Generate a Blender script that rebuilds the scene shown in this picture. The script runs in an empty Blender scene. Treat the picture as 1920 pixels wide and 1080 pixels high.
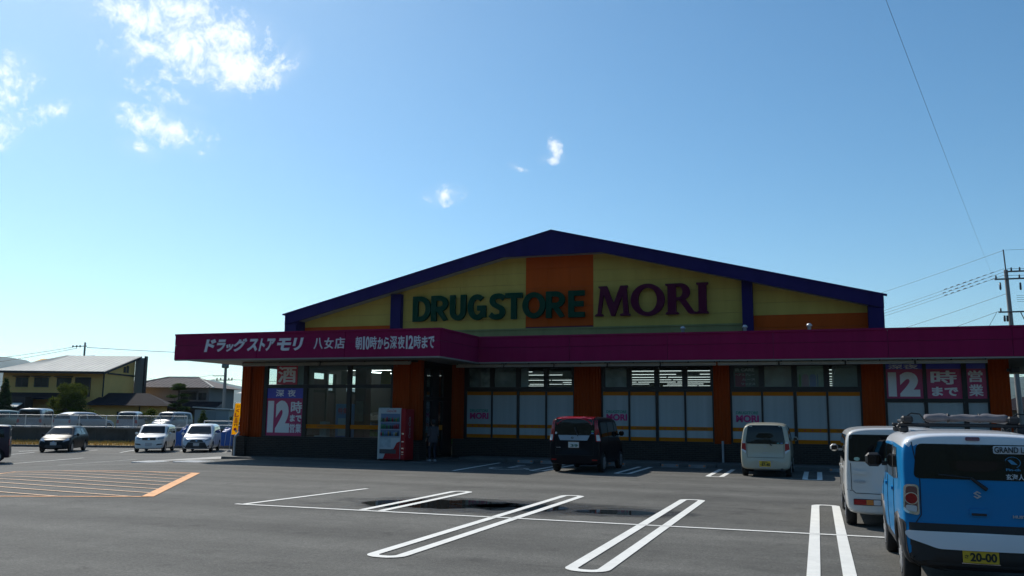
import bpy, bmesh, math, random
from mathutils import Vector, Matrix
from mathutils.bvhtree import BVHTree
R = math.radians
rnd = random.Random(11)
scene = bpy.context.scene
COL = scene.collection

# ---------------------------------------------------------------- camera
cam_data = bpy.data.cameras.new('camera')
cam = bpy.data.objects.new('camera', cam_data)
COL.objects.link(cam)
scene.camera = cam
cam_data.sensor_width = 36.0
cam_data.lens = 36.0 * 1623.3 / 1920.0
cam_data.clip_start = 0.05
cam_data.clip_end = 20000
YAW, PITCH, ROLL = R(19.346), R(8.36), R(0.596)
cam.matrix_world = (Matrix.Translation((0, 0, 1.768)) @ Matrix.Rotation(YAW, 4, 'Z')
                    @ Matrix.Rotation(math.pi / 2 + PITCH, 4, 'X') @ Matrix.Rotation(ROLL, 4, 'Z'))

# ---------------------------------------------------------------- sky and sun
SUN_EL = R(43.0)
SUN_AZ = math.atan2(0.88, 0.61)          # counter-clockwise from +Y
world = bpy.data.worlds.new('World')
scene.world = world
world.use_nodes = True
wn, wl = world.node_tree.nodes, world.node_tree.links
wn.clear()
w_out = wn.new('ShaderNodeOutputWorld')
w_bg = wn.new('ShaderNodeBackground')
sky = wn.new('ShaderNodeTexSky')
sky.sky_type = 'NISHITA'
sky.sun_disc = False
sky.sun_elevation = SUN_EL
sky.sun_rotation = -SUN_AZ
sky.altitude = 30
sky.air_density = 0.8
sky.dust_density = 0.3
sky.ozone_density = 0.8
SKY_STRENGTH = 0.108
w_bg.inputs['Strength'].default_value = SKY_STRENGTH
wl.new(w_bg.outputs[0], w_out.inputs[0])

hsv = wn.new('ShaderNodeHueSaturation')          # the camera's own colour rendering of a clear sky
hsv.inputs['Saturation'].default_value = 1.27
wl.new(sky.outputs[0], hsv.inputs['Color'])
wb = wn.new('ShaderNodeMix'); wb.data_type = 'RGBA'; wb.blend_type = 'MULTIPLY'; wb.inputs['Factor'].default_value = 1
wl.new(hsv.outputs[0], wb.inputs['A']); wb.inputs['B'].default_value = (0.99, 1.13, 1.03, 1)
SKY_COL = wb.outputs['Result']

def wmath(op, a, b=None, c=None, clamp=False):
    n = wn.new('ShaderNodeMath'); n.operation = op; n.use_clamp = clamp
    for i, v in enumerate((a, b, c)):
        if v is None: continue
        if isinstance(v, (int, float)): n.inputs[i].default_value = v
        else: wl.new(v, n.inputs[i])
    return n.outputs[0]

def build_clouds():
    """fair-weather cumulus scraps, laid out by azimuth and elevation of the sky itself"""
    tc = wn.new('ShaderNodeTexCoord')
    sep = wn.new('ShaderNodeSeparateXYZ'); wl.new(tc.outputs['Generated'], sep.inputs[0])
    az = wmath('MULTIPLY', wmath('ARCTAN2', wmath('MULTIPLY', sep.outputs[0], -1), sep.outputs[1]), 180 / math.pi)
    el = wmath('MULTIPLY', wmath('ARCSINE', sep.outputs[2]), 180 / math.pi)
    comb = wn.new('ShaderNodeCombineXYZ')
    wl.new(az, comb.inputs[0]); wl.new(el, comb.inputs[1])
    def noise(scale, detail, rough, off, dist=0.0):
        mp = wn.new('ShaderNodeMapping'); mp.inputs['Location'].default_value = off
        wl.new(comb.outputs[0], mp.inputs[0])
        n = wn.new('ShaderNodeTexNoise'); n.inputs['Scale'].default_value = scale
        n.inputs['Detail'].default_value = detail; n.inputs['Roughness'].default_value = rough
        n.inputs['Distortion'].default_value = dist
        wl.new(mp.outputs[0], n.inputs['Vector']); return n.outputs[0]
    fine = noise(0.50, 5, 0.66, (3.1, 7.7, 0), 0.6)
    wisp = noise(0.22, 4, 0.66, (9.3, 1.2, 4), 0.9)
    crisp = noise(1.9, 3, 0.62, (1.7, 5.5, 2), 0.5)
    total = None
    # az, el, half width, half height, tilt, weight
    blobs = [(43.9, 23.2, 2.6, 1.15, 4, 1.0), (41.2, 22.1, 3.2, 1.5, -8, 1.15), (38.6, 23.2, 3.0, 1.1, 4, 1.0),
             (40.2, 20.9, 1.7, 0.75, -20, 0.9), (37.0, 21.6, 2.4, 1.2, -26, 1.05), (35.6, 20.9, 1.0, 0.5, -35, 0.8), (42.0, 24.3, 2.2, 0.9, 0, .9),
             (52.4, 18.0, 2.3, 1.3, -20, 1.05), (49.4, 16.9, 1.9, 0.55, -25, 1.0), (50.6, 17.5, 1.4, 0.6, -35, 0.9), (51.8, 15.9, 1.3, 0.9, 0, 0.9),
             (41.8, 17.2, 2.3, 0.85, 10, 0.85), (43.5, 15.8, 0.9, 0.5, 10, 0.85), (42.2, 19.3, 2.0, 0.6, 15, 0.62), (40.4, 16.5, .8, .5, 40, .7),
             (16.45, 17.45, 0.36, 0.66, -18, 1.1), (16.75, 16.8, 0.6, 0.25, 0, 0.95), (24.0, 14.4, 0.95, 0.5, -10, 1.0), (19.0, 16.25, 0.5, 0.16, 20, 0.7),
             (62, 26, 5, 2.2, 10, 0.9), (84, 20, 6, 2.0, -12, 0.8), (-60, 26, 7, 2.2, 0, 0.8), (150, 26, 7, 2.5, 0, 0.8)]
    for (a, e, w, h, t, wt) in blobs:
        mp = wn.new('ShaderNodeMapping'); mp.vector_type = 'TEXTURE'
        mp.inputs['Location'].default_value = (a, e, 0); mp.inputs['Rotation'].default_value = (0, 0, R(t)); mp.inputs['Scale'].default_value = (1.9 * w, 1.9 * h, 1)
        wl.new(comb.outputs[0], mp.inputs[0])
        gr = wn.new('ShaderNodeTexGradient'); gr.gradient_type = 'SPHERICAL'; wl.new(mp.outputs[0], gr.inputs[0])
        m = wmath('MULTIPLY', gr.outputs['Fac'], wt)
        total = m if total is None else wmath('MAXIMUM', total, m)
    shape = wmath('ADD', wmath('ADD', total, wmath('MULTIPLY', wmath('SUBTRACT', fine, 0.5), 2.3)),
                  wmath('ADD', wmath('MULTIPLY', wmath('SUBTRACT', wisp, 0.5), 1.3), wmath('MULTIPLY', wmath('SUBTRACT', crisp, 0.5), 1.05)))
    gate = wmath('MULTIPLY', total, 5.0, clamp=True)
    cover = wmath('MULTIPLY', wmath('MULTIPLY', wmath('SUBTRACT', shape, 0.22), 1.0, clamp=True), gate, clamp=True)
    cover = wmath('MULTIPLY', wmath('MULTIPLY', cover, cover), wmath('SUBTRACT', 3.0, wmath('MULTIPLY', cover, 2.0)))
    veil = wmath('MULTIPLY', wmath('SUBTRACT', wisp, 0.38), 0.9, clamp=True)
    amount = wmath('MAXIMUM', wmath('MULTIPLY', cover, 0.93), wmath('MULTIPLY', veil, wmath('MULTIPLY', total, 1.4, clamp=True)))
    mix = wn.new('ShaderNodeMix'); mix.data_type = 'RGBA'
    wl.new(amount, mix.inputs['Factor'])
    wl.new(SKY_COL, mix.inputs['A'])
    k = 1.0 / SKY_STRENGTH
    tone = wn.new('ShaderNodeMix'); tone.data_type = 'RGBA'
    tone.inputs['A'].default_value = (0.70 * k, 0.76 * k, 0.84 * k, 1); tone.inputs['B'].default_value = (0.93 * k, 0.96 * k, 1.0 * k, 1)
    wl.new(wmath('MULTIPLY', wmath('SUBTRACT', wmath('ADD', fine, wmath('MULTIPLY', total, 0.35)), 0.42), 2.6, clamp=True), tone.inputs['Factor'])
    wl.new(tone.outputs['Result'], mix.inputs['B'])
    wl.new(mix.outputs['Result'], w_bg.inputs['Color'])
build_clouds()

sun_data = bpy.data.lights.new('sun', 'SUN')
sun_data.energy = 4.2
sun_data.angle = R(0.53)
sun_data.color = (1.0, 0.95, 0.87)
sun = bpy.data.objects.new('sun', sun_data)
COL.objects.link(sun)
sun.rotation_euler = (math.pi / 2 - SUN_EL, 0, SUN_AZ + math.pi)
sun.location = (-60, 60, 60)
# a sun lamp shines along its own -Z: aim it exactly down the sun's direction
_d = Vector((math.sin(SUN_AZ) * math.cos(SUN_EL), -math.cos(SUN_AZ) * math.cos(SUN_EL), -math.sin(SUN_EL)))
sun.rotation_euler = _d.to_track_quat('-Z', 'Y').to_euler()

vs = scene.view_settings
scene.display_settings.display_device = 'sRGB'
vs.view_transform = 'Standard'
vs.look = 'None'
vs.gamma = 1.0
vs.use_curve_mapping = False
vs.exposure = 0.25
scene.render.engine = 'CYCLES'
cy = scene.cycles
cy.max_bounces = 6; cy.diffuse_bounces = 2; cy.glossy_bounces = 3; cy.transmission_bounces = 4; cy.transparent_max_bounces = 10; cy.volume_bounces = 0
cy.caustics_reflective = False; cy.caustics_refractive = False
scene.render.resolution_x, scene.render.resolution_y = 1024, 576

# ---------------------------------------------------------------- materials
MATS = {}
def mat(name, col=(.5, .5, .5), rough=.5, metal=0., spec=.5, coat=0., emit=None, estr=1., var=0., vscale=8., bump=0., bscale=40.,
        streak=None):
    if name in MATS: return MATS[name]
    m = bpy.data.materials.new(name); m.use_nodes = True
    nt = m.node_tree; N, L = nt.nodes, nt.links
    b = N['Principled BSDF']
    b.inputs['Base Color'].default_value = (*col, 1)
    b.inputs['Roughness'].default_value = rough
    b.inputs['Metallic'].default_value = metal
    b.inputs['Specular IOR Level'].default_value = spec
    b.inputs['Coat Weight'].default_value = coat
    b.inputs['Coat Roughness'].default_value = .04
    m.diffuse_color = (*col, 1)
    if emit:
        b.inputs['Emission Color'].default_value = (*emit, 1)
        b.inputs['Emission Strength'].default_value = estr
        m.cycles.emission_sampling = 'NONE'
    tc = None
    if var or bump:
        tc = N.new('ShaderNodeTexCoord')
    if var:
        n = N.new('ShaderNodeTexNoise'); n.inputs['Scale'].default_value = vscale; n.inputs['Detail'].default_value = 6
        n.inputs['Roughness'].default_value = .65
        if streak:
            mp = N.new('ShaderNodeMapping'); mp.inputs['Scale'].default_value = streak; L.new(tc.outputs['Object'], mp.inputs[0]); L.new(mp.outputs[0], n.inputs['Vector'])
        else: L.new(tc.outputs['Object'], n.inputs['Vector'])
        mr = N.new('ShaderNodeMapRange'); mr.inputs[1].default_value = .25; mr.inputs[2].default_value = .75
        mr.inputs[3].default_value = 1 - var; mr.inputs[4].default_value = 1 + var
        L.new(n.outputs[0], mr.inputs[0])
        mx = N.new('ShaderNodeMix'); mx.data_type = 'RGBA'; mx.blend_type = 'MULTIPLY'; mx.inputs['Factor'].default_value = 1
        mx.inputs['A'].default_value = (*col, 1)
        L.new(mr.outputs[0], mx.inputs['B'])
        L.new(mx.outputs['Result'], b.inputs['Base Color'])
    if bump:
        n2 = N.new('ShaderNodeTexNoise'); n2.inputs['Scale'].default_value = bscale; n2.inputs['Detail'].default_value = 4
        L.new(tc.outputs['Object'], n2.inputs['Vector'])
        bp = N.new('ShaderNodeBump'); bp.inputs['Strength'].default_value = bump; bp.inputs['Distance'].default_value = .02
        L.new(n2.outputs[0], bp.inputs['Height']); L.new(bp.outputs[0], b.inputs['Normal'])
    MATS[name] = m
    return m

def glass_mat(name, tint=(.9, .95, .95), refl=1.0):
    """thin architectural pane: see-through, with Fresnel reflection"""
    if name in MATS: return MATS[name]
    m = bpy.data.materials.new(name); m.use_nodes = True
    nt = m.node_tree; N, L = nt.nodes, nt.links
    N.remove(N['Principled BSDF'])
    out = N['Material Output']
    tr = N.new('ShaderNodeBsdfTransparent'); tr.inputs[0].default_value = (*tint, 1)
    gl = N.new('ShaderNodeBsdfGlossy'); gl.inputs['Roughness'].default_value = .01
    gl.inputs['Color'].default_value = (1, 1, 1, 1)
    fr = N.new('ShaderNodeFresnel'); fr.inputs[0].default_value = 1.5
    mul = N.new('ShaderNodeMath'); mul.operation = 'MULTIPLY'; mul.inputs[1].default_value = 0.8 * refl; mul.use_clamp = True
    mix = N.new('ShaderNodeMixShader')
    L.new(fr.outputs[0], mul.inputs[0]); L.new(mul.outputs[0], mix.inputs[0])
    L.new(tr.outputs[0], mix.inputs[1]); L.new(gl.outputs[0], mix.inputs[2]); L.new(mix.outputs[0], out.inputs[0])
    MATS[name] = m
    return m

# ---------------------------------------------------------------- mesh helpers
class MB:
    """collects shapes; build() links them as one mesh object"""
    def __init__(s): s.v, s.f, s.sm = [], [], []
    def add(s, vs_, fs, smooth=False):
        o = len(s.v); s.v += [tuple(p) for p in vs_]
        for f in fs: s.f.append([i + o for i in f]); s.sm.append(smooth)
        return s
    def box(s, x0, x1, y0, y1, z0, z1):
        vs_ = [(x, y, z) for z in (z0, z1) for y in (y0, y1) for x in (x0, x1)]
        return s.add(vs_, [(0, 2, 3, 1), (4, 5, 7, 6), (0, 1, 5, 4), (2, 6, 7, 3), (0, 4, 6, 2), (1, 3, 7, 5)])
    def bevbox(s, x0, x1, y0, y1, z0, z1, b=.01):
        """box with chamfered edges"""
        vs_ = []
        for sx, (xa, xb) in ((0, (x0, x1)),):
            pass
        c = [((x0 + x1) / 2, (y0 + y1) / 2, (z0 + z1) / 2)][0]
        h = ((x1 - x0) / 2, (y1 - y0) / 2, (z1 - z0) / 2)
        b = min(b, min(h) * .9)
        idx = {}
        for sx in (-1, 1):
            for sy in (-1, 1):
                for sz in (-1, 1):
                    for a in range(3):
                        p = [sx * (h[0] - b), sy * (h[1] - b), sz * (h[2] - b)]
                        p[a] += (sx, sy, sz)[a] * b
                        idx[(sx, sy, sz, a)] = len(vs_); vs_.append((c[0] + p[0], c[1] + p[1], c[2] + p[2]))
        fs = []
        def q(*k): fs.append([idx[i] for i in k])
        for sg in (-1, 1):
            o = (lambda l: l) if sg > 0 else (lambda l: l[::-1])
            q(*o([(sg, -1, -1, 0), (sg, 1, -1, 0), (sg, 1, 1, 0), (sg, -1, 1, 0)]))
            q(*o([(1, sg, -1, 1), (-1, sg, -1, 1), (-1, sg, 1, 1), (1, sg, 1, 1)]))
            q(*o([(-1, -1, sg, 2), (1, -1, sg, 2), (1, 1, sg, 2), (-1, 1, sg, 2)]))
        for a in (-1, 1):
            for b2 in (-1, 1):
                q((a, b2, -1, 0), (a, b2, -1, 1), (a, b2, 1, 1), (a, b2, 1, 0))
                q((a, -1, b2, 0), (a, -1, b2, 2), (a, 1, b2, 2), (a, 1, b2, 0))
                q((-1, a, b2, 1), (-1, a, b2, 2), (1, a, b2, 2), (1, a, b2, 1))
        for a in (-1, 1):
            for b2 in (-1, 1):
                for c2 in (-1, 1):
                    q((a, b2, c2, 0), (a, b2, c2, 1), (a, b2, c2, 2))
        s.add(vs_, fs); s.fixn = True
        return s
    def prism(s, poly, d, axis='y', a0=0., a1=1.):
        """2D polygon extruded along an axis; poly in the two other axes"""
        n = len(poly)
        def P(u, v, a): return {'y': (u, a, v), 'x': (a, u, v), 'z': (u, v, a)}[axis]
        vs_ = [P(u, v, a0) for u, v in poly] + [P(u, v, a1) for u, v in poly]
        fs = [list(range(n)), list(range(2 * n - 1, n - 1, -1))] + [(i, i + n, (i + 1) % n + n, (i + 1) % n) for i in range(n)]
        s.fixn = True
        return s.add(vs_, fs)
    def tube(s, p0, p1, r0, r1=None, n=8, caps=True):
        r1 = r0 if r1 is None else r1
        p0, p1 = Vector(p0), Vector(p1); d = (p1 - p0).normalized()
        u = d.orthogonal().normalized(); w = d.cross(u)
        vs_ = []
        for p, r in ((p0, r0), (p1, r1)):
            vs_ += [p + (u * math.cos(2 * math.pi * i / n) + w * math.sin(2 * math.pi * i / n)) * r for i in range(n)]
        s.add(vs_, [(i, (i + 1) % n, (i + 1) % n + n, i + n) for i in range(n)], n > 5)
        if caps: s.add(vs_, [list(range(n))[::-1], list(range(n, 2 * n))])
        return s
    def path(s, pts, r, n=6):
        for a, b in zip(pts[:-1], pts[1:]): s.tube(a, b, r, n=n, caps=False)
        return s
    def lathe(s, prof, c=(0, 0, 0), axis='z', n=20, smooth=True):
        """profile of (radius, height) turned about an axis"""
        vs_ = []
        for r, z in prof:
            for i in range(n):
                a = 2 * math.pi * i / n; x, y = r * math.cos(a), r * math.sin(a)
                p = {'z': (x, y, z), 'x': (z, x, y), 'y': (y, z, x)}[axis]
                vs_.append((c[0] + p[0], c[1] + p[1], c[2] + p[2]))
        fs = []
        for k in range(len(prof) - 1):
            for i in range(n): fs.append((k * n + i, k * n + (i + 1) % n, (k + 1) * n + (i + 1) % n, (k + 1) * n + i))
        return s.add(vs_, fs, smooth)
    def quad(s, a, b, c, d): return s.add([a, b, c, d], [(0, 1, 2, 3)])
    def mesh(s, name):
        me = bpy.data.meshes.new(name); me.from_pydata(s.v, [], s.f)
        me.polygons.foreach_set('use_smooth', s.sm)
        if getattr(s, 'fixn', False):
            bm = bmesh.new(); bm.from_mesh(me); bmesh.ops.recalc_face_normals(bm, faces=bm.faces); bm.to_mesh(me); bm.free()
        me.update(); return me
    def build(s, name, m, parent=None, loc=None):
        return link(name, s.mesh(name), m, parent, loc)

def link(name, me, m, parent=None, loc=None):
    o = bpy.data.objects.new(name, me); COL.objects.link(o)
    if m is not None and not me.materials: me.materials.append(m)
    if loc is not None: o.location = loc
    if parent is not None: adopt(o, parent)
    return o
WORLD_PARENTS = set()
def adopt(o, parent):
    o.parent = parent
    top = parent
    if parent.name in WORLD_PARENTS:
        o.matrix_parent_inverse = Matrix.Translation(-parent.location) if parent.parent is None else Matrix()
def tag(o, label=None, cat=None, group=None, kind=None):
    if label: o['label'] = label
    if cat: o['category'] = cat
    if group: o['group'] = group
    if kind: o['kind'] = kind
    return o
def thing(name, label, cat, loc=(0, 0, 0), rz=0., group=None, world_parts=False):
    o = bpy.data.objects.new(name, None); COL.objects.link(o)
    o.location = loc; o.rotation_euler = (0, 0, rz); o.empty_display_size = .2
    if world_parts: WORLD_PARENTS.add(o.name)
    return tag(o, label, cat, group)
def copy_tree(o, parent=None):
    c = o.copy(); COL.objects.link(c)
    if parent: c.parent = parent
    for ch in list(o.children): copy_tree(ch, c)
    return c

# text: curve -> mesh, fitted into a rectangle of the x-z plane facing -Y
def text_mesh(s, bold=0., extrude=0.):
    cu = bpy.data.curves.new('lettering', 'FONT'); cu.body = s; cu.size = 1.0
    cu.offset = bold; cu.extrude = extrude; cu.resolution_u = 4
    ob = bpy.data.objects.new('lettering', cu); COL.objects.link(ob)
    dg = bpy.context.evaluated_depsgraph_get(); dg.update()
    me = bpy.data.meshes.new_from_object(ob.evaluated_get(dg))
    bpy.data.objects.remove(ob); bpy.data.curves.remove(cu)
    return me
def text_fit(s, x0, x1, z0, z1, y, m, parent, bold=.02, depth=.004, shear=0., name='lettering', facing='-y', lean=0.):
    fat = 0.
    if bold >= .07 and s.isalpha() and s.isascii(): fat, bold = .040, .050
    if any(ord(ch_) > 0x4dff for ch_ in s) and bold > .012: fat, bold = min(.024, bold * .6), .006     # dense characters: thicken by layering, not by offsetting
    me = text_mesh(s, bold, .5)
    if fat:
        bm = bmesh.new()
        for k_, (dx_, dy_) in enumerate(((0, 0), (fat, 0), (-fat, 0), (0, fat * .6), (0, -fat * .6))):
            n0 = len(bm.verts); bm.from_mesh(me); bm.verts.ensure_lookup_table()
            for v in bm.verts[n0:]: v.co.x += dx_; v.co.y += dy_; v.co.z += -.09 * k_
        bm.to_mesh(me); bm.free()
    co = [v.co.copy() for v in me.vertices]
    if not co: return None
    ax0, ax1 = min(c.x for c in co), max(c.x for c in co); ay0, ay1 = min(c.y for c in co), max(c.y for c in co)
    for v, c in zip(me.vertices, co):
        u = (c.x - ax0) / (ax1 - ax0); w = (c.y - ay0) / (ay1 - ay0)
        x = x0 + u * (x1 - x0) + shear * (w - .5) * (z1 - z0); z = z0 + w * (z1 - z0)
        d = (c.z + .5) * depth
        if facing == '-y': v.co = (x, y - d, z)
        elif facing == '+x': v.co = (y + d, x, z)
        elif facing == '+z': v.co = (x, z, y + d)
    me.materials.clear()
    me.update()
    return link(name, me, m, parent)

def clip_poly(poly, a, b, c):
    """keep the side a*x+b*y<=c of a convex polygon"""
    out = []
    n = len(poly)
    for i in range(n):
        p, q = poly[i], poly[(i + 1) % n]
        dp, dq = a * p[0] + b * p[1] - c, a * q[0] + b * q[1] - c
        if dp <= 0: out.append(p)
        if (dp < 0 < dq) or (dq < 0 < dp):
            t = dp / (dp - dq); out.append((p[0] + t * (q[0] - p[0]), p[1] + t * (q[1] - p[1])))
    return out
def smooth01(t): t = max(0., min(1., t)); return t * t * (3 - 2 * t)
def gz(x, y=0):
    """height of the lot: level by the shop, falling away to the left"""
    return -0.6 * smooth01((-x - 19) / 16.0)
# ================================================================ the setting
def ground_mat(name, c0, c1, fine=260., grain=.75, patch=.17, rough=.9, bump=.25, warm=None):
    m = bpy.data.materials.new(name); m.use_nodes = True
    nt = m.node_tree; N, L = nt.nodes, nt.links; b = N['Principled BSDF']
    tc = N.new('ShaderNodeTexCoord')
    def noise(sc, det, rg=.6, dist=0):
        n = N.new('ShaderNodeTexNoise'); n.inputs['Scale'].default_value = sc; n.inputs['Detail'].default_value = det
        n.inputs['Roughness'].default_value = rg; n.inputs['Distortion'].default_value = dist
        L.new(tc.outputs['Object'], n.inputs['Vector']); return n.outputs[0]
    def rng(src, a, b_, lo, hi):
        r = N.new('ShaderNodeMapRange'); r.inputs[1].default_value = a; r.inputs[2].default_value = b_
        r.inputs[3].default_value = lo; r.inputs[4].default_value = hi; L.new(src, r.inputs[0]); return r.outputs[0]
    def mul(a, b_):
        n = N.new('ShaderNodeMath'); n.operation = 'MULTIPLY'
        for i, v in enumerate((a, b_)):
            if isinstance(v, float): n.inputs[i].default_value = v
            else: L.new(v, n.inputs[i])
        return n.outputs[0]
    mott = rng(noise(6.5, 6, .75), .3, .7, 1 - grain * .22, 1 + grain * .22)
    fleck = rng(noise(fine, 2, .8), .3, .7, 1 - grain, 1 + grain)
    grit = rng(noise(26., 6, .8), .3, .7, 1 - grain * .6, 1 + grain * .6)
    big = rng(noise(.16, 5, .6, .6), .3, .7, 1 - patch * .8, 1 + patch * .8)
    spots = rng(noise(1.7, 3, .5, .4), .60, .72, 1., .72)          # old oil drips and damp marks
    mid = rng(noise(.9, 5, .65, .3), .3, .7, 1 - patch * .8, 1 + patch * .8)
    # long faint tyre-worn streaks running across the lot
    mp = N.new('ShaderNodeMapping'); mp.inputs['Rotation'].default_value = (0, 0, R(24)); mp.inputs['Scale'].default_value = (.05, .8, 1)
    L.new(tc.outputs['Object'], mp.inputs[0])
    n3 = N.new('ShaderNodeTexNoise'); n3.inputs['Scale'].default_value = 1.0; n3.inputs['Detail'].default_value = 5
    L.new(mp.outputs[0], n3.inputs['Vector'])
    streak = rng(n3.outputs[0], .35, .68, 1 + patch * 1.3, 1 - patch * 1.3)
    f = mul(mul(mul(mul(fleck, mul(grit, mott)), mul(big, mid)), streak), spots)
    mx = N.new('ShaderNodeMix'); mx.data_type = 'RGBA'; mx.inputs['A'].default_value = (*c0, 1); mx.inputs['B'].default_value = (*c1, 1)
    L.new(noise(.35, 4), mx.inputs['Factor'])
    m2 = N.new('ShaderNodeMix'); m2.data_type = 'RGBA'; m2.blend_type = 'MULTIPLY'; m2.inputs['Factor'].default_value = 1
    L.new(mx.outputs['Result'], m2.inputs['A']); L.new(f, m2.inputs['B'])
    L.new(m2.outputs['Result'], b.inputs['Base Color'])
    b.inputs['Roughness'].default_value = rough; b.inputs['Specular IOR Level'].default_value = .3
    bp = N.new('ShaderNodeBump'); bp.inputs['Strength'].default_value = bump; bp.inputs['Distance'].default_value = .01
    L.new(noise(120., 3, .8), bp.inputs['Height']); L.new(bp.outputs[0], b.inputs['Normal'])
    return m
M_ASPHALT = ground_mat('asphalt', (.086, .084, .075), (.097, .094, .084))
M_EARTH = ground_mat('earth', (.045, .055, .028), (.06, .06, .035), fine=3., grain=.2, patch=.2)
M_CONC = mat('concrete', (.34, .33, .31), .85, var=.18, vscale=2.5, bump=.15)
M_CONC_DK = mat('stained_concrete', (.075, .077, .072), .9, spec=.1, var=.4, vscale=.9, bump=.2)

W0 = Vector((-45.35, 48.6)); WS = Vector((.94, .342)); WN = Vector((-.342, .94))
def wpt(s, n, z=0.): p = W0 + WS * s + WN * n; return (p.x, p.y, z)
def wsn(x, y): d = Vector((x, y)) - W0; return d.dot(WS), d.dot(WN)

def terrain():
    ns = [-3000, -400, -140, -80, -60, -50, -42, -36, -30, -26, -22, -18, -14, -10, -7, -5, -3.3, -.12, .12, 6, 14, 30, 60, 120, 300, 900, 2500, 6000]
    ss = [-6000, -2000, -600, -200, -100, -60, -45] + list(range(-36, 40, 3)) + [45, 60, 80, 120, 200, 500, 1500, 5000]
    b = MB(); vs_ = []
    for n in ns:
        for s in ss:
            x, y, _ = wpt(s, n)
            z = (gz(x, y) - .03) if n < 0 else (.12 if s < 45 else -.03)
            vs_.append((x, y, z))
    W = len(ss)
    b.add(vs_, [(i * W + j, i * W + j + 1, (i + 1) * W + j + 1, (i + 1) * W + j) for i in range(len(ns) - 1) for j in range(W - 1)], True)
    return tag(b.build('ground', M_EARTH), kind='structure')
terrain()

def lot_sheet():
    b = MB(); xs = list(range(-84, 61, 1)); ys = list(range(-40, 62, 2)); idx = {}; vs_ = []; fs = []
    for i, x in enumerate(xs):
        for j, y in enumerate(ys):
            idx[i, j] = len(vs_); vs_.append((x, y, gz(x, y)))
    for i in range(len(xs) - 1):
        for j in range(len(ys) - 1):
            if wsn(xs[i] + .5, ys[j] + 1)[1] < -2.2: fs.append((idx[i, j], idx[i + 1, j], idx[i + 1, j + 1], idx[i, j + 1]))
    b.add(vs_, fs, True)
    return tag(b.build('parking_lot', M_ASPHALT), kind='structure')
LOT = lot_sheet()

def paint_mat(name, col, wear=.55):
    m = mat(name, col, .7, var=.10, vscale=3.)
    nt = m.node_tree; N, L = nt.nodes, nt.links; b = N['Principled BSDF']
    tc = N.new('ShaderNodeTexCoord'); n = N.new('ShaderNodeTexNoise'); n.inputs['Scale'].default_value = 22.; n.inputs['Detail'].default_value = 8
    n.inputs['Roughness'].default_value = .75
    L.new(tc.outputs['Object'], n.inputs['Vector'])
    r = N.new('ShaderNodeMapRange'); r.inputs[1].default_value = wear + .07; r.inputs[2].default_value = wear + .16; r.inputs[3].default_value = 1; r.inputs[4].default_value = .25
    L.new(n.outputs[0], r.inputs[0]); L.new(r.outputs[0], b.inputs['Alpha'])
    return m
M_PAINT = paint_mat('white_road_paint', (.72, .71, .66))
M_PAINT_OLD = paint_mat('faded_road_paint', (.55, .55, .52), .45)
M_PAINT_OR = paint_mat('orange_road_paint', (.70, .29, .07), .53); M_PAINT_PE = paint_mat('faded_orange_paint', (.66, .38, .19), .48)

LIFT = .010
def strip(b, p, q, w, lift=LIFT, n=None):
    """a painted stripe from p to q, following the lot's surface"""
    p, q = Vector(p), Vector(q); d = q - p; n = n or max(1, int(d.length / 1.0)); u = d.normalized(); s = Vector((-u.y, u.x)) * w / 2
    vs_ = []
    for i in range(n + 1):
        c = p + d * i / n
        for k in (-1, 1):
            e = c + s * k; vs_.append((e.x, e.y, gz(e.x, e.y) + lift))
    b.add(vs_, [(2 * i + 1, 2 * i, 2 * i + 2, 2 * i + 3) for i in range(n)])
def loop_marking(X, y0, y1, ow=.54, st=.15, ends=(1, 1), gap=None):
    """the long rounded hairpin painted between two stalls"""
    r = .24; ri = .09; b = MB()
    def ring(hw, a, c, rad):
        pts = []
        for (cx, cy, t0) in ((X + hw - rad, c - rad, 0), (X - hw + rad, c - rad, 90), (X - hw + rad, a + rad, 180), (X + hw - rad, a + rad, 270)):
            for k in range(7): t = R(t0 + 15 * k); pts.append((cx + rad * math.cos(t), cy + rad * math.sin(t)))
        return pts
    if ends == (1, 1):
        o, i = ring(ow / 2, y0, y1, r), ring(ow / 2 - st, y0 + st, y1 - st, ri)
        n = len(o)
        b.add([(x, y, gz(x) + LIFT) for x, y in o] + [(x, y, gz(x) + LIFT) for x, y in i], [(k, (k + 1) % n, (k + 1) % n + n, k + n) for k in range(n)])
    else:
        o, i = ring(ow / 2, y0, y1 + 1, r), ring(ow / 2 - st, y0 + st, y1 + 1, ri)
        if ends == (0, 1): o, i = ring(ow / 2, y0 - 1, y1, r), ring(ow / 2 - st, y0 - 1, y1 - st, ri)
        cl = (lambda y: min(y, y1)) if ends == (1, 0) else (lambda y: max(y, y0))
        keep = list(range(0, 14)) if ends == (0, 1) else list(range(14, 28))
        oo, ii = [o[k] for k in keep], [i[k] for k in keep]
        if ends == (0, 1): oo = [(oo[0][0], y0)] + oo + [(oo[-1][0], y0)]; ii = [(ii[0][0], y0)] + ii + [(ii[-1][0], y0)]
        else: oo = [(oo[0][0], y1)] + oo + [(oo[-1][0], y1)]; ii = [(ii[0][0], y1)] + ii + [(ii[-1][0], y1)]
        n = len(oo)
        b.add([(x, y, gz(x) + LIFT) for x, y in oo] + [(x, y, gz(x) + LIFT) for x, y in ii], [(k, k + 1, k + 1 + n, k + n) for k in range(n - 1)])
    b.fixn = True
    return b.build('stall_marking', M_PAINT, LOT)

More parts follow.
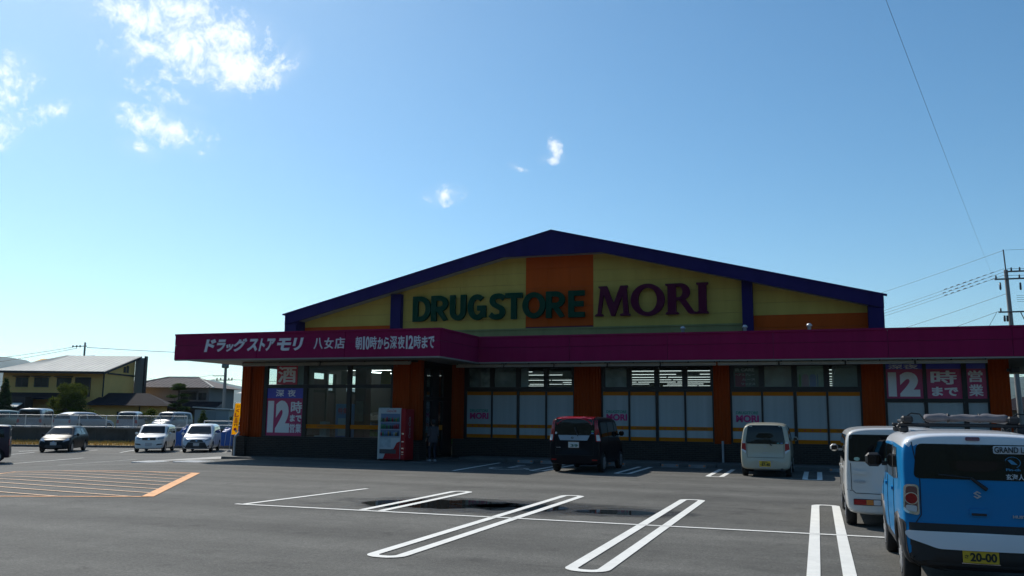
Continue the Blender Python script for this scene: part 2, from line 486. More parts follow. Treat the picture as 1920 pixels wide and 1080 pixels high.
YL = 14.53
b = MB(); strip(b, (-10.75, YL), (16.5, YL), .105); b.build('line_marking', M_PAINT, LOT)
b = MB(); strip(b, (-10.58, YL + .07), (-10.18, 18.75), .12); b.build('line_marking', M_PAINT, LOT)
loop_marking(-7.83, YL + .09, 19.12, ends=(0, 1))
for X in (-5.2, -2.60, .08, 2.7, 5.3, 7.9):
    loop_marking(X, YL + .07, 19.4 if X > -5 else 19.2, ends=(0, 1))
    loop_marking(X, 9.95, YL - .07, ends=(1, 0))
# stalls in front of the shop
b = MB(); strip(b, (-10.99, 25.85), (-11.25, 30.9), .12); b.build('line_marking', M_PAINT, LOT)
for X in (-8.60, -5.82, -3.0, -.22, 2.5, 5.1): loop_marking(X, 26.95, 31.0, ow=.56, ends=(1, 0))
def wheelchair_mark():
    b = MB(); c = Vector((-9.85, 27.9))
    pts = [(c.x + .62 * math.cos(R(t)), c.y + .62 * math.sin(R(t))) for t in range(130, 400, 18)]
    for p, q in zip(pts[:-1], pts[1:]): strip(b, p, q, .13, n=1)
    strip(b, (c.x - .15, c.y + 1.5), (c.x - .1, c.y + .3), .17); strip(b, (c.x - .18, c.y + .95), (c.x + .45, c.y + .95), .13)
    strip(b, (c.x - .1, c.y + .32), (c.x + .5, c.y + .3), .15); strip(b, (c.x + .5, c.y + .3), (c.x + .85, c.y - .45), .15); strip(b, (c.x + .85, c.y - .42), (c.x + 1.1, c.y - .35), .12)
    b.lathe([(0.001, LIFT), (.19, LIFT)], (c.x - .17, c.y + 1.8, 0), n=14, smooth=False)
    return b.build('wheelchair_marking', M_PAINT_OLD, LOT)
wheelchair_mark()
# orange no-parking hatching
def hatching():
    P = dict(tl=(-23.2, 20.5), tr=(-17.2, 21.3), br=(-13.3, 15.0), bl=(-18.6, 12.6))
    tl, tr, br, bl = (Vector(P[k]) for k in ('tl', 'tr', 'br', 'bl'))
    for p, q, w in ((tl, tr, .11), (tr, br, .25), (br, bl, .11), (bl, tl, .11)):
        b = MB(); strip(b, p, q, w); b.build('hatch_border', M_PAINT_OR, LOT)
    poly = [tl, tr, br, bl]
    u = Vector((.964, .265)); nrm = Vector((-u.y, u.x))
    u2 = (Vector((-13.6, 16.3)) - Vector((-20.5, 17.2))).normalized(); nrm = Vector((-u2.y, u2.x))
    k0, k1 = min(p.dot(nrm) for p in poly), max(p.dot(nrm) for p in poly)
    k = k0 + .55
    while k < k1 - .2:
        hits = []
        for a, c in zip(poly, poly[1:] + poly[:1]):
            da, dc = a.dot(nrm) - k, c.dot(nrm) - k
            if da * dc < 0: hits.append(a + (c - a) * (da / (da - dc)))
        if len(hits) == 2:
            b = MB(); strip(b, hits[0], hits[1], .07, lift=LIFT + .004); b.build('hatch_stripe', M_PAINT_PE, LOT)
        k += .78
hatching()
# faded stall lines of the side lot
for p, q in (((-33.6, 28.9), (-35.2, 35.0)), ((-28.4, 27.0), (-30.4, 33.4)), ((-40.5, 34.6), (-42.0, 38.2)), ((-43.5, 38.5), (-44.6, 41.6)), ((-38.0, 40.4), (-40.0, 43.9)), ((-35.6, 42.0), (-37.6, 45.6)), ((-40.0, 38.6), (-41.6, 42.4)), ((-33, 43.2), (-34.9, 46.8))):
    b = MB(); strip(b, p, q, .13); b.build('line_marking', M_PAINT_OLD, LOT)
# drain lids let into the asphalt
M_LID = mat('galvanised_lid', (.50, .51, .51), .6, .1, var=.15, vscale=14)
for cx, cy in ((-24.1, 27.4), (-21.75, 26.9)):
    b = MB(); z = gz(cx)
    b.bevbox(cx - .62, cx + .62, cy - .5, cy + .5, z - .05, z + .014, .006)
    for k in range(6): b.box(cx - .52, cx + .52, cy - .42 + k * .15, cy - .36 + k * .15, z + .014, z + .019)
    b.build('drain_cover', M_LID, LOT)

# puddles: thin sheets of water lying in the dips
def puddle_mat(name, col, rough, lo, hi):
    m = bpy.data.materials.new(name); m.use_nodes = True
    nt = m.node_tree; N, L = nt.nodes, nt.links; b = N['Principled BSDF']
    b.inputs['Base Color'].default_value = (*col, 1); b.inputs['Roughness'].default_value = rough; b.inputs['IOR'].default_value = 1.33
    tc = N.new('ShaderNodeTexCoord'); at = N.new('ShaderNodeAttribute'); at.attribute_name = 'edge'
    n = N.new('ShaderNodeTexNoise'); n.inputs['Scale'].default_value = 1.3; n.inputs['Detail'].default_value = 5; n.inputs['Roughness'].default_value = .6
    L.new(tc.outputs['Object'], n.inputs['Vector'])
    a = N.new('ShaderNodeMath'); a.operation = 'MULTIPLY_ADD'; a.inputs[1].default_value = .9; L.new(n.outputs[0], a.inputs[0]); L.new(at.outputs['Fac'], a.inputs[2])
    r = N.new('ShaderNodeMapRange'); r.inputs[1].default_value = lo; r.inputs[2].default_value = hi
    L.new(a.outputs[0], r.inputs[0]); L.new(r.outputs[0], b.inputs['Alpha'])
    return m
M_PUDDLE = puddle_mat('puddle_water', (.016, .017, .017), .04, .66, .80); M_DAMP = puddle_mat('damp_asphalt', (.034, .035, .035), .5, .55, 1.05)
def puddle(cx, cy, a, c, rot, name='puddle', m=None, z=.006):
    me = bpy.data.meshes.new(name); vs_ = [(cx, cy, z)]; e = [1.]; fs = []; nr, na = 8, 48
    for k in range(1, nr + 1):
        for i in range(na):
            t = 2 * math.pi * i / na; q = k / nr
            x, y = a * q * math.cos(t), c * q * math.sin(t)
            x, y = x * math.cos(rot) - y * math.sin(rot), x * math.sin(rot) + y * math.cos(rot)
            vs_.append((cx + x, cy + y, z)); e.append(1 - q * 1.15)
    for i in range(na): fs.append((0, 1 + i, 1 + (i + 1) % na))
    for k in range(nr - 1):
        for i in range(na): fs.append((1 + k * na + i, 1 + (k + 1) * na + i, 1 + (k + 1) * na + (i + 1) % na, 1 + k * na + (i + 1) % na))
    me.from_pydata(vs_, [], fs)
    at = me.attributes.new('edge', 'FLOAT', 'POINT'); at.data.foreach_set('value', e)
    o = link(name, me, m or M_PUDDLE); return tag(o, kind='structure')
puddle(-6.4, 16.3, 4.2, 2.0, R(5), 'damp_patch', M_DAMP, .0025); puddle(-3.5, 16.3, 1.9, 1.1, R(8), 'damp_patch', M_DAMP, .004)
puddle(-7.2, 16.25, 2.5, 1.35, R(12)); puddle(-5.5, 16.35, 1.5, 1.15, R(4)); puddle(-3.55, 16.25, 1.25, .62, R(10))

# ---------------------------------------------------------------- verge, retaining wall and the upper lot
M_KERB = mat('kerb_concrete', (.10, .10, .10), .9, var=.25, vscale=4)
k_root = tag(MB().build('kerb', M_KERB), kind='structure')
for i in range(26):
    s0 = -26 + i * 1.7
    b = MB(); x, y, _ = wpt(s0 + .8, -3.2); z = gz(x, y)
    p = [Vector(wpt(s0 + .012, -3.28)), Vector(wpt(s0 + 1.688, -3.28)), Vector(wpt(s0 + 1.688, -3.12)), Vector(wpt(s0 + .012, -3.12))]
    b.add([(q.x, q.y, z - .1) for q in p] + [(q.x, q.y, z + .14) for q in p], [(0, 3, 2, 1), (4, 5, 6, 7), (0, 1, 5, 4), (1, 2, 6, 5), (2, 3, 7, 6), (3, 0, 4, 7)])
    b.build('kerb_stone', M_KERB, k_root)
def verge():
    b = MB(); vs_ = []; ss = [-40 + 1.0 * i for i in range(66)]; ns = [-3.2, -2.4, -1.6, -.8, 0.]
    for n in ns:
        for s in ss:
            x, y, _ = wpt(s, n); vs_.append((x, y, gz(x, y) + .08 + .2 * (n + 3.2) / 3.2 + .04 * math.sin(s * 2.1 + n * 3)))
    W = len(ss)
    b.add(vs_, [(i * W + j, i * W + j + 1, (i + 1) * W + j + 1, (i + 1) * W + j) for i in range(4) for j in range(W - 1)], True)
    tag(b.build('verge_soil', ground_mat('dry_soil', (.28, .19, .06), (.32, .22, .06), fine=20, grain=.25, patch=.2)), kind='structure')
    b = MB(); r2 = random.Random(5)
    for i in range(15000):
        s, n = r2.uniform(-24, 20), r2.uniform(-3.1, -.1); x, y, _ = wpt(s, n)
        z = gz(x, y) + .07 + .2 * (n + 3.2) / 3.2; a = r2.uniform(0, 6.28); h = r2.uniform(.06, .22); w = .022; dx, dy = math.cos(a) * w, math.sin(a) * w
        l = r2.uniform(-.07, .07)
        b.add([(x - dx, y - dy, z), (x + dx, y + dy, z), (x + l, y + l * .5, z + h)], [(0, 1, 2)])
    tag(b.build('dry_grass', mat('dry_grass', (.52, .33, .07), .8, var=.35, vscale=.8)), 'dry yellow grass on the verge below the retaining wall', 'grass', kind='stuff')
verge()
def retaining_wall():
    t = thing('retaining_wall', 'dark stained concrete retaining wall behind the row of parked cars', 'wall', wpt(-5, 0, -.6), world_parts=True)
    s = -34.0; k = 0
    while s < 22:
        b = MB(); P = [Vector(wpt(s + .01, -.14)), Vector(wpt(s + 1.99, -.14)), Vector(wpt(s + 1.99, .14)), Vector(wpt(s + .01, .14))]
        z0, z1 = -.8, .46
        b.add([(q.x, q.y, z0) for q in P] + [(q.x, q.y, z1) for q in P], [(0, 3, 2, 1), (4, 5, 6, 7), (0, 1, 5, 4), (1, 2, 6, 5), (2, 3, 7, 6), (3, 0, 4, 7)])
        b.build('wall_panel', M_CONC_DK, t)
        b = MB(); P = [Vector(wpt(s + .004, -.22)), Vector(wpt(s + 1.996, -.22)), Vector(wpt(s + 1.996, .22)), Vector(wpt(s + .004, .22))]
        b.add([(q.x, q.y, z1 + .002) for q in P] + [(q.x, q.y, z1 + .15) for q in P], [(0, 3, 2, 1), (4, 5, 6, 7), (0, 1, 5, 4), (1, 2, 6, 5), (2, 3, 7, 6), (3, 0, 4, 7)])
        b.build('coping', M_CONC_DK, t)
        s += 2.0
retaining_wall()
def upper_lot():
    b = MB(); P = [wpt(-42, .22, .15), wpt(20, .22, .15), wpt(20, 16, .15), wpt(-42, 16, .15)]
    b.quad(*P); return tag(b.build('upper_parking_lot', M_ASPHALT), kind='structure')
upper_lot()
M_WHITE_METAL = mat('white_painted_steel', (.66, .68, .66), .45, .1)
def mesh_fence():
    t = thing('mesh_fence', 'pale wire mesh fence with white posts on the retaining wall', 'fence', wpt(-12, 0, .6), world_parts=True)
    s0, s1, z0, z1 = -33.0, 4.2, .61, 1.46
    k = 0; s = s0
    while s < s1 + .01:
        p = wpt(s, 0); b = MB(); b.tube((p[0], p[1], z0), (p[0], p[1], z1 + .02), .028, n=8); b.build('post', M_WHITE_METAL, t)
        s += 1.86; k += 1
    for z in (z1, z0 + .08):
        b = MB(); b.tube(wpt(s0, 0, z), wpt(s1, 0, z), .016, n=6); b.build('rail', M_WHITE_METAL, t)
    b = MB(); s = s0
    while s < s1:
        p = wpt(s, .02); b.box(p[0] - .0035, p[0] + .0035, p[1] - .0035, p[1] + .0035, z0 + .06, z1); s += .075
    for k in range(1, 11):
        z = z0 + .06 + k * .075; b.tube(wpt(s0, .02, z), wpt(s1, .02, z), .003, n=4, caps=False)
    tag(b.build('wire_mesh', M_WHITE_METAL, t), kind='stuff')
mesh_fence()
def rail_fence():
    t = thing('guard_rail', 'low white two-rail guard rail behind the blue sheets', 'fence', wpt(9, 0, .6), world_parts=True)
    s0, s1 = 5.4, 16.0
    s = s0
    while s <= s1 + .01:
        p = wpt(s, 0); b = MB(); b.tube((p[0], p[1], .61), (p[0], p[1], 1.16), .035, n=8); b.build('post', M_WHITE_METAL, t); s += 2.1
    for z in (1.15, .86): b = MB(); b.tube(wpt(s0, 0, z), wpt(s1, 0, z), .026, n=6); b.build('rail', M_WHITE_METAL, t)
rail_fence()

# ---------------------------------------------------------------- far hills
def hills():
    M_HILL = mat('wooded_hill', (.035, .055, .03), 1., var=.3, vscale=.01)
    prof = [(-180, .15), (-150, .16), (-120, .13), (-90, .10), (-60, .07), (-40, .06), (-25, .05), (-10, .045), (5, .04), (14, .036), (22, .03), (30, .03), (33, .036), (36, .028), (38.2, .036), (39.6, .031), (40.6, .035), (42, .028), (43.2, .036), (44.5, .031), (46, .034), (47.5, .045), (49, .053), (50.5, .056), (52, .060), (55, .065), (60, .07), (68, .06), (80, .07), (100, .09), (130, .12), (160, .16), (180, .15)]  # unseen ring behind the viewer is added and raised to darken reflections and skylight
    def h(a):
        for (a0, h0), (a1, h1) in zip(prof[:-1], prof[1:]):
            if a0 <= a <= a1: t = smooth01((a - a0) / (a1 - a0)); return h0 + (h1 - h0) * t
        return .04
    b = MB(); vs_ = []; nn = 420; D = 3600.; r3 = random.Random(3)
    for i in range(nn):
        a = -180 + 360 * i / (nn - 1); hh = h(a) * D * (1 + .03 * r3.uniform(-1, 1)); ux, uy = -math.sin(R(a)), math.cos(R(a))
        for d, k in ((D - 900, 0), (D - 450, .35), (D - 150, .8), (D, 1.), (D + 300, .7), (D + 800, 0)):
            vs_.append((ux * d, uy * d, -4 + hh * k * (1 + .05 * r3.uniform(-1, 1) * (k < 1))))
    b.add(vs_, [(i * 6 + j, (i + 1) * 6 + j, (i + 1) * 6 + j + 1, i * 6 + j + 1) for i in range(nn - 1) for j in range(5)], True)
    b.fixn = True
    tag(b.build('hills', M_HILL), kind='structure')
hills()
# ================================================================ the shop
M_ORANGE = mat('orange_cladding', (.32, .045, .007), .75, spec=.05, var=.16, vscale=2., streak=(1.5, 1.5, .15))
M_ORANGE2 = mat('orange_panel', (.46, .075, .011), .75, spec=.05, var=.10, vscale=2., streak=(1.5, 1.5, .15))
M_YELLOW = mat('cream_siding', (.47, .345, .085), .75, spec=.05, var=.12, vscale=1.2, streak=(1.5, 1.5, .2))
M_PLINTH = mat('green_grey_siding', (.24, .23, .10), .75, spec=.05, var=.14, vscale=1.2, streak=(1.5, 1.5, .2))
M_BLUE = mat('navy_metal', (.022, .016, .085), .7, spec=.06, var=.14, vscale=1., streak=(2., 2., .2))
M_MAG = mat('magenta_fascia', (.25, .011, .064), .7, spec=.06, var=.13, vscale=1.6, streak=(2., 2., .12))
M_MAG_SEAM = mat('fascia_seam', (.12, .01, .06), .6)
M_SOFFIT = mat('white_soffit', (.29, .285, .255), .8, spec=.1, var=.06, vscale=2.)
M_FRAME = mat('bronze_frame', (.014, .013, .013), .4, .3)
M_FILM = mat('frosted_film', (.34, .38, .385), .35, coat=.15, var=.16, vscale=1.1, streak=(3.5, 1., .05))
M_ORSTRIPE = mat('orange_stripe', (.52, .15, .004), .5, spec=.1)
M_WHITE = mat('white_lettering', (.72, .72, .72), .5)
M_GREEN = mat('green_letters', (.003, .042, .022), .6, spec=.1)
M_PURPLE = mat('plum_letters', (.075, .006, .028), .6, spec=.1)
M_GLASS = glass_mat('window_glass', (.80, .86, .86))
M_INT = mat('interior_wall', (.12, .115, .11), .9)
M_CEIL = mat('ceiling_board', (.16, .16, .155), .9)
M_TUBE = mat('fluorescent_tube', (.9, .9, .9), .5, emit=(.93, 1., .97), estr=1.5)
M_FLOOR = mat('shop_floor', (.10, .10, .095), .3)

def brick_mat():
    m = bpy.data.materials.new('dark_brick'); m.use_nodes = True
    nt = m.node_tree; N, L = nt.nodes, nt.links; b = N['Principled BSDF']
    tc = N.new('ShaderNodeTexCoord'); sp = N.new('ShaderNodeSeparateXYZ'); L.new(tc.outputs['Object'], sp.inputs[0])
    ad = N.new('ShaderNodeMath'); ad.operation = 'ADD'; L.new(sp.outputs[0], ad.inputs[0]); L.new(sp.outputs[1], ad.inputs[1])
    cb = N.new('ShaderNodeCombineXYZ'); L.new(ad.outputs[0], cb.inputs[0]); L.new(sp.outputs[2], cb.inputs[1])
    br = N.new('ShaderNodeTexBrick'); L.new(cb.outputs[0], br.inputs['Vector'])
    br.inputs['Color1'].default_value = (.05, .038, .030, 1); br.inputs['Color2'].default_value = (.034, .027, .023, 1); br.inputs['Mortar'].default_value = (.07, .065, .06, 1)
    br.inputs['Scale'].default_value = 1.; br.inputs['Brick Width'].default_value = .22; br.inputs['Row Height'].default_value = .07; br.inputs['Mortar Size'].default_value = .008
    L.new(br.outputs['Color'], b.inputs['Base Color']); b.inputs['Roughness'].default_value = .9; b.inputs['Specular IOR Level'].default_value = .08
    bp = N.new('ShaderNodeBump'); bp.inputs['Strength'].default_value = .5; bp.inputs['Distance'].default_value = .008; bp.invert = True
    L.new(br.outputs['Fac'], bp.inputs['Height']); L.new(bp.outputs[0], b.inputs['Normal'])
    return m
M_BRICK = brick_mat()

SHOP = thing('shop_building', 'long single-storey shop with navy gable, magenta canopy and orange piers', 'shop', (-8, 33.5, 0), world_parts=True)
YM, YB, XL, XR, XS = 33.5, 30.3, -22.3, 6.07, -14.4        # main wall, block wall, ends, block side
def part(name, m, fn, parent=SHOP):
    b = MB(); fn(b); return b.build(name, m, parent)
# raised walkway with a kerb
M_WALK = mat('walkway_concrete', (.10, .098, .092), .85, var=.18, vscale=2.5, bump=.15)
WALK = tag(MB().build('pavement', M_CONC), kind='structure')
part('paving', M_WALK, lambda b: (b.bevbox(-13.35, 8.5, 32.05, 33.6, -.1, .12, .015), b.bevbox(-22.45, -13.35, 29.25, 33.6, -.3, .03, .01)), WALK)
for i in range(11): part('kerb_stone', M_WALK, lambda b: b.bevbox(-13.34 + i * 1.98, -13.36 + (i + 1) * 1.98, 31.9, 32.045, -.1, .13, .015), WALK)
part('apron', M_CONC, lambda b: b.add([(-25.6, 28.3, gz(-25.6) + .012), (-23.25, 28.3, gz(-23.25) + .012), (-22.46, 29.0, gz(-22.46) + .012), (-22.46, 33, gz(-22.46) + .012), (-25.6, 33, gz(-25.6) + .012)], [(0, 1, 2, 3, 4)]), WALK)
# wheel stops
stops = [(-10.35, 31.2), (-9.45, 31.2), (-7.8, 31.25), (-6.9, 31.25), (-5.0, 31.3), (-4.05, 31.3), (-2.2, 31.3), (-1.3, 31.3), (.6, 31.3), (1.5, 31.3), (3.3, 31.3), (4.2, 31.3)]
M_STOP = mat('wheel_stop_concrete', (.22, .22, .22), .9, var=.2, vscale=6); M_REFL = mat('amber_reflector', (.7, .2, .03), .3)
nth = ['wheelchair bay, left one of two', 'wheelchair bay, right one of two', 'black wagon, left one of two', 'black wagon, right one of two', 'free bay, left one of two', 'free bay, right one of two', 'cream microcar, left one of two', 'cream microcar, right one of two', 'bay right of it, left one', 'bay right of it, right one', 'bay below the blue film, left one', 'bay below the blue film, right one']
for (x, y), w in zip(stops, nth):
    t = thing('wheel_stop', 'low concrete wheel stop, ' + w, 'wheel stop', (x, y, 0), group='wheel stops along the shop front')
    b = MB(); b.prism([(-.07, .004), (-.05, .12), (.05, .12), (.07, .004)], 0, 'x', -.3, .3); b.build('block', M_STOP, t)
    for sx in (-.25, .25): b = MB(); b.box(sx - .03, sx + .03, -.075, -.06, .06, .1); b.build('reflector', M_REFL, t)

# --- brick base course
part('brick_base', M_BRICK, lambda b: b.box(-14.25, XR + .1, YM - .14, YM + .16, 0.0, .78))
part('brick_base', M_BRICK, lambda b: (b.box(XL - .15, -15.0, YB - .14, YB + .16, -.3, .78)))
part('brick_base', M_BRICK, lambda b: (b.box(-15.0, XS + .14, YB - .14, YB + .55, -.1, .78)))
part('brick_base', M_BRICK, lambda b: (b.box(XL - .15, XL + .15, YB + .16, 72, -.4, .78)))
# corner block of the base, a little proud
part('corner_block', M_BRICK, lambda b: b.bevbox(XL - .22, XL + .35, YB - .3, YB + .3, -.3, .83, .01))
# --- orange ribbed piers
def pier(x0, x1, y, nrm='-y', z0=.79, z1=3.95, parent=SHOP, depth=.3):
    n = max(3, int((x1 - x0) / .11)); b = MB(); w = (x1 - x0) / n
    prof = [(x0, y + depth), (x0, y)]
    for i in range(n):
        a = x0 + i * w
        prof += [(a + w * .30, y), (a + w * .38, y + .025), (a + w * .82, y + .025), (a + w * .90, y)]
    prof += [(x1, y), (x1, y + depth)]
    if nrm == '+x': prof = [(-(q - y) + 0, p) for p, q in prof]
    b.prism(prof, 0, 'z', z0, z1)
    o = b.build('pier', M_ORANGE, parent); return o
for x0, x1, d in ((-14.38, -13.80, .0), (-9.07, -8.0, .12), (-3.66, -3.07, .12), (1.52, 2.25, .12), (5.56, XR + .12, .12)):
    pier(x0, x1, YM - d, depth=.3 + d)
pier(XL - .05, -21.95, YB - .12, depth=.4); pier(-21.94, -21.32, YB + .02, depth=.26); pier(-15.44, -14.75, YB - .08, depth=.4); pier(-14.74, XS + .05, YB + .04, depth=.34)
part('pier_return', M_ORANGE, lambda b: b.box(XL - .05, XL + .25, YB + .3, YB + .9, .79, 3.95))
part('downpipe', mat('grey_pipe', (.35, .35, .36), .5), lambda b: (b.path([(XL - .02, YB - .42, -.1), (XL - .02, YB - .42, .78), (XL + .1, YB - .3, .98)], .045, 8)))
part('downpipe', MATS['grey_pipe'], lambda b: b.path([(-3.36, YM - .2, 0), (-3.36, YM - .2, .9)], .04, 8))
# --- header band above the windows (behind the canopy)
part('header', M_FRAME, lambda b: (b.box(-14.3, XR, YM + .02, YM + .25, 3.752, 4.3), b.box(XL + .3, XS - .05, YB + .02, YB + .25, 3.752, 4.3)))

# --- windows
def stripes(x0, x1, y, parent, marks):
    for z0, z1 in ((2.575, 2.718), (1.262, 1.40), (.852, .99)):
        part('film_stripe', M_ORSTRIPE, lambda b: b.box(x0 + .004, x1 - .004, y - .007, y - .003, z0, z1), parent)
    if marks == 'dots':
        for k in range(3):
            xx = x0 + (x1 - x0) * (.24 + .26 * k)
            part('dot', M_REDDOT, lambda b: b.lathe([(.001, -.0095), (.028, -.0095), (.028, -.006)], (xx, y, 1.33), 'y', 10, False), parent)
    elif marks == 'text':
        text_fit('DRUGSTORE MORI', x0 + (x1 - x0) * .22, x0 + (x1 - x0) * .8, 1.30, 1.36, y - .007, M_DKTEXT, parent, bold=.01, depth=.002)
M_REDDOT = mat('red_print', (.45, .02, .03), .5); M_DKTEXT = mat('dark_print', (.12, .04, .01), .5)
M_LOGO_G = mat('green_print', (.03, .22, .15), .5); M_LOGO_M = mat('magenta_print', (.50, .02, .15), .5)
BAYS = [(-13.72, -12.58, -11.45, -10.26, -9.10), (-7.97, -6.89, -5.81, -4.74, -3.69), (-3.04, -1.92, -.76, .35, 1.49)]
PANES = {}
for a, c in ((-13.81, -13.722), (-9.098, -9.06), (-8.01, -7.972), (-3.688, -3.65), (-3.08, -3.042), (1.492, 1.53), (2.24, 2.258), (5.552, 5.57)): part('jamb', M_FRAME, lambda b: b.box(a, c, YM - .01, YM + .2, .79, 3.9))
part('jamb', M_FRAME, lambda b: b.box(XS - .09, XS + .01, 33.352, 33.6, .11, 3.9)); part('jamb', M_FRAME, lambda b: b.box(XS - .09, XS + .01, 30.42, 30.548, .79, 3.9)); part('jamb', M_FRAME, lambda b: b.box(XS - .095, XS + .005, 30.55, 33.5, 3.902, 4.3)); part('jamb', M_FRAME, lambda b: b.box(-15.458, -15.40, YB - .01, YB + .2, .79, 3.9)); part('jamb', M_FRAME, lambda b: b.box(-21.36, -21.282, YB + .0, YB + .2, .79, 3.9))
for bi, xs in enumerate(BAYS):
    W = part('window', M_FRAME, lambda b: (b.box(xs[0], xs[-1], YM - .02, YM + .10, 3.67, 3.75), b.box(xs[0], xs[-1], YM - .02, YM + .10, 2.722, 2.90),
             b.box(xs[0], xs[-1], YM - .05, YM + .12, .782, .85)))
    for i, x in enumerate(xs):
        a, c = (x - .10 if i else x), (x + .10 if i < 4 else x)
        if i in (0,): c = x + .12
        if i == 4: a = x - .10
        part('upper_mullion', M_FRAME, lambda b: b.box(a, c, YM - .018, YM + .098, 2.902, 3.668), W)
        w = .035 if i != 2 else .055
        part('lower_mullion', M_FRAME, lambda b: b.box(max(xs[0], x - w), min(xs[-1], x + w), YM - .018, YM + .098, .852, 2.72), W)
    for i in range(4):
        u0, u1 = xs[i] + (.12 if i == 0 else .10), xs[i + 1] - .10
        g = part('pane', M_GLASS, lambda b: b.box(u0, u1, YM + .030, YM + .036, 2.90, 3.67), W); PANES[bi, i] = (u0, u1, g)
        v0, v1 = xs[i] + (.035 if i != 2 else .055), xs[i + 1] - (.035 if i != 1 else .055)
        p = part('pane', M_FILM, lambda b: b.box(v0, v1, YM + .03, YM + .04, .85, 2.722), W)
        stripes(v0, v1, YM + .03, p, 'dots' if i % 2 == 0 else 'text')
        if i == 0:
            text_fit('DRUGSTORE', v0 + .13, v0 + .93, 1.89, 2.0, YM + .028, M_LOGO_G, p, bold=.03, depth=.003)
            text_fit('MORI', v0 + .13, v0 + .95, 1.60, 1.86, YM + .028, M_LOGO_M, p, bold=.045, depth=.003)
# fourth bay: blue and magenta opening-hours films
M_BFILM = mat('blue_film', (.045, .05, .40), .4, coat=.4); M_MFILM = mat('magenta_film', (.40, .012, .105), .4, coat=.4)
X4 = [(2.34, 3.52), (3.64, 4.74), (4.90, 5.50)]
W4 = part('window', M_FRAME, lambda b: (b.box(2.26, 5.55, YM - .02, YM + .1, 3.70, 3.75), b.box(2.26, 5.55, YM - .02, YM + .1, 2.36, 2.49), b.box(2.26, 5.55, YM - .05, YM + .12, .782, .85)))
for a, c in ((2.26, 2.34), (3.52, 3.64), (4.74, 4.90), (5.50, 5.55)): part('mullion', M_FRAME, lambda b: (b.box(a, c, YM - .018, YM + .098, .852, 2.358), b.box(a, c, YM - .018, YM + .098, 2.492, 3.698)), W4)
for i, (a, c) in enumerate(X4):
    g = part('pane', M_MFILM, lambda b: b.box(a, c, YM + .03, YM + .04, 2.49, 3.52), W4)
    part('blue_film', M_BFILM, lambda b: b.box(a, c, YM + .027, YM + .036, 3.522, 3.70), W4)
    part('pane', M_FILM, lambda b: b.box(a, c, YM + .03, YM + .04, .85, 2.36), W4)
    if i == 0:
        text_fit('深夜', a + .08, c - .12, 3.53, 3.69, YM + .026, M_WHITE, W4, bold=.03, depth=.003, name='lettering')
        text_fit('12', a + .06, c - .10, 2.56, 3.42, YM + .028, M_WHITE, g, bold=.07, depth=.003)
    if i == 1:
        text_fit('時', a + .13, c - .14, 2.98, 3.46, YM + .028, M_WHITE, g, bold=.04, depth=.003); text_fit('まで', a + .15, c - .12, 2.58, 2.90, YM + .028, M_WHITE, g, bold=.045, depth=.003)
    if i == 2:
        text_fit('営', a + .05, c - .1, 3.06, 3.46, YM + .028, M_WHITE, g, bold=.04, depth=.003); text_fit('業', a + .05, c - .1, 2.58, 2.98, YM + .028, M_WHITE, g, bold=.04, depth=.003)

# posters hung inside the upper panes
def poster_mat(name, c0, c1, scale=2.2, seed=0.):
    m = bpy.data.materials.new(name); m.use_nodes = True; nt = m.node_tree; N, L = nt.nodes, nt.links; b = N['Principled BSDF']
    tc = N.new('ShaderNodeTexCoord'); mp = N.new('ShaderNodeMapping'); mp.inputs['Location'].default_value = (seed, seed * .7, seed * 1.3)
    L.new(tc.outputs['Object'], mp.inputs[0]); n = N.new('ShaderNodeTexNoise'); n.inputs['Scale'].default_value = scale; n.inputs['Detail'].default_value = 3
    L.new(mp.outputs[0], n.inputs['Vector']); mx = N.new('ShaderNodeMix'); mx.data_type = 'RGBA'
    r = N.new('ShaderNodeMapRange'); r.inputs[1].default_value = .38; r.inputs[2].default_value = .62; L.new(n.outputs[0], r.inputs[0]); L.new(r.outputs[0], mx.inputs['Factor'])
    mx.inputs['A'].default_value = (*c0, 1); mx.inputs['B'].default_value = (*c1, 1); L.new(mx.outputs['Result'], b.inputs['Base Color']); b.inputs['Roughness'].default_value = .4
    return m
def poster(bi, i, m, f0=0., f1=1.):
    u0, u1, g = PANES[bi, i]; a, c = u0 + (u1 - u0) * f0, u0 + (u1 - u0) * f1
    return part('poster', m, lambda b: b.box(a, c, YM + .05, YM + .056, 2.905, 3.665), g), a, c
poster(0, 0, poster_mat('photo_print_grey', (.10, .12, .12), (.55, .56, .54), 1.9, 1)); poster(0, 1, poster_mat('photo_print_dark', (.22, .22, .21), (.50, .50, .48), 1.2, 5)); poster(0, 2, poster_mat('photo_print_pale', (.45, .46, .45), (.5, .5, .49), 1.5, 2), 0, .33)
poster(1, 0, poster_mat('portrait_print', (.30, .27, .25), (.52, .49, .46), 1.6, 3)); poster(2, 1, poster_mat('portrait_print_warm', (.50, .40, .36), (.62, .55, .50), 1.8, 9))
p, a, c = poster(2, 2, poster_mat('product_print', (.45, .55, .45), (.62, .68, .60), 3., 4))
for x0, x1, col in ((.06, .14, (.20, .45, .15)), (.17, .44, (.66, .38, .46)), (.47, .72, (.36, .38, .66)), (.75, .80, (.30, .35, .5))):
    part('bottle_print', mat('print_%d' % int(x0 * 100), col, .5), lambda b: b.prism([(a + (c - a) * x0, 2.91), (a + (c - a) * x1, 2.91), (a + (c - a) * x1, 3.28), (a + (c - a) * (x1 * .75 + x0 * .25), 3.36), (a + (c - a) * (x0 * .75 + x1 * .25), 3.36), (a + (c - a) * x0, 3.28)], 0, 'y', YM + .045, YM + .049), p)
p, a, c = poster(2, 0, mat('charcoal_print', (.16, .16, .17), .5))
part('bottle_print', mat('crimson_print', (.36, .02, .10), .5), lambda b: b.box(a + .05, a + .42, YM + .044, YM + .049, 2.91, 3.42), p)
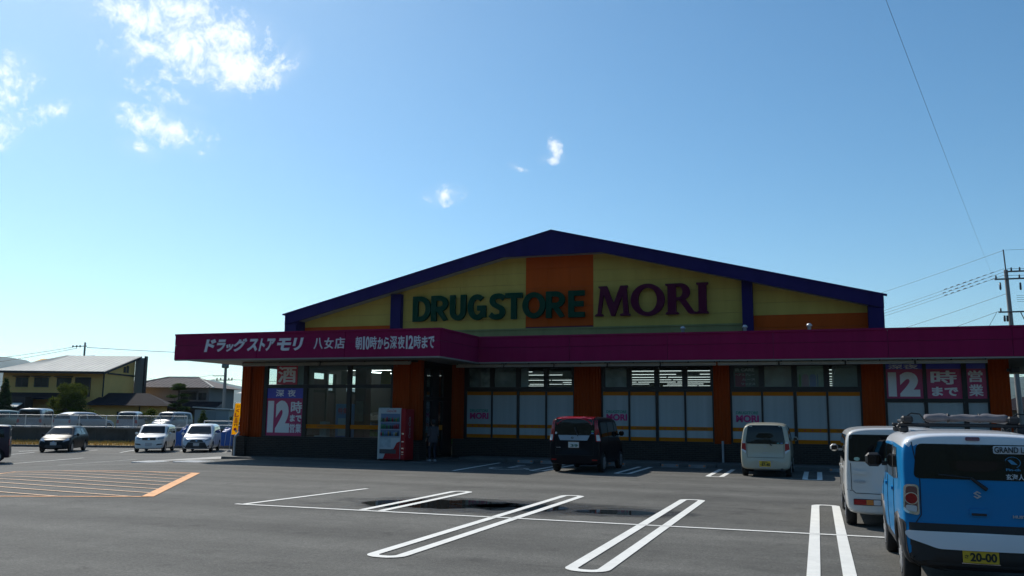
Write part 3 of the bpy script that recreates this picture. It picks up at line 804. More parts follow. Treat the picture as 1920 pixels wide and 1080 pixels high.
for s, x0, x1, z0, z1 in (('IR CARE', .06, .78, 3.48, 3.60), ('ヘアスプレー', .05, .80, 3.31, 3.40), ('ムース', .32, .80, 3.14, 3.22), ('ワックス', .30, .80, 2.97, 3.06)):
    text_fit(s, a + x0 * (c - a), a + (x0 + x1 * .98) * (c - a) if x0 < .1 else a + (x1 + .06) * (c - a), z0, z1, YM + .044, M_WHITE, p, bold=.035, depth=.002)
poster(2, 3, mat('grey_reflection_sheet', (.36, .37, .36), .7, var=.08, vscale=3.), .1, 1.)  # grey sheet paints in the greyish, reflecting look of this pane
part('reflection_streak', M_WHITE, lambda b: b.path([(PANES[2, 3][0] + .12, YM + .046, 2.92), (PANES[2, 3][0] + .14, YM + .046, 3.3), (PANES[2, 3][0] + .26, YM + .046, 3.62)], .012), PANES[2, 3][2])  # white line painted in as a reflection on the pane

# --- the corner block's shop window
XB = [-21.28, -19.39, -17.40, -15.46]
WB = part('window', M_FRAME, lambda b: (b.box(XB[0], XB[-1], YB - .02, YB + .1, 3.69, 3.75), b.box(XB[0], XB[-1], YB - .02, YB + .1, 2.76, 2.90), b.box(XB[0], XB[-1], YB - .05, YB + .12, .782, .85)))
for i, x in enumerate(XB):
    w = .09 if i in (1, 2) else .10
    part('mullion', M_FRAME, lambda b: (b.box(max(XB[0], x - w), min(XB[-1], x + w), YB - .018, YB + .098, .852, 2.758), b.box(max(XB[0], x - w), min(XB[-1], x + w), YB - .018, YB + .098, 2.902, 3.688)), WB)
for i in range(3):
    a, c = XB[i] + (.10 if i == 0 else .09), XB[i + 1] - (.09 if i < 2 else .10)
    part('pane', M_GLASS, lambda b: b.box(a, c, YB + .03, YB + .036, 2.90, 3.69), WB)
    g = part('pane', M_GLASS, lambda b: b.box(a, c, YB + .03, YB + .036, .85, 2.76), WB)
    if i > 0: part('film_stripe', M_ORSTRIPE, lambda b: b.box(a + .002, c - .002, YB + .021, YB + .025, 1.17, 1.33), g)
    if i == 1: text_fit('DRUGSTORE MORI', a + .5, c - .5, 1.22, 1.28, YB + .021, M_DKTEXT, g, bold=.012, depth=.002)
a, c = XB[0] + .10, XB[1] - .09
part('blue_film', M_BFILM, lambda b: b.box(a, c, YB + .018, YB + .026, 2.352, 2.758), WB)
mg = part('magenta_film', M_MFILM, lambda b: b.box(a, c, YB + .018, YB + .026, .855, 2.348), WB)
text_fit('深', a + .40, a + .79, 2.42, 2.70, YB + .018, M_WHITE, WB, bold=.03, depth=.003); text_fit('夜', a + .96, a + 1.34, 2.42, 2.70, YB + .018, M_WHITE, WB, bold=.03, depth=.003)
text_fit('12', a + .06, a + 1.10, .98, 2.26, YB + .018, M_WHITE, mg, bold=.075, depth=.003)
text_fit('時', a + 1.14, a + 1.66, 1.76, 2.24, YB + .018, M_WHITE, mg, bold=.04, depth=.003)
text_fit('まで', a + 1.12, a + 1.66, 1.42, 1.70, YB + .018, M_WHITE, mg, bold=.045, depth=.003)
text_fit('営業', a + 1.12, a + 1.66, .98, 1.34, YB + .018, M_WHITE, mg, bold=.04, depth=.003)
rs = part('red_film', mat('red_film', (.50, .02, .05), .4, coat=.4), lambda b: b.box(a + .40, a + 1.38, YB + .018, YB + .026, 2.905, 3.685), WB)
text_fit('酒', a + .46, a + 1.32, 2.98, 3.63, YB + .018, M_WHITE, rs, bold=.05, depth=.003)
part('blind', mat('grey_blind', (.34, .35, .34), .8), lambda b: b.box(a + 1.39, c, YB + .045, YB + .05, 2.905, 3.685), WB)

# --- automatic entrance in the block's flank, facing right
DR = part('entrance', M_FRAME, lambda b: b.box(XS - .10, XS + .02, 30.55, 33.35, 3.55, 3.9))
part('transom', M_FRAME, lambda b: b.box(XS - .10, XS + .02, 30.55, 33.35, 2.30, 2.46), DR); part('threshold', M_FRAME, lambda b: b.box(XS - .10, XS + .02, 30.55, 33.35, .11, .16), DR)
for y0, y1 in ((30.55, 30.64), (30.84, 31.05), (31.6, 32.2), (32.66, 33.35)): part('door_post', M_FRAME, lambda b: (b.box(XS - .09, XS + .015, y0, y1, .162, 2.298), b.box(XS - .09, XS + .015, y0, y1, 2.462, 3.548)), DR)
for y0, y1 in ((30.64, 30.84), (31.05, 31.6), (32.2, 32.66)):
    part('pane', M_GLASS, lambda b: (b.box(XS - .05, XS - .044, y0, y1, .16, 2.30), b.box(XS - .05, XS - .044, y0, y1, 2.46, 3.55)), DR)
part('notice', mat('pale_notice', (.42, .46, .62), .5), lambda b: b.box(XS - .06, XS - .054, 31.12, 31.52, 1.15, 2.25), DR)
part('notice_print', mat('violet_print', (.28, .10, .34), .5), lambda b: (b.box(XS - .053, XS - .051, 31.22, 31.44, 1.75, 2.0), b.box(XS - .053, XS - .051, 31.2, 31.46, 1.4, 1.55)), DR)
part('push_pad', mat('orange_pad', (.6, .2, .02), .5), lambda b: b.box(XS + .016, XS + .03, 32.28, 32.58, 1.15, 1.35), DR)

# --- canopy: seamed magenta fascia, soffit, flat roof
ZC0, ZC1 = 3.82, 4.83
def fascia_run(p, q, name='fascia_panel'):
    p, q = Vector(p), Vector(q); L_ = (q - p).length; n = max(1, round(L_ / 3.65)); u = (q - p) / L_; nr = Vector((u.y, -u.x))
    for i in range(n):
        a, c = p + u * (L_ * i / n + (.009 if i else 0)), p + u * (L_ * (i + 1) / n - (.009 if i < n - 1 else 0))
        for z0, z1 in ((ZC0, 4.368), (4.384, ZC1 - .07)):
            b = MB(); i0, i1 = a - nr * .03, c - nr * .03
            b.add([(a.x, a.y, z0), (c.x, c.y, z0), (i1.x, i1.y, z0), (i0.x, i0.y, z0), (a.x, a.y, z1), (c.x, c.y, z1), (i1.x, i1.y, z1), (i0.x, i0.y, z1)],
                  [(0, 1, 5, 4), (1, 2, 6, 5), (2, 3, 7, 6), (3, 0, 4, 7), (0, 3, 2, 1), (4, 5, 6, 7)]); b.fixn = True
            b.build(name, M_MAG, SHOP)
    a, c = p + nr * .035 - u * .0, q + nr * .035
    i0, i1 = p - nr * .12, q - nr * .12
    b = MB(); z0, z1 = ZC1 - .068, ZC1
    b.add([(a.x, a.y, z0), (c.x, c.y, z0), (i1.x, i1.y, z0), (i0.x, i0.y, z0), (a.x, a.y, z1), (c.x, c.y, z1), (i1.x, i1.y, z1), (i0.x, i0.y, z1)],
          [(0, 1, 5, 4), (1, 2, 6, 5), (2, 3, 7, 6), (3, 0, 4, 7), (0, 3, 2, 1), (4, 5, 6, 7)]); b.fixn = True
    b.build('fascia_cap', M_MAG, SHOP)
XE = 13.5
YF, YFM, XF0, XF1 = 28.13, 31.8, -24.1, -12.55
fascia_run((XF0, YF), (XF1, YF)); fascia_run((XF1, YF + .002), (XF1, YFM - .002)); fascia_run((XF1, YFM), (XE, YFM)); fascia_run((XF0, 37.0), (XF0, YF + .002)); fascia_run((XE, YFM + .002), (XE, 38.0))
part('fascia_backing', M_MAG_SEAM, lambda b: (b.box(XF0 + .035, XF1 - .035, YF + .032, YF + .10, ZC0 + .01, ZC1 - .08), b.box(XF1 - .10, XF1 - .032, YF + .1, YFM + .1, ZC0 + .01, ZC1 - .08), b.box(XF1 - .03, XE - .035, YFM + .032, YFM + .1, ZC0 + .01, ZC1 - .08)))
part('soffit', M_SOFFIT, lambda b: (b.box(XF0 + .04, XF1 - .11, YF + .11, 37.0, ZC0 + .006, ZC0 + .03), b.box(XF1 - .108, XE - .04, YFM + .11, 38.0, ZC0 + .006, ZC0 + .03)))
part('soffit_edge', M_SOFFIT, lambda b: (b.box(XF0 + .01, XF1 - .01, YF + .012, YF + .06, ZC0 - .05, ZC0 - .002), b.box(XF1 - .06, XF1 - .012, YF + .06, YFM + .06, ZC0 - .05, ZC0 - .002), b.box(XF1 - .01, XE - .01, YFM + .012, YFM + .06, ZC0 - .05, ZC0 - .002)))
part('flat_roof', mat('roof_membrane', (.25, .26, .26), .8, var=.1), lambda b: (b.box(XF0 + .13, XF1 - .13, YF + .13, 36.0, 4.55, 4.62), b.box(XF1 - .12, XE - .13, YFM + .13, 36.0, 4.55, 4.62), b.box(2.6, XE - .13, 36.01, 60., 4.55, 4.62)))
# rolled awnings under the fascia edge
M_AWN = mat('awning_roll', (.36, .35, .31), .6, var=.12, vscale=5.)
def awning(x0, x1, y, z):
    a = part('awning_roll', M_AWN, lambda b: (b.tube((x0, y, z), (x1, y, z), .062, n=10), b.tube((x0, y - .05, z - .06), (x1, y - .05, z - .06), .022, n=6)))
    for x in (x0 + .05, (x0 + x1) / 2, x1 - .05): part('bracket', M_FRAME, lambda b: b.box(x - .025, x + .025, y - .05, y + .08, z - .07, z + .075), a)
awning(-22.2, -18.6, YF + 1.85, 3.72); awning(-18.5, -14.6, YF + 1.85, 3.72)
xs_ = [-13.6, -11.55, -9.5, -7.4, -5.4, -3.35, -1.2, 1.0, 3.2, 5.4]
for x0, x1 in zip(xs_[:-1], xs_[1:]): awning(x0, x1 - .06, YFM + .34, 3.71)
part('canopy_post', M_WHITE_METAL, lambda b: b.tube((13.0, 32.3, 0), (13.0, 32.3, 3.83), .09, n=12))
cm = part('security_camera', M_FRAME, lambda b: (b.box(6.2, 6.45, 33.1, 33.35, 3.36, 3.56), b.box(6.1, 6.2, 33.2, 33.3, 3.4, 3.5)))
# canopy lettering
M_CANLET = mat('pale_lettering', (.66, .64, .66), .5)
for s, x0, x1, z0, z1 in (('ド', -22.62, -22.15, 4.10, 4.60), ('ラ', -22.08, -21.68, 4.10, 4.58), ('ッ', -21.66, -21.32, 4.10, 4.40), ('グ', -21.30, -20.72, 4.10, 4.60), ('ス', -20.64, -20.18, 4.10, 4.58), ('ト', -20.10, -19.86, 4.10, 4.58), ('ア', -19.80, -19.44, 4.10, 4.58), ('モ', -19.32, -18.72, 4.10, 4.58), ('リ', -18.62, -18.22, 4.10, 4.58)):
    text_fit(s, x0, x1, z0, z1, YF - .001, M_CANLET, SHOP, bold=.045, depth=.02, shear=.22, name='canopy_letter')
for s, x0, x1 in (('八', -17.72, -17.33), ('女', -17.27, -16.88), ('店', -16.82, -16.40)): text_fit(s, x0, x1, 4.14, 4.56, YF - .001, M_CANLET, SHOP, bold=.02, depth=.02, name='canopy_letter')
cur = 0; seq = [('朝', .34), ('1', .15), ('0', .2), ('時', .36), ('か', .3), ('ら', .28), ('深', .36), ('夜', .36), ('1', .14), ('2', .24), ('時', .36), ('ま', .3), ('で', .3)]
tot = sum(w for _, w in seq); x = -14.98 ; sc = (-12.72 - x) / tot
x = -15.95; sc = (-12.75 - x) / tot
for s, w in seq:
    a, c = x, x + w * sc * .88
    if s == '1': a, c = a + .02, c - .03
    text_fit(s, a, c, 4.10 if not s.isdigit() else 4.09, 4.57 if s not in 'からまで' else 4.53, YF - .001, M_CANLET, SHOP, bold=.022, depth=.02, name='canopy_letter'); x += w * sc

# --- gable
YG, YW = 35.3, 36.1
PK = (-10.62, 9.70); EL = (-23.90, 6.42); ER = (2.53, 6.42)
mL = (PK[1] - EL[1]) / (PK[0] - EL[0]); mR = (PK[1] - ER[1]) / (ER[0] - PK[0])
TH = .49
part('rake_board', M_BLUE, lambda b: b.prism([EL, PK, (PK[0], PK[1] - TH), (EL[0], EL[1] - TH)], 0, 'y', YG, YG + .12))
part('rake_board', M_BLUE, lambda b: b.prism([PK, ER, (ER[0], ER[1] - TH), (PK[0], PK[1] - TH)], 0, 'y', YG, YG + .12))
zi = 8.66
part('apex_panel', M_BLUE, lambda b: b.prism([(PK[0], PK[1] - TH - .002), (PK[0] + (PK[1] - TH - zi) / mR, zi), (PK[0] - (PK[1] - TH - zi) / mL, zi)], 0, 'y', YG + .004, YG + .1))
part('rake_cap', M_BLUE, lambda b: (b.prism([(EL[0] - .12, EL[1] - .03), PK, (PK[0], PK[1] + .06), (EL[0] - .12, EL[1] + .03)], 0, 'y', YG - .05, YG + .2)))
part('rake_cap', M_BLUE, lambda b: (b.prism([PK, (ER[0] + .12, ER[1] - .03), (ER[0] + .12, ER[1] + .03), (PK[0], PK[1] + .06)], 0, 'y', YG - .05, YG + .2)))
ROOF_Y = 72.
part('roof_slope', M_BLUE, lambda b: b.prism([EL, PK, (PK[0], PK[1] - .12), (EL[0], EL[1] - .12)], 0, 'y', YG + .202, ROOF_Y))
part('roof_slope', M_BLUE, lambda b: b.prism([PK, ER, (ER[0], ER[1] - .12), (PK[0], PK[1] - .12)], 0, 'y', YG + .202, ROOF_Y))
part('soffit', M_SOFFIT, lambda b: b.prism([(EL[0] + .05, EL[1] - TH + .05), (PK[0] - (PK[1] - TH - zi) / mL, zi + .06), (PK[0] - (PK[1] - TH - zi) / mL, zi + .09), (EL[0] + .05, EL[1] - TH + .08)], 0, 'y', YG + .125, YW))
part('soffit', M_SOFFIT, lambda b: b.prism([(ER[0] - .05, ER[1] - TH + .05), (PK[0] + (PK[1] - TH - zi) / mR, zi + .06), (PK[0] + (PK[1] - TH - zi) / mR, zi + .09), (ER[0] - .05, ER[1] - TH + .08)], 0, 'y', YG + .125, YW))
part('soffit', M_SOFFIT, lambda b: b.box(PK[0] - (PK[1] - TH - zi) / mL + .01, PK[0] + (PK[1] - TH - zi) / mR - .01, YG + .125, YW, zi + .06, zi + .09))
for x0, x1, y0 in ((EL[0] + .02, EL[0] + .62, YG + .004), (ER[0] - .55, ER[0] - .02, YG + .004)):
    part('corner_post', M_BLUE, lambda b: b.box(x0, x1, y0 + .12, YW + .1, 4.5, 6.3)); part('corner_post_face', M_BLUE, lambda b: b.box(x0 - .01, x1 + .01, y0, y0 + .118, 4.5, 5.94))
for x0, x1 in ((-18.55, -18.03), (-2.72, -2.30)): part('gable_post', M_BLUE, lambda b: b.box(x0, x1, YW - .28, YW + .01, 4.5, 7.28))
def board(x0, x1, z0, z1, m, y=YW, name='siding_board'):
    poly = [(x0 + .003, z0 + .004), (x1 - .003, z0 + .004), (x1 - .003, z1 - .004), (x0 + .003, z1 - .004)]
    poly = clip_poly(poly, -mL, 1, EL[1] - mL * EL[0] - .2); poly = clip_poly(poly, mR, 1, ER[1] + mR * ER[0] - .2) if poly else poly
    if len(poly) >= 3:
        jit = rnd.uniform(-.004, .004)
        b = MB(); b.prism(poly, 0, 'y', y + jit, y + .03 + jit); b.build(name, m, SHOP)
part('gable_backing', M_MAG_SEAM, lambda b: b.prism([(EL[0] + .1, 4.5), (ER[0] - .1, 4.5), (ER[0] - .1, 6.2), (PK[0], 9.4), (EL[0] + .1, 6.2)], 0, 'y', YW + .035, YW + .09))
XO0, XO1 = -12.02, -8.95
for (xa, xb) in ((-23.3, -18.3), (-18.3, XO0), (XO1, -2.5), (-2.5, 2.1)):
    side = xa < -20 or xb > 0
    zb = 5.86 if side else 5.50
    z = zb
    while z < 9.2:
        z1 = z + .505; n = max(1, round((xb - xa) / 3.1))
        for i in range(n): board(xa + (xb - xa) * i / n, xa + (xb - xa) * (i + 1) / n, z, z1, M_YELLOW)
        z = z1
    if side:
        for k in range(2): board(xa, xb, 4.85 + k * .505, 4.85 + (k + 1) * .505, M_ORANGE2)
for k in range(5): board(-18.3 + k * 3.16, -18.3 + (k + 1) * 3.16, 4.60, 5.49, M_PLINTH, y=YW - .02, name='plinth_board')
for i in range(3):
    for k in range(4):
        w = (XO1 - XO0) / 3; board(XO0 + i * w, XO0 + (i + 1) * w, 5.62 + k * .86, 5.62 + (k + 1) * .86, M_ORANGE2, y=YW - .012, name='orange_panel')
part('plinth_trim', M_PLINTH, lambda b: b.box(-18.0, -2.75, YW - .06, YW - .022, 5.49, 5.56))
# lettering on the gable
def spline(p, k=6):
    out = []
    for i in range(len(p) - 1):
        p0, p1, p2, p3 = (Vector(p[max(0, min(len(p) - 1, j))]) for j in (i - 1, i, i + 1, i + 2))
        for n in range(k):
            t = n / k; out.append(tuple(.5 * ((2 * p1) + (p2 - p0) * t + (2 * p0 - 5 * p1 + 4 * p2 - p3) * t * t + (3 * p1 - p0 - 3 * p2 + p3) * t ** 3)))
    return out + [tuple(p[-1])]
def arc(cx, cz, rx, rz, a0, a1, n=18): return [(cx + rx * math.cos(R(a0 + (a1 - a0) * i / n)), cz + rz * math.sin(R(a0 + (a1 - a0) * i / n))) for i in range(n + 1)]
def block_letter(ch, x0, x1, z0, z1, t=.26):
    """heavy sans letter built from broad strokes"""
    W, H = x1 - x0, z1 - z0; l, r, bt, T = t / 2, W - t / 2, t * .45, H - t * .45; m = H * .47
    stem = [(l, 0), (l, H)]
    P = {'D': [stem, [(l, T), (W * .42, T)] + arc(W * .42, H / 2, r - W * .42, T - H / 2, 90, -90) + [(l, bt)]],
         'R': [stem, [(l, T), (W * .48, T)] + arc(W * .48, (T + m) / 2, r - W * .50, (T - m) / 2, 90, -90) + [(l, m)], [(W * .42, m), (W - t * .52, 0)]],
         'U': [[(l, H), (l, H * .38)] + arc(W / 2, H * .38, W / 2 - l, H * .38 - bt, 180, 360) + [(r, H * .38), (r, H)]],
         'G': [arc(W * .52, H / 2, W * .52 - l, H / 2 - bt, 48, 322, 26), [(W * .52, H * .46), (W, H * .46)], [(r, H * .50), (r, H * .10)]],
         'S': [spline([(W * u, H * v) for u, v in ((.90, .80), (.72, .885), (.50, .90), (.27, .85), (.20, .71), (.30, .585), (.52, .50), (.74, .41), (.81, .28), (.72, .145), (.48, .10), (.26, .115), (.08, .20))])],
         'T': [[(0, T), (W, T)], [(W / 2, 0), (W / 2, H - t * .4)]], 'O': [arc(W / 2, H / 2, W / 2 - l, H / 2 - bt, 0, 360, 36)],
         'E': [stem, [(l, T), (W, T)], [(l, H * .5), (W * .93, H * .5)], [(l, bt), (W, bt)]]}[ch]
    b = MB()
    for k, pts in enumerate(P):
        y0, y1 = YW - .23 + .003 * k, YW - .10; closed = ch == 'O'; n = len(pts); vs_ = []
        for i in range(n):
            a, c = (Vector(pts[i - 1 if i else (n - 2 if closed else 0)]), Vector(pts[i + 1 if i < n - 1 else (1 if closed else n - 1)])); d = (c - a).normalized(); nr = Vector((-d.y, d.x)); hv = t / 2 * (1 - .12 * abs(nr.y))
            for sg in (-1, 1):
                q = Vector(pts[i]) + nr * hv * sg; q.y = max(0, min(H, q.y))
                for y in (y0, y1): vs_.append((x0 + q.x, y, z0 + q.y))
        fs = []
        for i in range(n - 1):
            o, e = i * 4, i * 4 + 4
            fs += [(o, o + 2, e + 2, e), (o + 1, e + 1, e + 3, o + 3), (o, e, e + 1, o + 1), (o + 2, o + 3, e + 3, e + 2)]
        if not closed: fs += [(0, 1, 3, 2), (n * 4 - 4, n * 4 - 2, n * 4 - 1, n * 4 - 3)]
        b.add(vs_, fs)
    b.fixn = True
    return b.build('sign_letter', M_GREEN, SHOP)
zx = lambda q: -17.44 + (q - 845) / (1910 - 845) * 8.15
for ch, q0, q1 in (('D', 845, 963), ('R', 966, 1077), ('U', 1087, 1190), ('G', 1201, 1316), ('S', 1335, 1438), ('T', 1436, 1541), ('O', 1541, 1680), ('R', 1683, 1798), ('E', 1815, 1910)):
    block_letter(ch, zx(q0), zx(q1), 5.97, 7.14)
def serif_letters():
    zq = lambda q: -8.82 + (q - 118) / (775 - 118) * 4.77
    z0, z1 = 5.98, 7.27; H = z1 - z0; d0, d1 = YW - .24, YW - .10
    def poly(b, pts, x0, x1): b.prism([(x0 + u * (x1 - x0), z0 + v * H) for u, v in pts], 0, 'y', d0, d1)
    def letter(fn): b = MB(); fn(b); b.build('sign_letter', M_PURPLE, SHOP)
    def M_(b):
        x0, x1 = zq(118), zq(328)
        poly(b, [(0, 0), (.22, 0), (.24, .05), (.17, .09), (.25, .72), (.46, .0), (.56, 0), (.78, .70), (.80, .09), (.70, .05), (.72, 0), (1, 0), (1, .05), (.95, .09), (.90, .90), (.93, .95), (.93, 1), (.72, 1), (.53, .42), (.34, 1), (.10, 1), (.10, .95), (.15, .91), (.07, .09), (0, .05)], x0, x1)
    def O_(b):
        x0, x1 = zq(330), zq(528); cx = (x0 + x1) / 2; a = (x1 - x0) / 2; n = 40; o = []; i = []
        for k in range(n):
            t = 2 * math.pi * k / n; o.append((cx + a * math.cos(t), z0 + H * (.5 + .53 * math.sin(t)))); i.append((cx + a * .55 * math.cos(t), z0 + H * (.5 + .40 * math.sin(t))))
        vs_ = [(x, y, z) for y in (d0, d1) for x, z in o + i]
        fs = []
        for k in range(n):
            k2 = (k + 1) % n
            fs += [(k, k2, n + k2, n + k), (2 * n + k, 3 * n + k, 3 * n + k2, 2 * n + k2), (k, 2 * n + k, 2 * n + k2, k2), (n + k, n + k2, 3 * n + k2, 3 * n + k)]
        b.add(vs_, fs); b.fixn = True
    def R_(b):
        x0, x1 = zq(532), zq(712)
        poly(b, [(0, 0), (.42, 0), (.42, .05), (.34, .09), (.34, .92), (.40, 1), (0, 1), (0, .95), (.07, .91), (.07, .09), (0, .05)], x0, x1)
        n = 14; out = [(.34, 1)] + [(.48 + .30 * math.sin(math.pi * k / n), .725 + .275 * math.cos(math.pi * k / n)) for k in range(n + 1)] + [(.34, .45)]
        inn = [(.34, .90)] + [(.42 + .12 * math.sin(math.pi * k / n), .725 + .175 * math.cos(math.pi * k / n)) for k in range(n + 1)] + [(.34, .55)]
        m = len(out); vs_ = [(x0 + u * (x1 - x0), y, z0 + v * H) for y in (d0, d1) for u, v in out + inn]; fs = []
        for k in range(m - 1): fs += [(k, k + 1, m + k + 1, m + k), (2 * m + k, 3 * m + k, 3 * m + k + 1, 2 * m + k + 1), (k, 2 * m + k, 2 * m + k + 1, k + 1), (m + k, m + k + 1, 3 * m + k + 1, 3 * m + k)]
        b.add(vs_, fs)
        poly(b, [(.42, .47), (.62, .50), (.90, .08), (1.0, .05), (1.0, 0), (.78, 0), (.70, .05)], x0, x1)
    def I_(b):
        x0, x1 = zq(708), zq(775)
        poly(b, [(0, 0), (1, 0), (1, .05), (.84, .09), (.84, .91), (1, .95), (1, 1), (0, 1), (0, .95), (.16, .91), (.16, .09), (0, .05)], x0, x1)
    for fn in (M_, O_, R_, I_): letter(fn)
serif_letters()
# roof vents
M_ZINC = mat('zinc', (.42, .44, .46), .4, .5)
for x in (-4.79, -2.47, -.17):
    part('roof_vent', M_ZINC, lambda b: b.lathe([(.001, 5.24), (.05, 5.23), (.095, 5.18), (.105, 5.13), (.065, 5.13), (.06, 4.6)], (x, 33.6, 0), n=14))
# hall walls and interior
part('wall', M_INT, lambda b: (b.box(XL - .1, XR + .1, 71.8, 72, 0, 6.3), b.box(XR - .1, XR + .1, YM + .2, 71.8, 0, 4.5), b.box(2.0, 2.2, YW + .1, 71.8, 4.1, 6.3), b.box(-23.4, -23.2, YW + .1, 71.8, 4.1, 6.2)))
def left_wall(b):
    x0, x1 = XL - .1, XL + .1
    op = [(31.25, 33.1), (35.4, 36.55), (36.7, 37.4), (38.4, 39.9)]
    y = YB + .3
    for a, c in op: b.box(x0, x1, y, a, .78, 4.1); y = c
    b.box(x0, x1, y, 71.8, .78, 4.1)
    for a, c in op: b.box(x0, x1, a, c, 3.66, 4.1)
part('wall', M_INT, left_wall)
for a, c, zz in ((35.4, 36.55, 3.38), (36.7, 37.4, 2.98), (38.4, 39.9, 3.02), (31.25, 33.1, 2.9)):
    part('wall_sign', mat('back_of_poster', (.10, .07, .07), .8), lambda b: b.box(XL - .03, XL + .03, a, c, .78, zz - .16 if a != 35.4 else zz))
    part('window_bar', M_FRAME, lambda b: b.box(XL - .05, XL + .05, a, c, 2.74, 2.86))
part('shop_floor', M_FLOOR, lambda b: (b.box(XL + .1, XS - .11, YB + .16, YM + .16, .0, .13), b.box(XL + .1, XR - .1, YM + .162, 71.8, 0, .13)))
part('ceiling', M_CEIL, lambda b: (b.box(XL + .1, XS - .11, YB + .3, YM + .24, 4.02, 4.06), b.box(XL + .1, XR - .1, YM + .26, 71.8, 4.02, 4.06)))
r5 = random.Random(21)
y = 38.0; rows = []
while y < 70: rows.append(y); y += 3.3
for ri, y in enumerate(rows):
    b = MB(); x = XL + .9 + r5.uniform(0, 1.2)
    while x < XR - 2.6:
        l = 2.36
        if r5.random() > .16: b.box(x, x + l, y - .025, y + .025, 3.91, 3.928)
        x += l + r5.choice((.1, .1, .1, 1.2))
    b.build('light_row', M_TUBE, SHOP)
M_TUBE2 = mat('bright_fluorescent_tube', (.9, .9, .9), .5, emit=(.95, 1., .97), estr=9.0); M_TUBE2.cycles.emission_sampling = 'AUTO'
part('light_row', M_TUBE2, lambda b: b.box(-21.6, -18.6, 37.35, 37.43, 3.84, 3.90)); part('light_row', M_TUBE2, lambda b: b.add([(-21.9, 38.9, 3.86), (-21.9, 39.0, 3.86), (-20.4, 43.0, 3.86), (-20.4, 42.9, 3.86), (-21.9, 38.9, 3.9), (-21.9, 39.0, 3.9), (-20.4, 43.0, 3.9), (-20.4, 42.9, 3.9)], [(0, 1, 2, 3), (7, 6, 5, 4), (0, 4, 5, 1), (3, 2, 6, 7), (1, 5, 6, 2), (0, 3, 7, 4)]))
M_SHELF = mat('shelf_steel', (.20, .20, .20), .6); M_GOODS = [mat('goods_%s' % n, c, .5, var=.3, vscale=9) for n, c in (('red', (.35, .05, .04)), ('green', (.10, .25, .06)), ('blue', (.06, .12, .30)), ('white', (.5, .5, .48)), ('ochre', (.40, .26, .06)))]
for gi, (xa, gy, lab) in enumerate(((-21.6, 38.6, 'dim stocked shelf low behind the middle pane of the corner window'), (-20.2, 42.2, 'second dim stocked shelf, further back behind the corner window'))):
    if True:
        t = thing('shelf_unit', lab, 'shelf', (xa, gy, .13), group='shelf units inside the shop')
        b = MB(); b.box(0, 4.6, .35, .39, 0, 1.7)
        for z in (.1, .5, .9, 1.3): b.box(0, 4.6, 0, .349, z, z + .03)
        b.build('rack', M_SHELF, t)
        for k, z in enumerate((.13, .53, .93, 1.33)):
            b = MB(); x = .05
            while x < 4.4: w = r5.uniform(.1, .3); b.box(x, x + w - .02, .05, .3, z + .002, z + r5.uniform(.15, .33)); x += w
            tag(b.build('goods', M_GOODS[(gi + k) % 5], t), kind='stuff')
# things standing in the corner window
t = thing('display_stand', 'blue cardboard display stand behind the middle pane of the corner window', 'display', (-18.05, 31.2, .13))
b = MB(); b.box(-.42, .42, -.02, .02, .05, 2.02); b.build('board', mat('sky_blue_card', (.10, .26, .52), .5), t)
b = MB(); b.box(-.30, .30, -.032, -.022, .75, 1.45); b.build('picture', mat('pale_print', (.42, .55, .58), .5, var=.2, vscale=4), t)
text_fit('特集', -.32, .12, 1.62, 1.86, -.022, mat('red_lettering', (.55, .04, .08), .5), t, bold=.04, depth=.003)
b = MB(); b.box(-.3, .3, .0, .3, 0, .05); b.build('foot', M_SHELF, t)
for nm, lab, x, y, w, h, col in (('carton', 'lime green carton low behind the right pane of the corner window', -16.95, 30.75, .34, .70, (.30, .42, .05)), ('carton', 'pale blue carton low behind the right pane, beside the green one', -16.45, 30.75, .52, .68, (.34, .50, .58)), ('carton', 'grey carton beside the blue stand in the corner window', -18.85, 31.0, .3, 1.3, (.34, .40, .40))):
    t = thing(nm, lab, 'box', (x, y, .13)); b = MB(); b.bevbox(-w / 2, w / 2, -.15, .15, 0, h, .01); b.build('box', mat('card_%d' % int(abs(x * 100)), col, .6, var=.15, vscale=6), t)
    b = MB(); b.box(-w / 2 + .002, w / 2 - .002, -.155, -.1505, h * .45, h * .55); b.build('tape', mat('tape', (.5, .5, .45), .4), t)
t = thing('towel_pile', 'pile of folded white, pink and blue goods at the foot of the corner window', 'goods', (-18.4, 30.62, .13))
for k, (x0, x1, z, col) in enumerate(((-.7, -.1, .75, (.62, .62, .60)), (-.12, .35, .72, (.60, .34, .36)), (.3, .95, .74, (.08, .12, .42)))):
    b = MB()
    for j in range(5): b.bevbox(x0 + r5.uniform(0, .05), x1 - r5.uniform(0, .05), -.1, .16, j * z / 5 + .002, (j + 1) * z / 5, .03)
    b.build('folded_goods', mat('cloth_%d' % k, col, .9), t)

t = thing('poster_stand', 'white price poster on a stand behind the right pane of the corner window', 'poster', (-16.6, 32.0, .13))
b = MB(); b.box(-.35, .35, -.02, .02, 1.0, 1.9); b.build('board', mat('pale_poster', (.55, .56, .52), .5, var=.15, vscale=5), t); b = MB(); b.box(-.30, .30, -.028, -.022, 1.55, 1.82); b.build('print', mat('yellow_print', (.60, .42, .03), .5), t); b = MB(); b.tube((0, .05, 0), (0, .05, 1.1), .02, n=8); b.build('post', M_SHELF, t)
t = thing('column', 'dark red interior column behind the middle pane of the corner window', 'column', (-19.6, 35.4, .13))
b = MB(); b.bevbox(-.28, .28, -.28, .28, 0, 3.88, .03); b.build('shaft', mat('oxblood_column', (.22, .07, .07), .6), t); b = MB(); b.box(-.2, .2, -.292, -.285, 1.3, 2.2); b.build('poster', mat('column_poster', (.55, .50, .42), .5, var=.3, vscale=6), t)
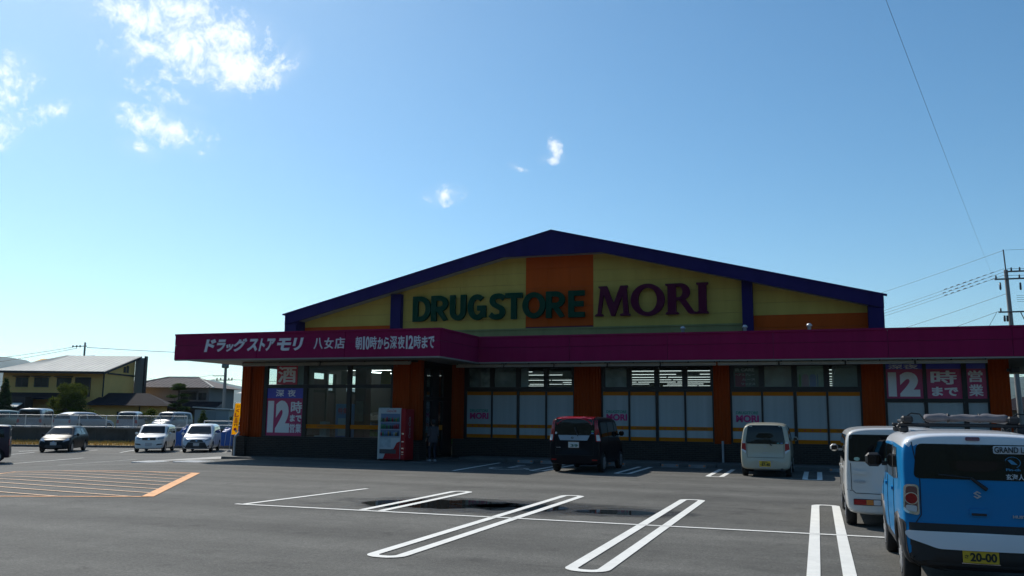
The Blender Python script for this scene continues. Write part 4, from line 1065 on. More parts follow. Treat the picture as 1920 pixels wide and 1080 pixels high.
for k, (x, c_, w_) in enumerate(((-18.9, (.55, .55, .52), 'white'), (-17.0, (.55, .40, .05), 'yellow'), (-16.2, (.45, .05, .06), 'red'))):
    t = thing('shop_poster', w_ + ' paper poster hanging inside the upper pane of the corner window', 'poster', (x, 32.6, 3.0), group='paper posters inside the corner window')
    b = MB(); b.box(-.22, .22, -.004, .004, 0, .55); b.build('sheet', mat('poster_paper_%d' % k, c_, .6, var=.2, vscale=7), t); b = MB(); b.tube((0, 0, .55), (0, 0, 1.02), .004, n=4); b.build('string', M_WHITE_METAL, t)
# ================================================================ vehicles
def paint(name, col, metal=.0, rough=.35):
    dark = max(col) < .1
    return mat(name, col, rough, 0. if dark else metal, .15 if dark else .3, coat=.35 if dark else .7)
M_CARGLASS = mat('tinted_car_glass', (.006, .007, .008), .03, 0., .4)
M_TYRE = mat('tyre_rubber', (.014, .014, .014), .85, bump=.1, bscale=60)
M_RIM = mat('alloy_rim', (.45, .46, .48), .3, .8)
M_BLACK = mat('black_plastic', (.015, .015, .016), .55)
M_WELL = mat('wheel_well', (.006, .006, .006), .95)
M_CHROME = mat('chrome', (.62, .64, .68), .12, 1.)
M_REDL = mat('red_lamp', (.30, .005, .009), .15, spec=.3, coat=.5); M_CLEARL = mat('clear_lamp', (.55, .56, .57), .12, coat=1.); M_AMBER = mat('amber_lamp', (.55, .17, .02), .15, coat=1.)
M_EMB = mat('bright_badge', (.42, .43, .45), .3, .2)
M_HEADL = mat('headlamp', (.34, .36, .38), .08, .35, coat=1.)
M_PLATE_W = mat('white_number_plate', (.50, .52, .52), .45); M_PLATE_Y = mat('yellow_number_plate', (.62, .40, .02), .45)
M_PTXT = mat('plate_black', (.01, .012, .01), .5); M_PTXTG = mat('plate_green', (.02, .10, .06), .5)
M_SEAM = mat('panel_gap', (.01, .01, .01), .8)

def rpoly(pts, r=.03, k=4):
    """polygon with rounded corners"""
    n = len(pts); out = []
    for i in range(n):
        p0, p, p1 = Vector(pts[i - 1]), Vector(pts[i]), Vector(pts[(i + 1) % n])
        a, c = (p0 - p), (p1 - p); ra = min(r, a.length * .45, c.length * .45)
        A, B_ = p + a.normalized() * ra, p + c.normalized() * ra
        for j in range(k + 1):
            t = j / k; q = A * (1 - t) ** 2 + p * 2 * t * (1 - t) + B_ * t * t; out.append((q.x, q.y))
    return out
def ellipse(cx, cy, a, c, n=20): return [(cx + a * math.cos(2 * math.pi * i / n), cy + c * math.sin(2 * math.pi * i / n)) for i in range(n)]
def area2(p): return sum(p[i - 1][0] * p[i][1] - p[i][0] * p[i - 1][1] for i in range(len(p)))

class Car:
    def __init__(s, name, label, cat, loc, heading, spec, group=None):
        """heading: direction of the nose, counter-clockwise from +Y"""
        s.t = thing(name, label, cat, loc, heading, group); s.c = spec; s.body()
    def body(s):
        c = s.c; L, W, H = c['L'], c['W'], c['H']; yr, yf = -L / 2, L / 2; hw = W / 2; zb = c.get('zb', .22); belt = c['belt']; wr = c.get('wr', hw - .12)
        wt, wb = c['ws_top'], c['ws_base']; hz = c['hood']; nz = c.get('nose', hz - .1); rr = math.tan(R(c.get('rear_rake', 6))); fr = math.tan(R(c.get('front_rake', 12)))
        def cab(y, zt, k=1., zlow=zb):
            return (y, [(0, zlow), (hw * k - .14, zlow), (hw * k - .03, zlow + .05), (hw * k, zlow + .26), (hw * k, belt - .12), (hw * k - .02, belt), (wr * k + .015, zt - .16), (wr * k - .06, zt - .035), (wr * .55 * k, zt - .005), (0, zt)])
        def hood(y, zh, k=1., zlow=zb):
            w = hw * k
            return (y, [(0, zlow), (w - .14, zlow), (w - .03, zlow + .05), (w, zlow + .24), (w, zh - .16), (w - .02, zh - .09), (w - .07, zh - .03), (w - .2, zh - .005), (w * .5, zh + .015), (0, zh + .02)])
        rd = c.get('roof_drop', .05)
        st = [cab(yr, H - rd - .03, .955, zb + .03), cab(yr + .05, H - rd - .008, .985), cab(yr + .16, H - rd), cab(yr + .7, H - .012), cab((wt + yr) / 2, H), cab(wt - .35, H - .01), cab(wt, H - .035), cab(wt + .07, H - .075)]
        st += [hood(wb - .06, hz + .05, 1.), hood(wb + .05, hz, 1.), hood((wb + yf) / 2, (hz * .55 + nz * .45) + .03, .995), hood(yf - .20, nz, .97), hood(yf - .05, nz - .05, .93), hood(yf, nz - .09, .88, zb + .04)]
        vs_, fs = [], []; K = 10; RN = 2 * K - 2
        def bend(x, y, z):
            w = max(0., min(1., (yr + .55 - y) / .55)); y += w * (rr * max(0, z - belt) + .05 * (x / hw) ** 2 + c.get('tuck', .0) * max(0, .5 - z))
            if z < c.get('bump_z', .62): y -= w * c.get('bump', .035)
            w = max(0., min(1., (y - (yf - .5)) / .5)); y -= w * (fr * max(0, z - .5) + .11 * (x / hw) ** 2)
            return (x, y, z)
        rings = []
        for y, pts in st:
            ring = [(x, y, z) for x, z in pts] + [(-x, y, z) for x, z in pts[-2:0:-1]]
            rings.append(ring)
        def inset(ring, k, dy):
            cz = (max(p[2] for p in ring) + min(p[2] for p in ring)) / 2
            return [(p[0] * k, p[1] + dy, cz + (p[2] - cz) * k) for p in ring]
        rings = [inset(rings[0], .55, -.004), inset(rings[0], .93, -.003)] + rings + [inset(rings[-1], .93, .003), inset(rings[-1], .5, .004)]
        for ring in rings: vs_ += [bend(*p) for p in ring]
        for i in range(len(rings) - 1):
            for j in range(RN): fs.append((i * RN + j, i * RN + (j + 1) % RN, (i + 1) * RN + (j + 1) % RN, (i + 1) * RN + j))
        for base, rev in ((0, True), ((len(rings) - 1) * RN, False)):      # quads across each end cap
            for j in range(K - 1):
                a, b_ = j, j + 1; m = lambda q: (RN - q) % RN
                q = [base + a, base + b_, base + m(b_), base + m(a)]
                q = list(dict.fromkeys(q)); fs.append(q)
        me = bpy.data.meshes.new('body'); me.from_pydata(vs_, [], fs)
        bm = bmesh.new(); bm.from_mesh(me); bmesh.ops.recalc_face_normals(bm, faces=bm.faces); bm.to_mesh(me); bm.free()
        o = bpy.data.objects.new('body', me); COL.objects.link(o)
        md = o.modifiers.new('s', 'SUBSURF'); md.levels = 2; md.render_levels = 2
        dg = bpy.context.evaluated_depsgraph_get(); sm = bpy.data.meshes.new_from_object(o.evaluated_get(dg))
        s.bvh = BVHTree.FromPolygons([v.co.copy() for v in sm.vertices], [tuple(p.vertices) for p in sm.polygons])
        r = c['wheel_r']; cutters = []
        for y in (c['ax_r'], c['ax_f']):
            b = MB(); b.tube((-hw - .3, y, r + .015), (hw + .3, y, r + .015), r + .055, n=36); cm_ = b.mesh('cut'); co = bpy.data.objects.new('cut', cm_); COL.objects.link(co); cutters.append(co)
            bo = o.modifiers.new('b', 'BOOLEAN'); bo.object = co; bo.operation = 'DIFFERENCE'; bo.solver = 'EXACT'
        dg = bpy.context.evaluated_depsgraph_get(); dg.update(); fm = bpy.data.meshes.new_from_object(o.evaluated_get(dg))
        for co in cutters: m_ = co.data; bpy.data.objects.remove(co); bpy.data.meshes.remove(m_)
        bpy.data.objects.remove(o)
        fm.name = 'body'; fm.materials.clear(); fm.materials.append(s.c['paint']); fm.materials.append(M_WELL)
        fm.polygons.foreach_set('use_smooth', [True] * len(fm.polygons))
        # faces inside the wheel arches are bare and dark
        for p in fm.polygons:
            cc = p.center
            for y in (c['ax_r'], c['ax_f']):
                if abs(math.hypot(cc.y - y, cc.z - r - .015) - (r + .055)) < .012 and abs(p.normal.x) < .5 and cc.z < r * 2.3: p.material_index = 1
        if 'roof_paint' in c:
            fm.materials.append(c['roof_paint']); fm.materials.append(M_BLACK)
            for p in fm.polygons:
                if p.material_index == 0:
                    if p.center.z > c['roof_z'] and p.center.y < wt + .12: p.material_index = 2
                    elif p.center.z < c['clad_z']: p.material_index = 3
        fm.set_sharp_from_angle(angle=R(38))
        s.b = link('body', fm, None, s.t)
        for y in (c['ax_r'], c['ax_f']):
            for sx in (-1, 1): s.wheel(sx * (hw - c.get('wheel_in', .10)), y, sx)
    def wheel(s, x, y, sx):
        c = s.c; r = c['wheel_r']; w = c.get('tyre_w', .085); b = MB(); ri = r * c.get('rim', .66)
        b.lathe([(ri, -w), (r * .93, -w * .98), (r * .99, -w * .7), (r, 0), (r * .99, w * .7), (r * .93, w * .98), (ri, w)], (x, y, r), 'x', 26)
        wh = b.build('wheel', M_TYRE, s.t)
        b = MB(); o = sx * w
        b.lathe([(ri, o * .9), (ri * .93, o * .98), (ri * .88, o * .55), (.02, o * .45)], (x, y, r), 'x', 26)
        n = c.get('spokes', 6)
        for k in range(n):
            a = 2 * math.pi * k / n; d = Vector((0, math.cos(a), math.sin(a))); e = Vector((0, -math.sin(a), math.cos(a)))
            p0, p1 = Vector((x + o * .85, y, r)), Vector((x + o * .95, y, r)) + d * ri * .94
            vs_ = []
            for p, wd in ((p0, .05), (p1, .035)):
                for dx in (-.012, .012):
                    for q in (-1, 1): vs_.append(p + e * wd * q + Vector((dx, 0, 0)))
            b.add(vs_, [(0, 1, 3, 2), (4, 6, 7, 5), (0, 4, 5, 1), (2, 3, 7, 6), (0, 2, 6, 4), (1, 5, 7, 3)])
        b.lathe([(.001, o * 1.0), (.045, o * .99), (.06, o * .5)], (x, y, r), 'x', 12)
        b.fixn = True
        b.build('rim', c.get('rim_mat', M_RIM), wh)
    def cast(s, view, u, v):
        org, d = {'L': ((-5, u, v), (1, 0, 0)), 'R': ((5, u, v), (-1, 0, 0)), 'B': ((u, -6, v), (0, 1, 0)), 'F': ((u, 6, v), (0, -1, 0)), 'T': ((u, v, 6), (0, 0, -1))}[view]
        h, n, i, _ = s.bvh.ray_cast(Vector(org), Vector(d))
        if h is None:
            h, n, i, _ = s.bvh.find_nearest(Vector(org) + Vector(d) * 4)
        if n.dot(Vector(d)) > 0: n = -n
        return h, n
    def drape(s, name, view, poly, m, off=.006, parent=None, cell=.07, rim=True):
        """lay a convex 2D outline onto the body surface"""
        if area2(poly) < 0: poly = poly[::-1]
        x0, x1 = min(p[0] for p in poly), max(p[0] for p in poly); z0, z1 = min(p[1] for p in poly), max(p[1] for p in poly)
        nx, nz = max(2, int((x1 - x0) / cell)), max(2, int((z1 - z0) / cell)); nx, nz = min(nx, 22), min(nz, 22)
        bm = bmesh.new(); cache = {}
        def vert(u, v):
            k = (round(u, 4), round(v, 4))
            if k not in cache: h, n = s.cast(view, u, v); cache[k] = bm.verts.new(h + n * off)
            return cache[k]
        for i in range(nx):
            for j in range(nz):
                q = [(x0 + (x1 - x0) * (i + a) / nx, z0 + (z1 - z0) * (j + b_) / nz) for a, b_ in ((0, 0), (1, 0), (1, 1), (0, 1))]
                for k in range(len(poly)):
                    p, r_ = poly[k], poly[(k + 1) % len(poly)]; a, b_ = r_[1] - p[1], -(r_[0] - p[0])
                    if abs(a) + abs(b_) < 1e-9: continue
                    q = clip_poly(q, a, b_, a * p[0] + b_ * p[1])
                    if len(q) < 3: break
                if len(q) < 3: continue
                vv = list(dict.fromkeys(vert(*e) for e in q))
                if len(vv) >= 3:
                    try: bm.faces.new(vv)
                    except ValueError: pass
        bmesh.ops.recalc_face_normals(bm, faces=bm.faces)
        out = {'L': Vector((-1, 0, 0)), 'R': Vector((1, 0, 0)), 'B': Vector((0, -1, 0)), 'F': Vector((0, 1, 0)), 'T': Vector((0, 0, 1))}[view]
        if sum(f.normal.dot(out) * f.calc_area() for f in bm.faces) < 0: bmesh.ops.reverse_faces(bm, faces=bm.faces)
        if rim:   # a small turned edge so that the piece has thickness
            ed = [e for e in bm.edges if e.is_boundary]; g = bmesh.ops.extrude_edge_only(bm, edges=ed)
            for v in [e for e in g['geom'] if isinstance(e, bmesh.types.BMVert)]:
                h, n, _, _ = s.bvh.find_nearest(v.co); v.co = h - (v.co - h).normalized() * .003
        me = bpy.data.meshes.new(name); bm.to_mesh(me); bm.free()
        me.polygons.foreach_set('use_smooth', [True] * len(me.polygons)); me.set_sharp_from_angle(angle=R(40))
        return link(name, me, m, parent or s.t)
    def both(s, name, poly, m, **k): return [s.drape(name, v, poly, m, **k) for v in ('L', 'R')]
    def seam(s, view, pts, w=.012, parent=None):
        b = MB()
        for p, q in zip(pts[:-1], pts[1:]):
            n = max(1, int(math.hypot(q[0] - p[0], q[1] - p[1]) / .12)); prev = None
            for i in range(n + 1):
                u, v = p[0] + (q[0] - p[0]) * i / n, p[1] + (q[1] - p[1]) * i / n; h, nn = s.cast(view, u, v); h = h + nn * .0015
                if prev is not None: b.tube(prev, h, w / 2, n=4, caps=False)
                prev = h
        return b.build('panel_gap', M_SEAM, parent or s.b)
    def mirror(s, sx, y, z, m, w=.17, h=.15, d=.12):
        hw = s.c['W'] / 2; b = MB(); x0 = sx * (hw - .06); x1 = sx * (hw + w)
        xa = sx * (hw + .02); b.bevbox(min(xa, x1), max(xa, x1), y - d / 2, y + d / 2, z - h / 2, z + h / 2, .045); b.box(min(x0, xa), max(x0, xa), y - .03, y + .03, z - h * .4, z - h * .1)
        o = b.build('wing_mirror', m, s.t)
        g = MB(); xm = sx * (hw + .045); g.bevbox(min(xm, x1 - sx * .025), max(xm, x1 - sx * .025), y - d / 2 - .005, y - d / 2 + .01, z - h / 2 + .025, z + h / 2 - .025, .02); g.build('mirror_glass', M_CARGLASS, o)
    def plate(s, view, z, m, big, small=None, kana=None, x=0., tilt=0., col=None):
        h, n = s.cast(view, x, z); sg = -1 if view == 'B' else 1; y = h.y + sg * .02
        b = MB(); b.bevbox(x - .165, x + .165, min(y, y - sg * .012), max(y, y - sg * .012) , z - .0825, z + .0825, .004); p = b.build('number_plate', m, s.t)
        f = MB(); f.box(x - .175, x + .175, y - sg * .02 - .004, y - sg * .02 + .004, z - .092, z + .092); f.build('plate_frame', M_CHROME, p)
        if view == 'B':
            yy = y - .001; t = col or M_PTXT
            if big: text_fit(big, x - .098, x + .145, z - .064, z + .022, yy, t, p, bold=.035, depth=.003)
            if small: text_fit(small, x - .085, x + .085, z + .035, z + .072, yy, t, p, bold=.012, depth=.003)
            if kana: text_fit(kana, x - .148, x - .112, z - .035, z + .0, yy, t, p, bold=.01, depth=.003)
        return p
    def lettering(s, txt, x0, x1, z0, z1, m, view='B', bold=.03, name='emblem', off=.006):
        h = min((s.cast(view, x0 + (x1 - x0) * i / 4, z0 + (z1 - z0) * j)[0] for i in range(5) for j in (0, 1)), key=lambda p: p.y)
        return text_fit(txt, x0, x1, z0, z1, h.y - off, m, s.t, bold=bold, depth=.006, name=name)

# ---------------------------------------------------------------- blue hatchback in the foreground
P_BLUE = mat('sky_blue_paint', (.002, .185, .43), .4, .15, .15, coat=.35); P_ROOFW = paint('white_roof_paint', (.70, .71, .73))
SP_H = dict(L=3.395, W=1.475, H=1.665, belt=1.05, zb=.24, wr=.715, ws_top=.62, ws_base=1.12, hood=1.02, nose=.92, rear_rake=4, front_rake=6, wheel_r=.31, ax_r=-1.20, ax_f=1.22, paint=P_BLUE, roof_paint=P_ROOFW, roof_z=1.49, clad_z=.40, roof_drop=.03, bump=.02, wheel_in=.10, spokes=8)
c = Car('parked_car', 'bright blue tall hatchback with white roof and roof rack in the foreground', 'car', (1.53, 10.2 + 3.395 / 2, 0), 0, SP_H, 'cars parked in the lot')
w = c.drape('rear_window', 'B', rpoly([(-.60, 1.155), (.60, 1.155), (.555, 1.515), (-.555, 1.515)], .06), M_CARGLASS, off=.008, cell=.06)
c.both('side_window', rpoly([(-.66, 1.10), (.16, 1.10), (.16, 1.47), (-.62, 1.47)], .05), M_CARGLASS); c.both('side_window', rpoly([(.24, 1.10), (.92, 1.10), (.64, 1.47), (.24, 1.47)], .05), M_CARGLASS)
c.both('quarter_glass', rpoly([(-1.30, 1.13), (-.76, 1.10), (-.74, 1.46), (-1.18, 1.46)], .05), M_CARGLASS); c.both('pillar_trim', [(-.76, 1.09), (-.64, 1.09), (-.62, 1.48), (-.74, 1.48)], M_BLACK, off=.003)
c.drape('windscreen', 'F', rpoly([(-.60, 1.10), (.60, 1.10), (.53, 1.56), (-.53, 1.56)], .06), M_CARGLASS)
for sx, v in ((-1, 'L'), (1, 'R')):
    lp = c.drape('tail_lamp', 'B', rpoly([(sx * .705, .80), (sx * .56, .77), (sx * .555, 1.09), (sx * .69, 1.09)], .045), M_CHROME, off=.014)
    c.drape('lens', 'B', rpoly([(sx * .69, .825), (sx * .575, .80), (sx * .57, 1.07), (sx * .675, 1.07)], .035), mat('smoked_lens', (.16, .05, .05), .15, coat=1.), off=.022, parent=lp)
    c.drape('brake_light', 'B', ellipse(sx * .628, .945, .054, .054), M_REDL, off=.034, parent=lp, cell=.03)
    c.drape('ring', 'B', ellipse(sx * .628, .945, .064, .064), M_CHROME, off=.028, parent=lp, cell=.03)
    c.drape('reversing_light', 'B', rpoly([(sx * .685, .825), (sx * .585, .805), (sx * .58, .87), (sx * .68, .88)], .02), M_CLEARL, off=.026, parent=lp, cell=.03)
    c.drape('head_lamp', 'F', ellipse(sx * .50, .80, .12, .12), M_HEADL, off=.01)
c.drape('bumper_cladding', 'B', [(-.70, .25), (.70, .25), (.715, .70), (-.715, .70)], M_BLACK, off=.010)
bp = c.drape('bumper', 'B', rpoly([(-.68, .54), (-.40, .45), (.40, .45), (.68, .54), (.70, .62), (-.70, .62)], .05), P_ROOFW, off=.035, cell=.06)
c.both('sill_cladding', [(-.84, .24), (.86, .24), (.86, .42), (-.84, .42)], M_BLACK, off=.006)
for v in ('L', 'R'):
    for y in (-1.20, 1.22):
        b = MB(); vs_ = []; n = 28
        for k in range(n + 1):
            a = R(-14 + 208 * k / n)
            for q, (rad, off) in enumerate(((.362, .0), (.366, .022), (.43, .020), (.445, -.004))):
                h, nn = c.cast(v, y + rad * math.cos(a), max(.245, .325 + rad * math.sin(a))); vs_.append((h.x + (off if v == 'R' else -off), y + rad * math.cos(a), .325 + rad * math.sin(a)))
        b.add(vs_, [(k * 4 + j_, k * 4 + j_ + 1, k * 4 + j_ + 5, k * 4 + j_ + 4) for k in range(n) for j_ in range(3)], True); b.build('arch_trim', M_BLACK, c.t)
c.seam('B', [(-.60, .70), (-.545, .78), (-.54, 1.12), (-.60, 1.53)]); c.seam('B', [(.60, .70), (.545, .78), (.54, 1.12), (.60, 1.53)])
hd = c.drape('tailgate_handle', 'B', rpoly([(-.095, .785), (.085, .785), (.085, .865), (-.095, .865)], .025), P_BLUE, off=.016, cell=.04); c.drape('recess', 'B', rpoly([(-.075, .795), (.065, .795), (.065, .82), (-.075, .82)], .01), M_BLACK, off=.022, parent=hd, cell=.04)
c.drape('brake_strip', 'B', rpoly([(-.085, 1.552), (.05, 1.552), (.05, 1.588), (-.085, 1.588)], .015), mat('dark_red_lamp', (.16, .005, .008), .2, coat=1.), off=.012, cell=.04)
def s_emblem(car, x, z, k):
    h, n = car.cast('B', x, z); y = h.y - .012; b = MB()
    for q in ([(-.9, .35), (.1, 1.0), (.95, .45), (.45, .12), (.1, .38), (-.3, .12), (.3, -.28), (-.2, -.02)], ):
        pass
    up = [(-.95, .42), (.05, 1.05), (.95, .45), (.55, .22), (.05, .52), (-.25, .33), (.55, -.2), (.15, -.45)]
    tri = [(-.95, .42), (.05, 1.05), (.95, .45), (.6, .25), (.05, .6), (-.3, .38), (.75, -.22), (.95, -.42), (-.05, -1.05), (-.95, -.45), (-.6, -.25), (-.05, -.6), (.3, -.38), (-.75, .22)]
    b.prism([(x + u * k, z + w_ * k) for u, w_ in tri], 0, 'y', y, y + .012); return b.build('emblem', M_EMB, car.t)
s_emblem(c, -.01, 1.005, .038)
b = MB(); h, n = c.cast('B', -.06, 1.175); h2, n2 = c.cast('B', .07, 1.06); h0, _ = c.cast('B', -.36, 1.20)
b.tube(h + Vector((0, -.03, 0)), h2 + Vector((.01, -.025, 0)), .016, .022, n=6); b.tube(h0 + Vector((0, -.02, 0)), h + Vector((0, -.03, .0)), .008, n=5); b.build('wiper', M_BLACK, c.t)
c.plate('B', .408, M_PLATE_Y, '20-00', '福岡581', 'さ', x=-.02)
c.mirror(-1, .70, 1.24, M_BLACK, .22, .18, .12); c.mirror(1, .70, 1.24, M_BLACK, .22, .18, .12)
c.both('corner_cladding', rpoly([(-1.66, .26), (-1.18, .26), (-1.18, .72), (-1.66, .72)], .05), M_BLACK, off=.008)
for v in ('L', 'R'):
    for y in (-.52, .42): c.drape('door_handle', v, rpoly([(y - .10, .955), (y + .10, .955), (y + .10, .99), (y - .10, .99)], .015), P_BLUE, off=.022, cell=.05)
    c.seam(v, [(-.72, .42), (-.74, .70), (-.70, 1.08)]); c.seam(v, [(.20, .42), (.20, 1.08)]); c.seam(v, [(.98, .45), (.98, 1.06)])
M_STK = mat('white_sticker', (.60, .62, .64), .5); M_STKB = mat('blue_sticker', (.05, .24, .42), .5)
sg = c.drape('sticker', 'B', rpoly([(.165, 1.425), (.555, 1.425), (.545, 1.505), (.165, 1.505)], .02), M_STK, off=.012)
h = min((c.cast('B', .17 + .093 * i, z_)[0] for i in range(5) for z_ in (1.43, 1.5)), key=lambda p: p.y); text_fit('GRAND LINE', .175, .54, 1.436, 1.497, h.y - .016, M_PTXT, sg, bold=.02, depth=.002)
def bird(car, cx, cz):
    h, n = car.cast('B', cx, cz); y = h.y - .011; b = MB()
    for i in range(26):
        a0 = R(-60 + 300 * i / 26) ; a1 = R(-60 + 300 * (i + .7) / 26)
        b.prism([(cx + r_ * math.cos(a), cz + r_ * math.sin(a) * .8) for r_, a in ((.066, a0), (.074, a0), (.074, a1), (.066, a1))], 0, 'y', y, y + .002)
    b.prism([(cx - .045, cz + .022), (cx - .02, cz + .03), (cx + .01, cz + .012), (cx + .045, cz - .022), (cx + .02, cz - .02), (cx - .01, cz - .018), (cx - .03, cz + .004)], 0, 'y', y, y + .002)
    return b.build('sticker', M_STKB, car.t)
bird(c, .335, 1.34); c.lettering('Fin-ch', .27, .40, 1.255, 1.28, M_STKB, name='sticker', off=.010); c.lettering('玄海人', .265, .43, 1.165, 1.225, M_STK, name='sticker', off=.010)
c.lettering('HUSTLER', .30, .50, .785, .815, M_EMB, bold=.04, off=.010)
# roof rack, bike fork mounts and the rolled grey bag (things carried on the roof)
ROOT_H = c.t; oy = 10.2 + 3.395 / 2
t = thing('roof_rack', 'black roof rack with bicycle mounts on top of the blue car', 'roof rack', (1.53, 11.35, 1.64))
for y in (-.30, .55):
    b = MB(); b.bevbox(-.66, .66, y - .03, y + .03, .045, .085, .01); b.build('cross_bar', M_BLACK, t)
    for sx in (-.6, .6): b = MB(); b.bevbox(sx - .05, sx + .05, y - .045, y + .045, -.02, .05, .015); b.build('foot', M_BLACK, t)
for x in (-.56, .52):
    b = MB(); b.bevbox(x - .06, x + .06, -.36, -.20, .086, .17, .02); b.tube((x - .10, -.28, .03), (x + .05, -.28, .14), .03, n=8); b.tube((x - .02, -.30, .10), (x - .02, .5, .11), .022, n=8)
    b.path([(x - .02, -.30, .15), (x + .05, -.28, .20), (x + .14, -.26, .19), (x + .20, -.24, .10)], .008, 5); b.build('bike_mount', M_BLACK, t)
t = thing('rolled_bag', 'rolled grey awning bag strapped across the roof rack of the blue car', 'bag', (1.56, 11.10, 1.735))
M_BAG = mat('grey_canvas', (.15, .145, .155), .9, spec=.1, var=.2, vscale=9, bump=.3, bscale=14)
b = MB(); n = 30; prev = None; rb = random.Random(4); vs_ = []
for i in range(n + 1):
    u = i / n; x = -.40 + .84 * u; wv = 1 - .16 * (abs((u - .29)) < .02) - .16 * (abs(u - .67) < .02); rr_ = .044 * wv * (1 + .10 * math.sin(u * 9.4 + .5)) * (1 if 0 < i < n else .75)
    for k in range(12):
        a = 2 * math.pi * k / 12; vs_.append((x, .08 * math.cos(a) * wv, .052 + rr_ * math.sin(a) + .006 * math.sin(u * 23 + k)))
b.add(vs_, [(i * 12 + k, i * 12 + (k + 1) % 12, (i + 1) * 12 + (k + 1) % 12, (i + 1) * 12 + k) for i in range(n) for k in range(12)] + [list(range(12)), list(range(n * 12, n * 12 + 12))], True); b.fixn = True
b.build('bag', M_BAG, t)
for u in (.29, .67): b = MB(); x = -.40 + .84 * u; b.lathe([(.05, x - .012), (.053, x - .012), (.053, x + .012), (.05, x + .012)], (0, 0, .052), 'x', 12); b.build('strap', M_BLACK, t)

# ---------------------------------------------------------------- white boxy wagon behind it
P_PEARL = paint('pearl_white_paint', (.56, .55, .52)); 
SP_C = dict(L=3.89, W=1.695, H=1.65, belt=1.02, zb=.22, wr=.80, ws_top=.85, ws_base=1.30, hood=.98, nose=.88, rear_rake=2, front_rake=6, wheel_r=.305, ax_r=-1.33, ax_f=1.20, paint=P_PEARL, roof_drop=.02, bump=.03)
c = Car('parked_car', 'white boxy wagon with dark wraparound rear glass, parked ahead of the blue car', 'car', (1.22, 15.55 + 3.89 / 2, 0), 0, SP_C, 'cars parked in the lot')
c.drape('rear_window', 'B', rpoly([(-.77, 1.075), (.80, 1.06), (.76, 1.51), (-.745, 1.51)], .05), M_CARGLASS, cell=.07)
c.both('side_window', rpoly([(-1.75, 1.06), (-.72, 1.06), (-.72, 1.50), (-1.72, 1.50)], .07), M_CARGLASS); c.both('side_window', rpoly([(-.62, 1.06), (.28, 1.06), (.28, 1.50), (-.62, 1.50)], .07), M_CARGLASS); c.both('side_window', rpoly([(.38, 1.06), (1.12, 1.06), (.84, 1.50), (.38, 1.50)], .07), M_CARGLASS)
c.drape('windscreen', 'F', rpoly([(-.68, 1.06), (.68, 1.06), (.62, 1.54), (-.62, 1.54)], .06), M_CARGLASS)
c.seam('B', [(-.74, 1.05), (-.74, .62), (-.68, .565), (.68, .55), (.74, .6), (.76, 1.05)]); c.seam('B', [(-.81, .62), (-.74, .60)])
c.drape('tailgate_handle', 'B', rpoly([(-.73, .875), (-.50, .865), (-.50, .925), (-.73, .935)], .02), P_PEARL, off=.02, cell=.05)
for sx in (-1, 1):
    lp = c.drape('tail_lamp', 'B', rpoly([(sx * .72, .375), (sx * .30, .375), (sx * .30, .475), (sx * .72, .475)], .015), M_BLACK, off=.008)
    for a, e, m_ in ((.71, .53, M_REDL), (.525, .42, M_AMBER), (.415, .31, M_CLEARL)): c.drape('lens', 'B', rpoly([(sx * a, .385), (sx * e, .385), (sx * e, .465), (sx * a, .465)], .01), m_, off=.014, parent=lp, cell=.05)
    c.drape('head_lamp', 'F', rpoly([(sx * .78, .68), (sx * .42, .68), (sx * .42, .80), (sx * .76, .80)], .03), M_HEADL)
c.lettering('CUBE', -.71, -.53, .735, .77, M_EMB, bold=.03)
c.drape('sticker', 'B', ellipse(-.64, 1.115, .045, .03), mat('green_sticker', (.30, .45, .36), .5), off=.01, cell=.04)
c.plate('B', .70, M_PLATE_W, None, x=.25); c.mirror(-1, .92, 1.21, P_PEARL, .17, .14, .1); c.mirror(1, .92, 1.21, P_PEARL, .17, .14, .1)
for v in ('L', 'R'):
    for y in (-.75, .28): c.drape('door_handle', v, rpoly([(y - .10, .90), (y + .10, .90), (y + .10, .94), (y - .10, .94)], .015), P_PEARL, off=.03, cell=.05)
    c.seam(v, [(-.70, .42), (-.68, 1.05)]); c.seam(v, [(.33, .3), (.33, 1.05)])

# ---------------------------------------------------------------- dark wagon with the red roof spoiler
P_DARK = mat('black_violet_paint', (.004, .004, .007), .4, 0., .1, coat=.12)
SP_T = dict(L=3.70, W=1.67, H=1.755, belt=1.06, zb=.24, wr=.755, ws_top=.75, ws_base=1.22, hood=1.02, nose=.90, rear_rake=4, front_rake=8, wheel_r=.30, ax_r=-1.22, ax_f=1.27, paint=P_DARK, roof_drop=.03, bump=.03)
c = Car('parked_car', 'black tall wagon with red tail lamps and silver tailgate bar, nosed up to the shop', 'car', (-7.28, 26.8 + 1.85, 0), 0, SP_T, 'cars parked in the lot')
c.drape('rear_window', 'B', rpoly([(-.66, 1.18), (.66, 1.18), (.62, 1.65), (-.62, 1.65)], .06), M_CARGLASS)
c.drape('spoiler', 'T', rpoly([(-.60, -1.80), (.60, -1.80), (.62, -1.55), (-.62, -1.55)], .04), M_REDL, off=.03); c.drape('spoiler_lip', 'B', [(-.60, 1.665), (.60, 1.665), (.58, 1.725), (-.58, 1.725)], M_REDL, off=.02)
c.drape('tailgate_bar', 'B', rpoly([(-.46, 1.005), (.42, 1.005), (.50, 1.165), (-.53, 1.165)], .02), mat('sky_tinted_bar', (.26, .33, .40), .35, .4), off=.016)  # chrome bar: its sky reflection is put into the blue-grey colour
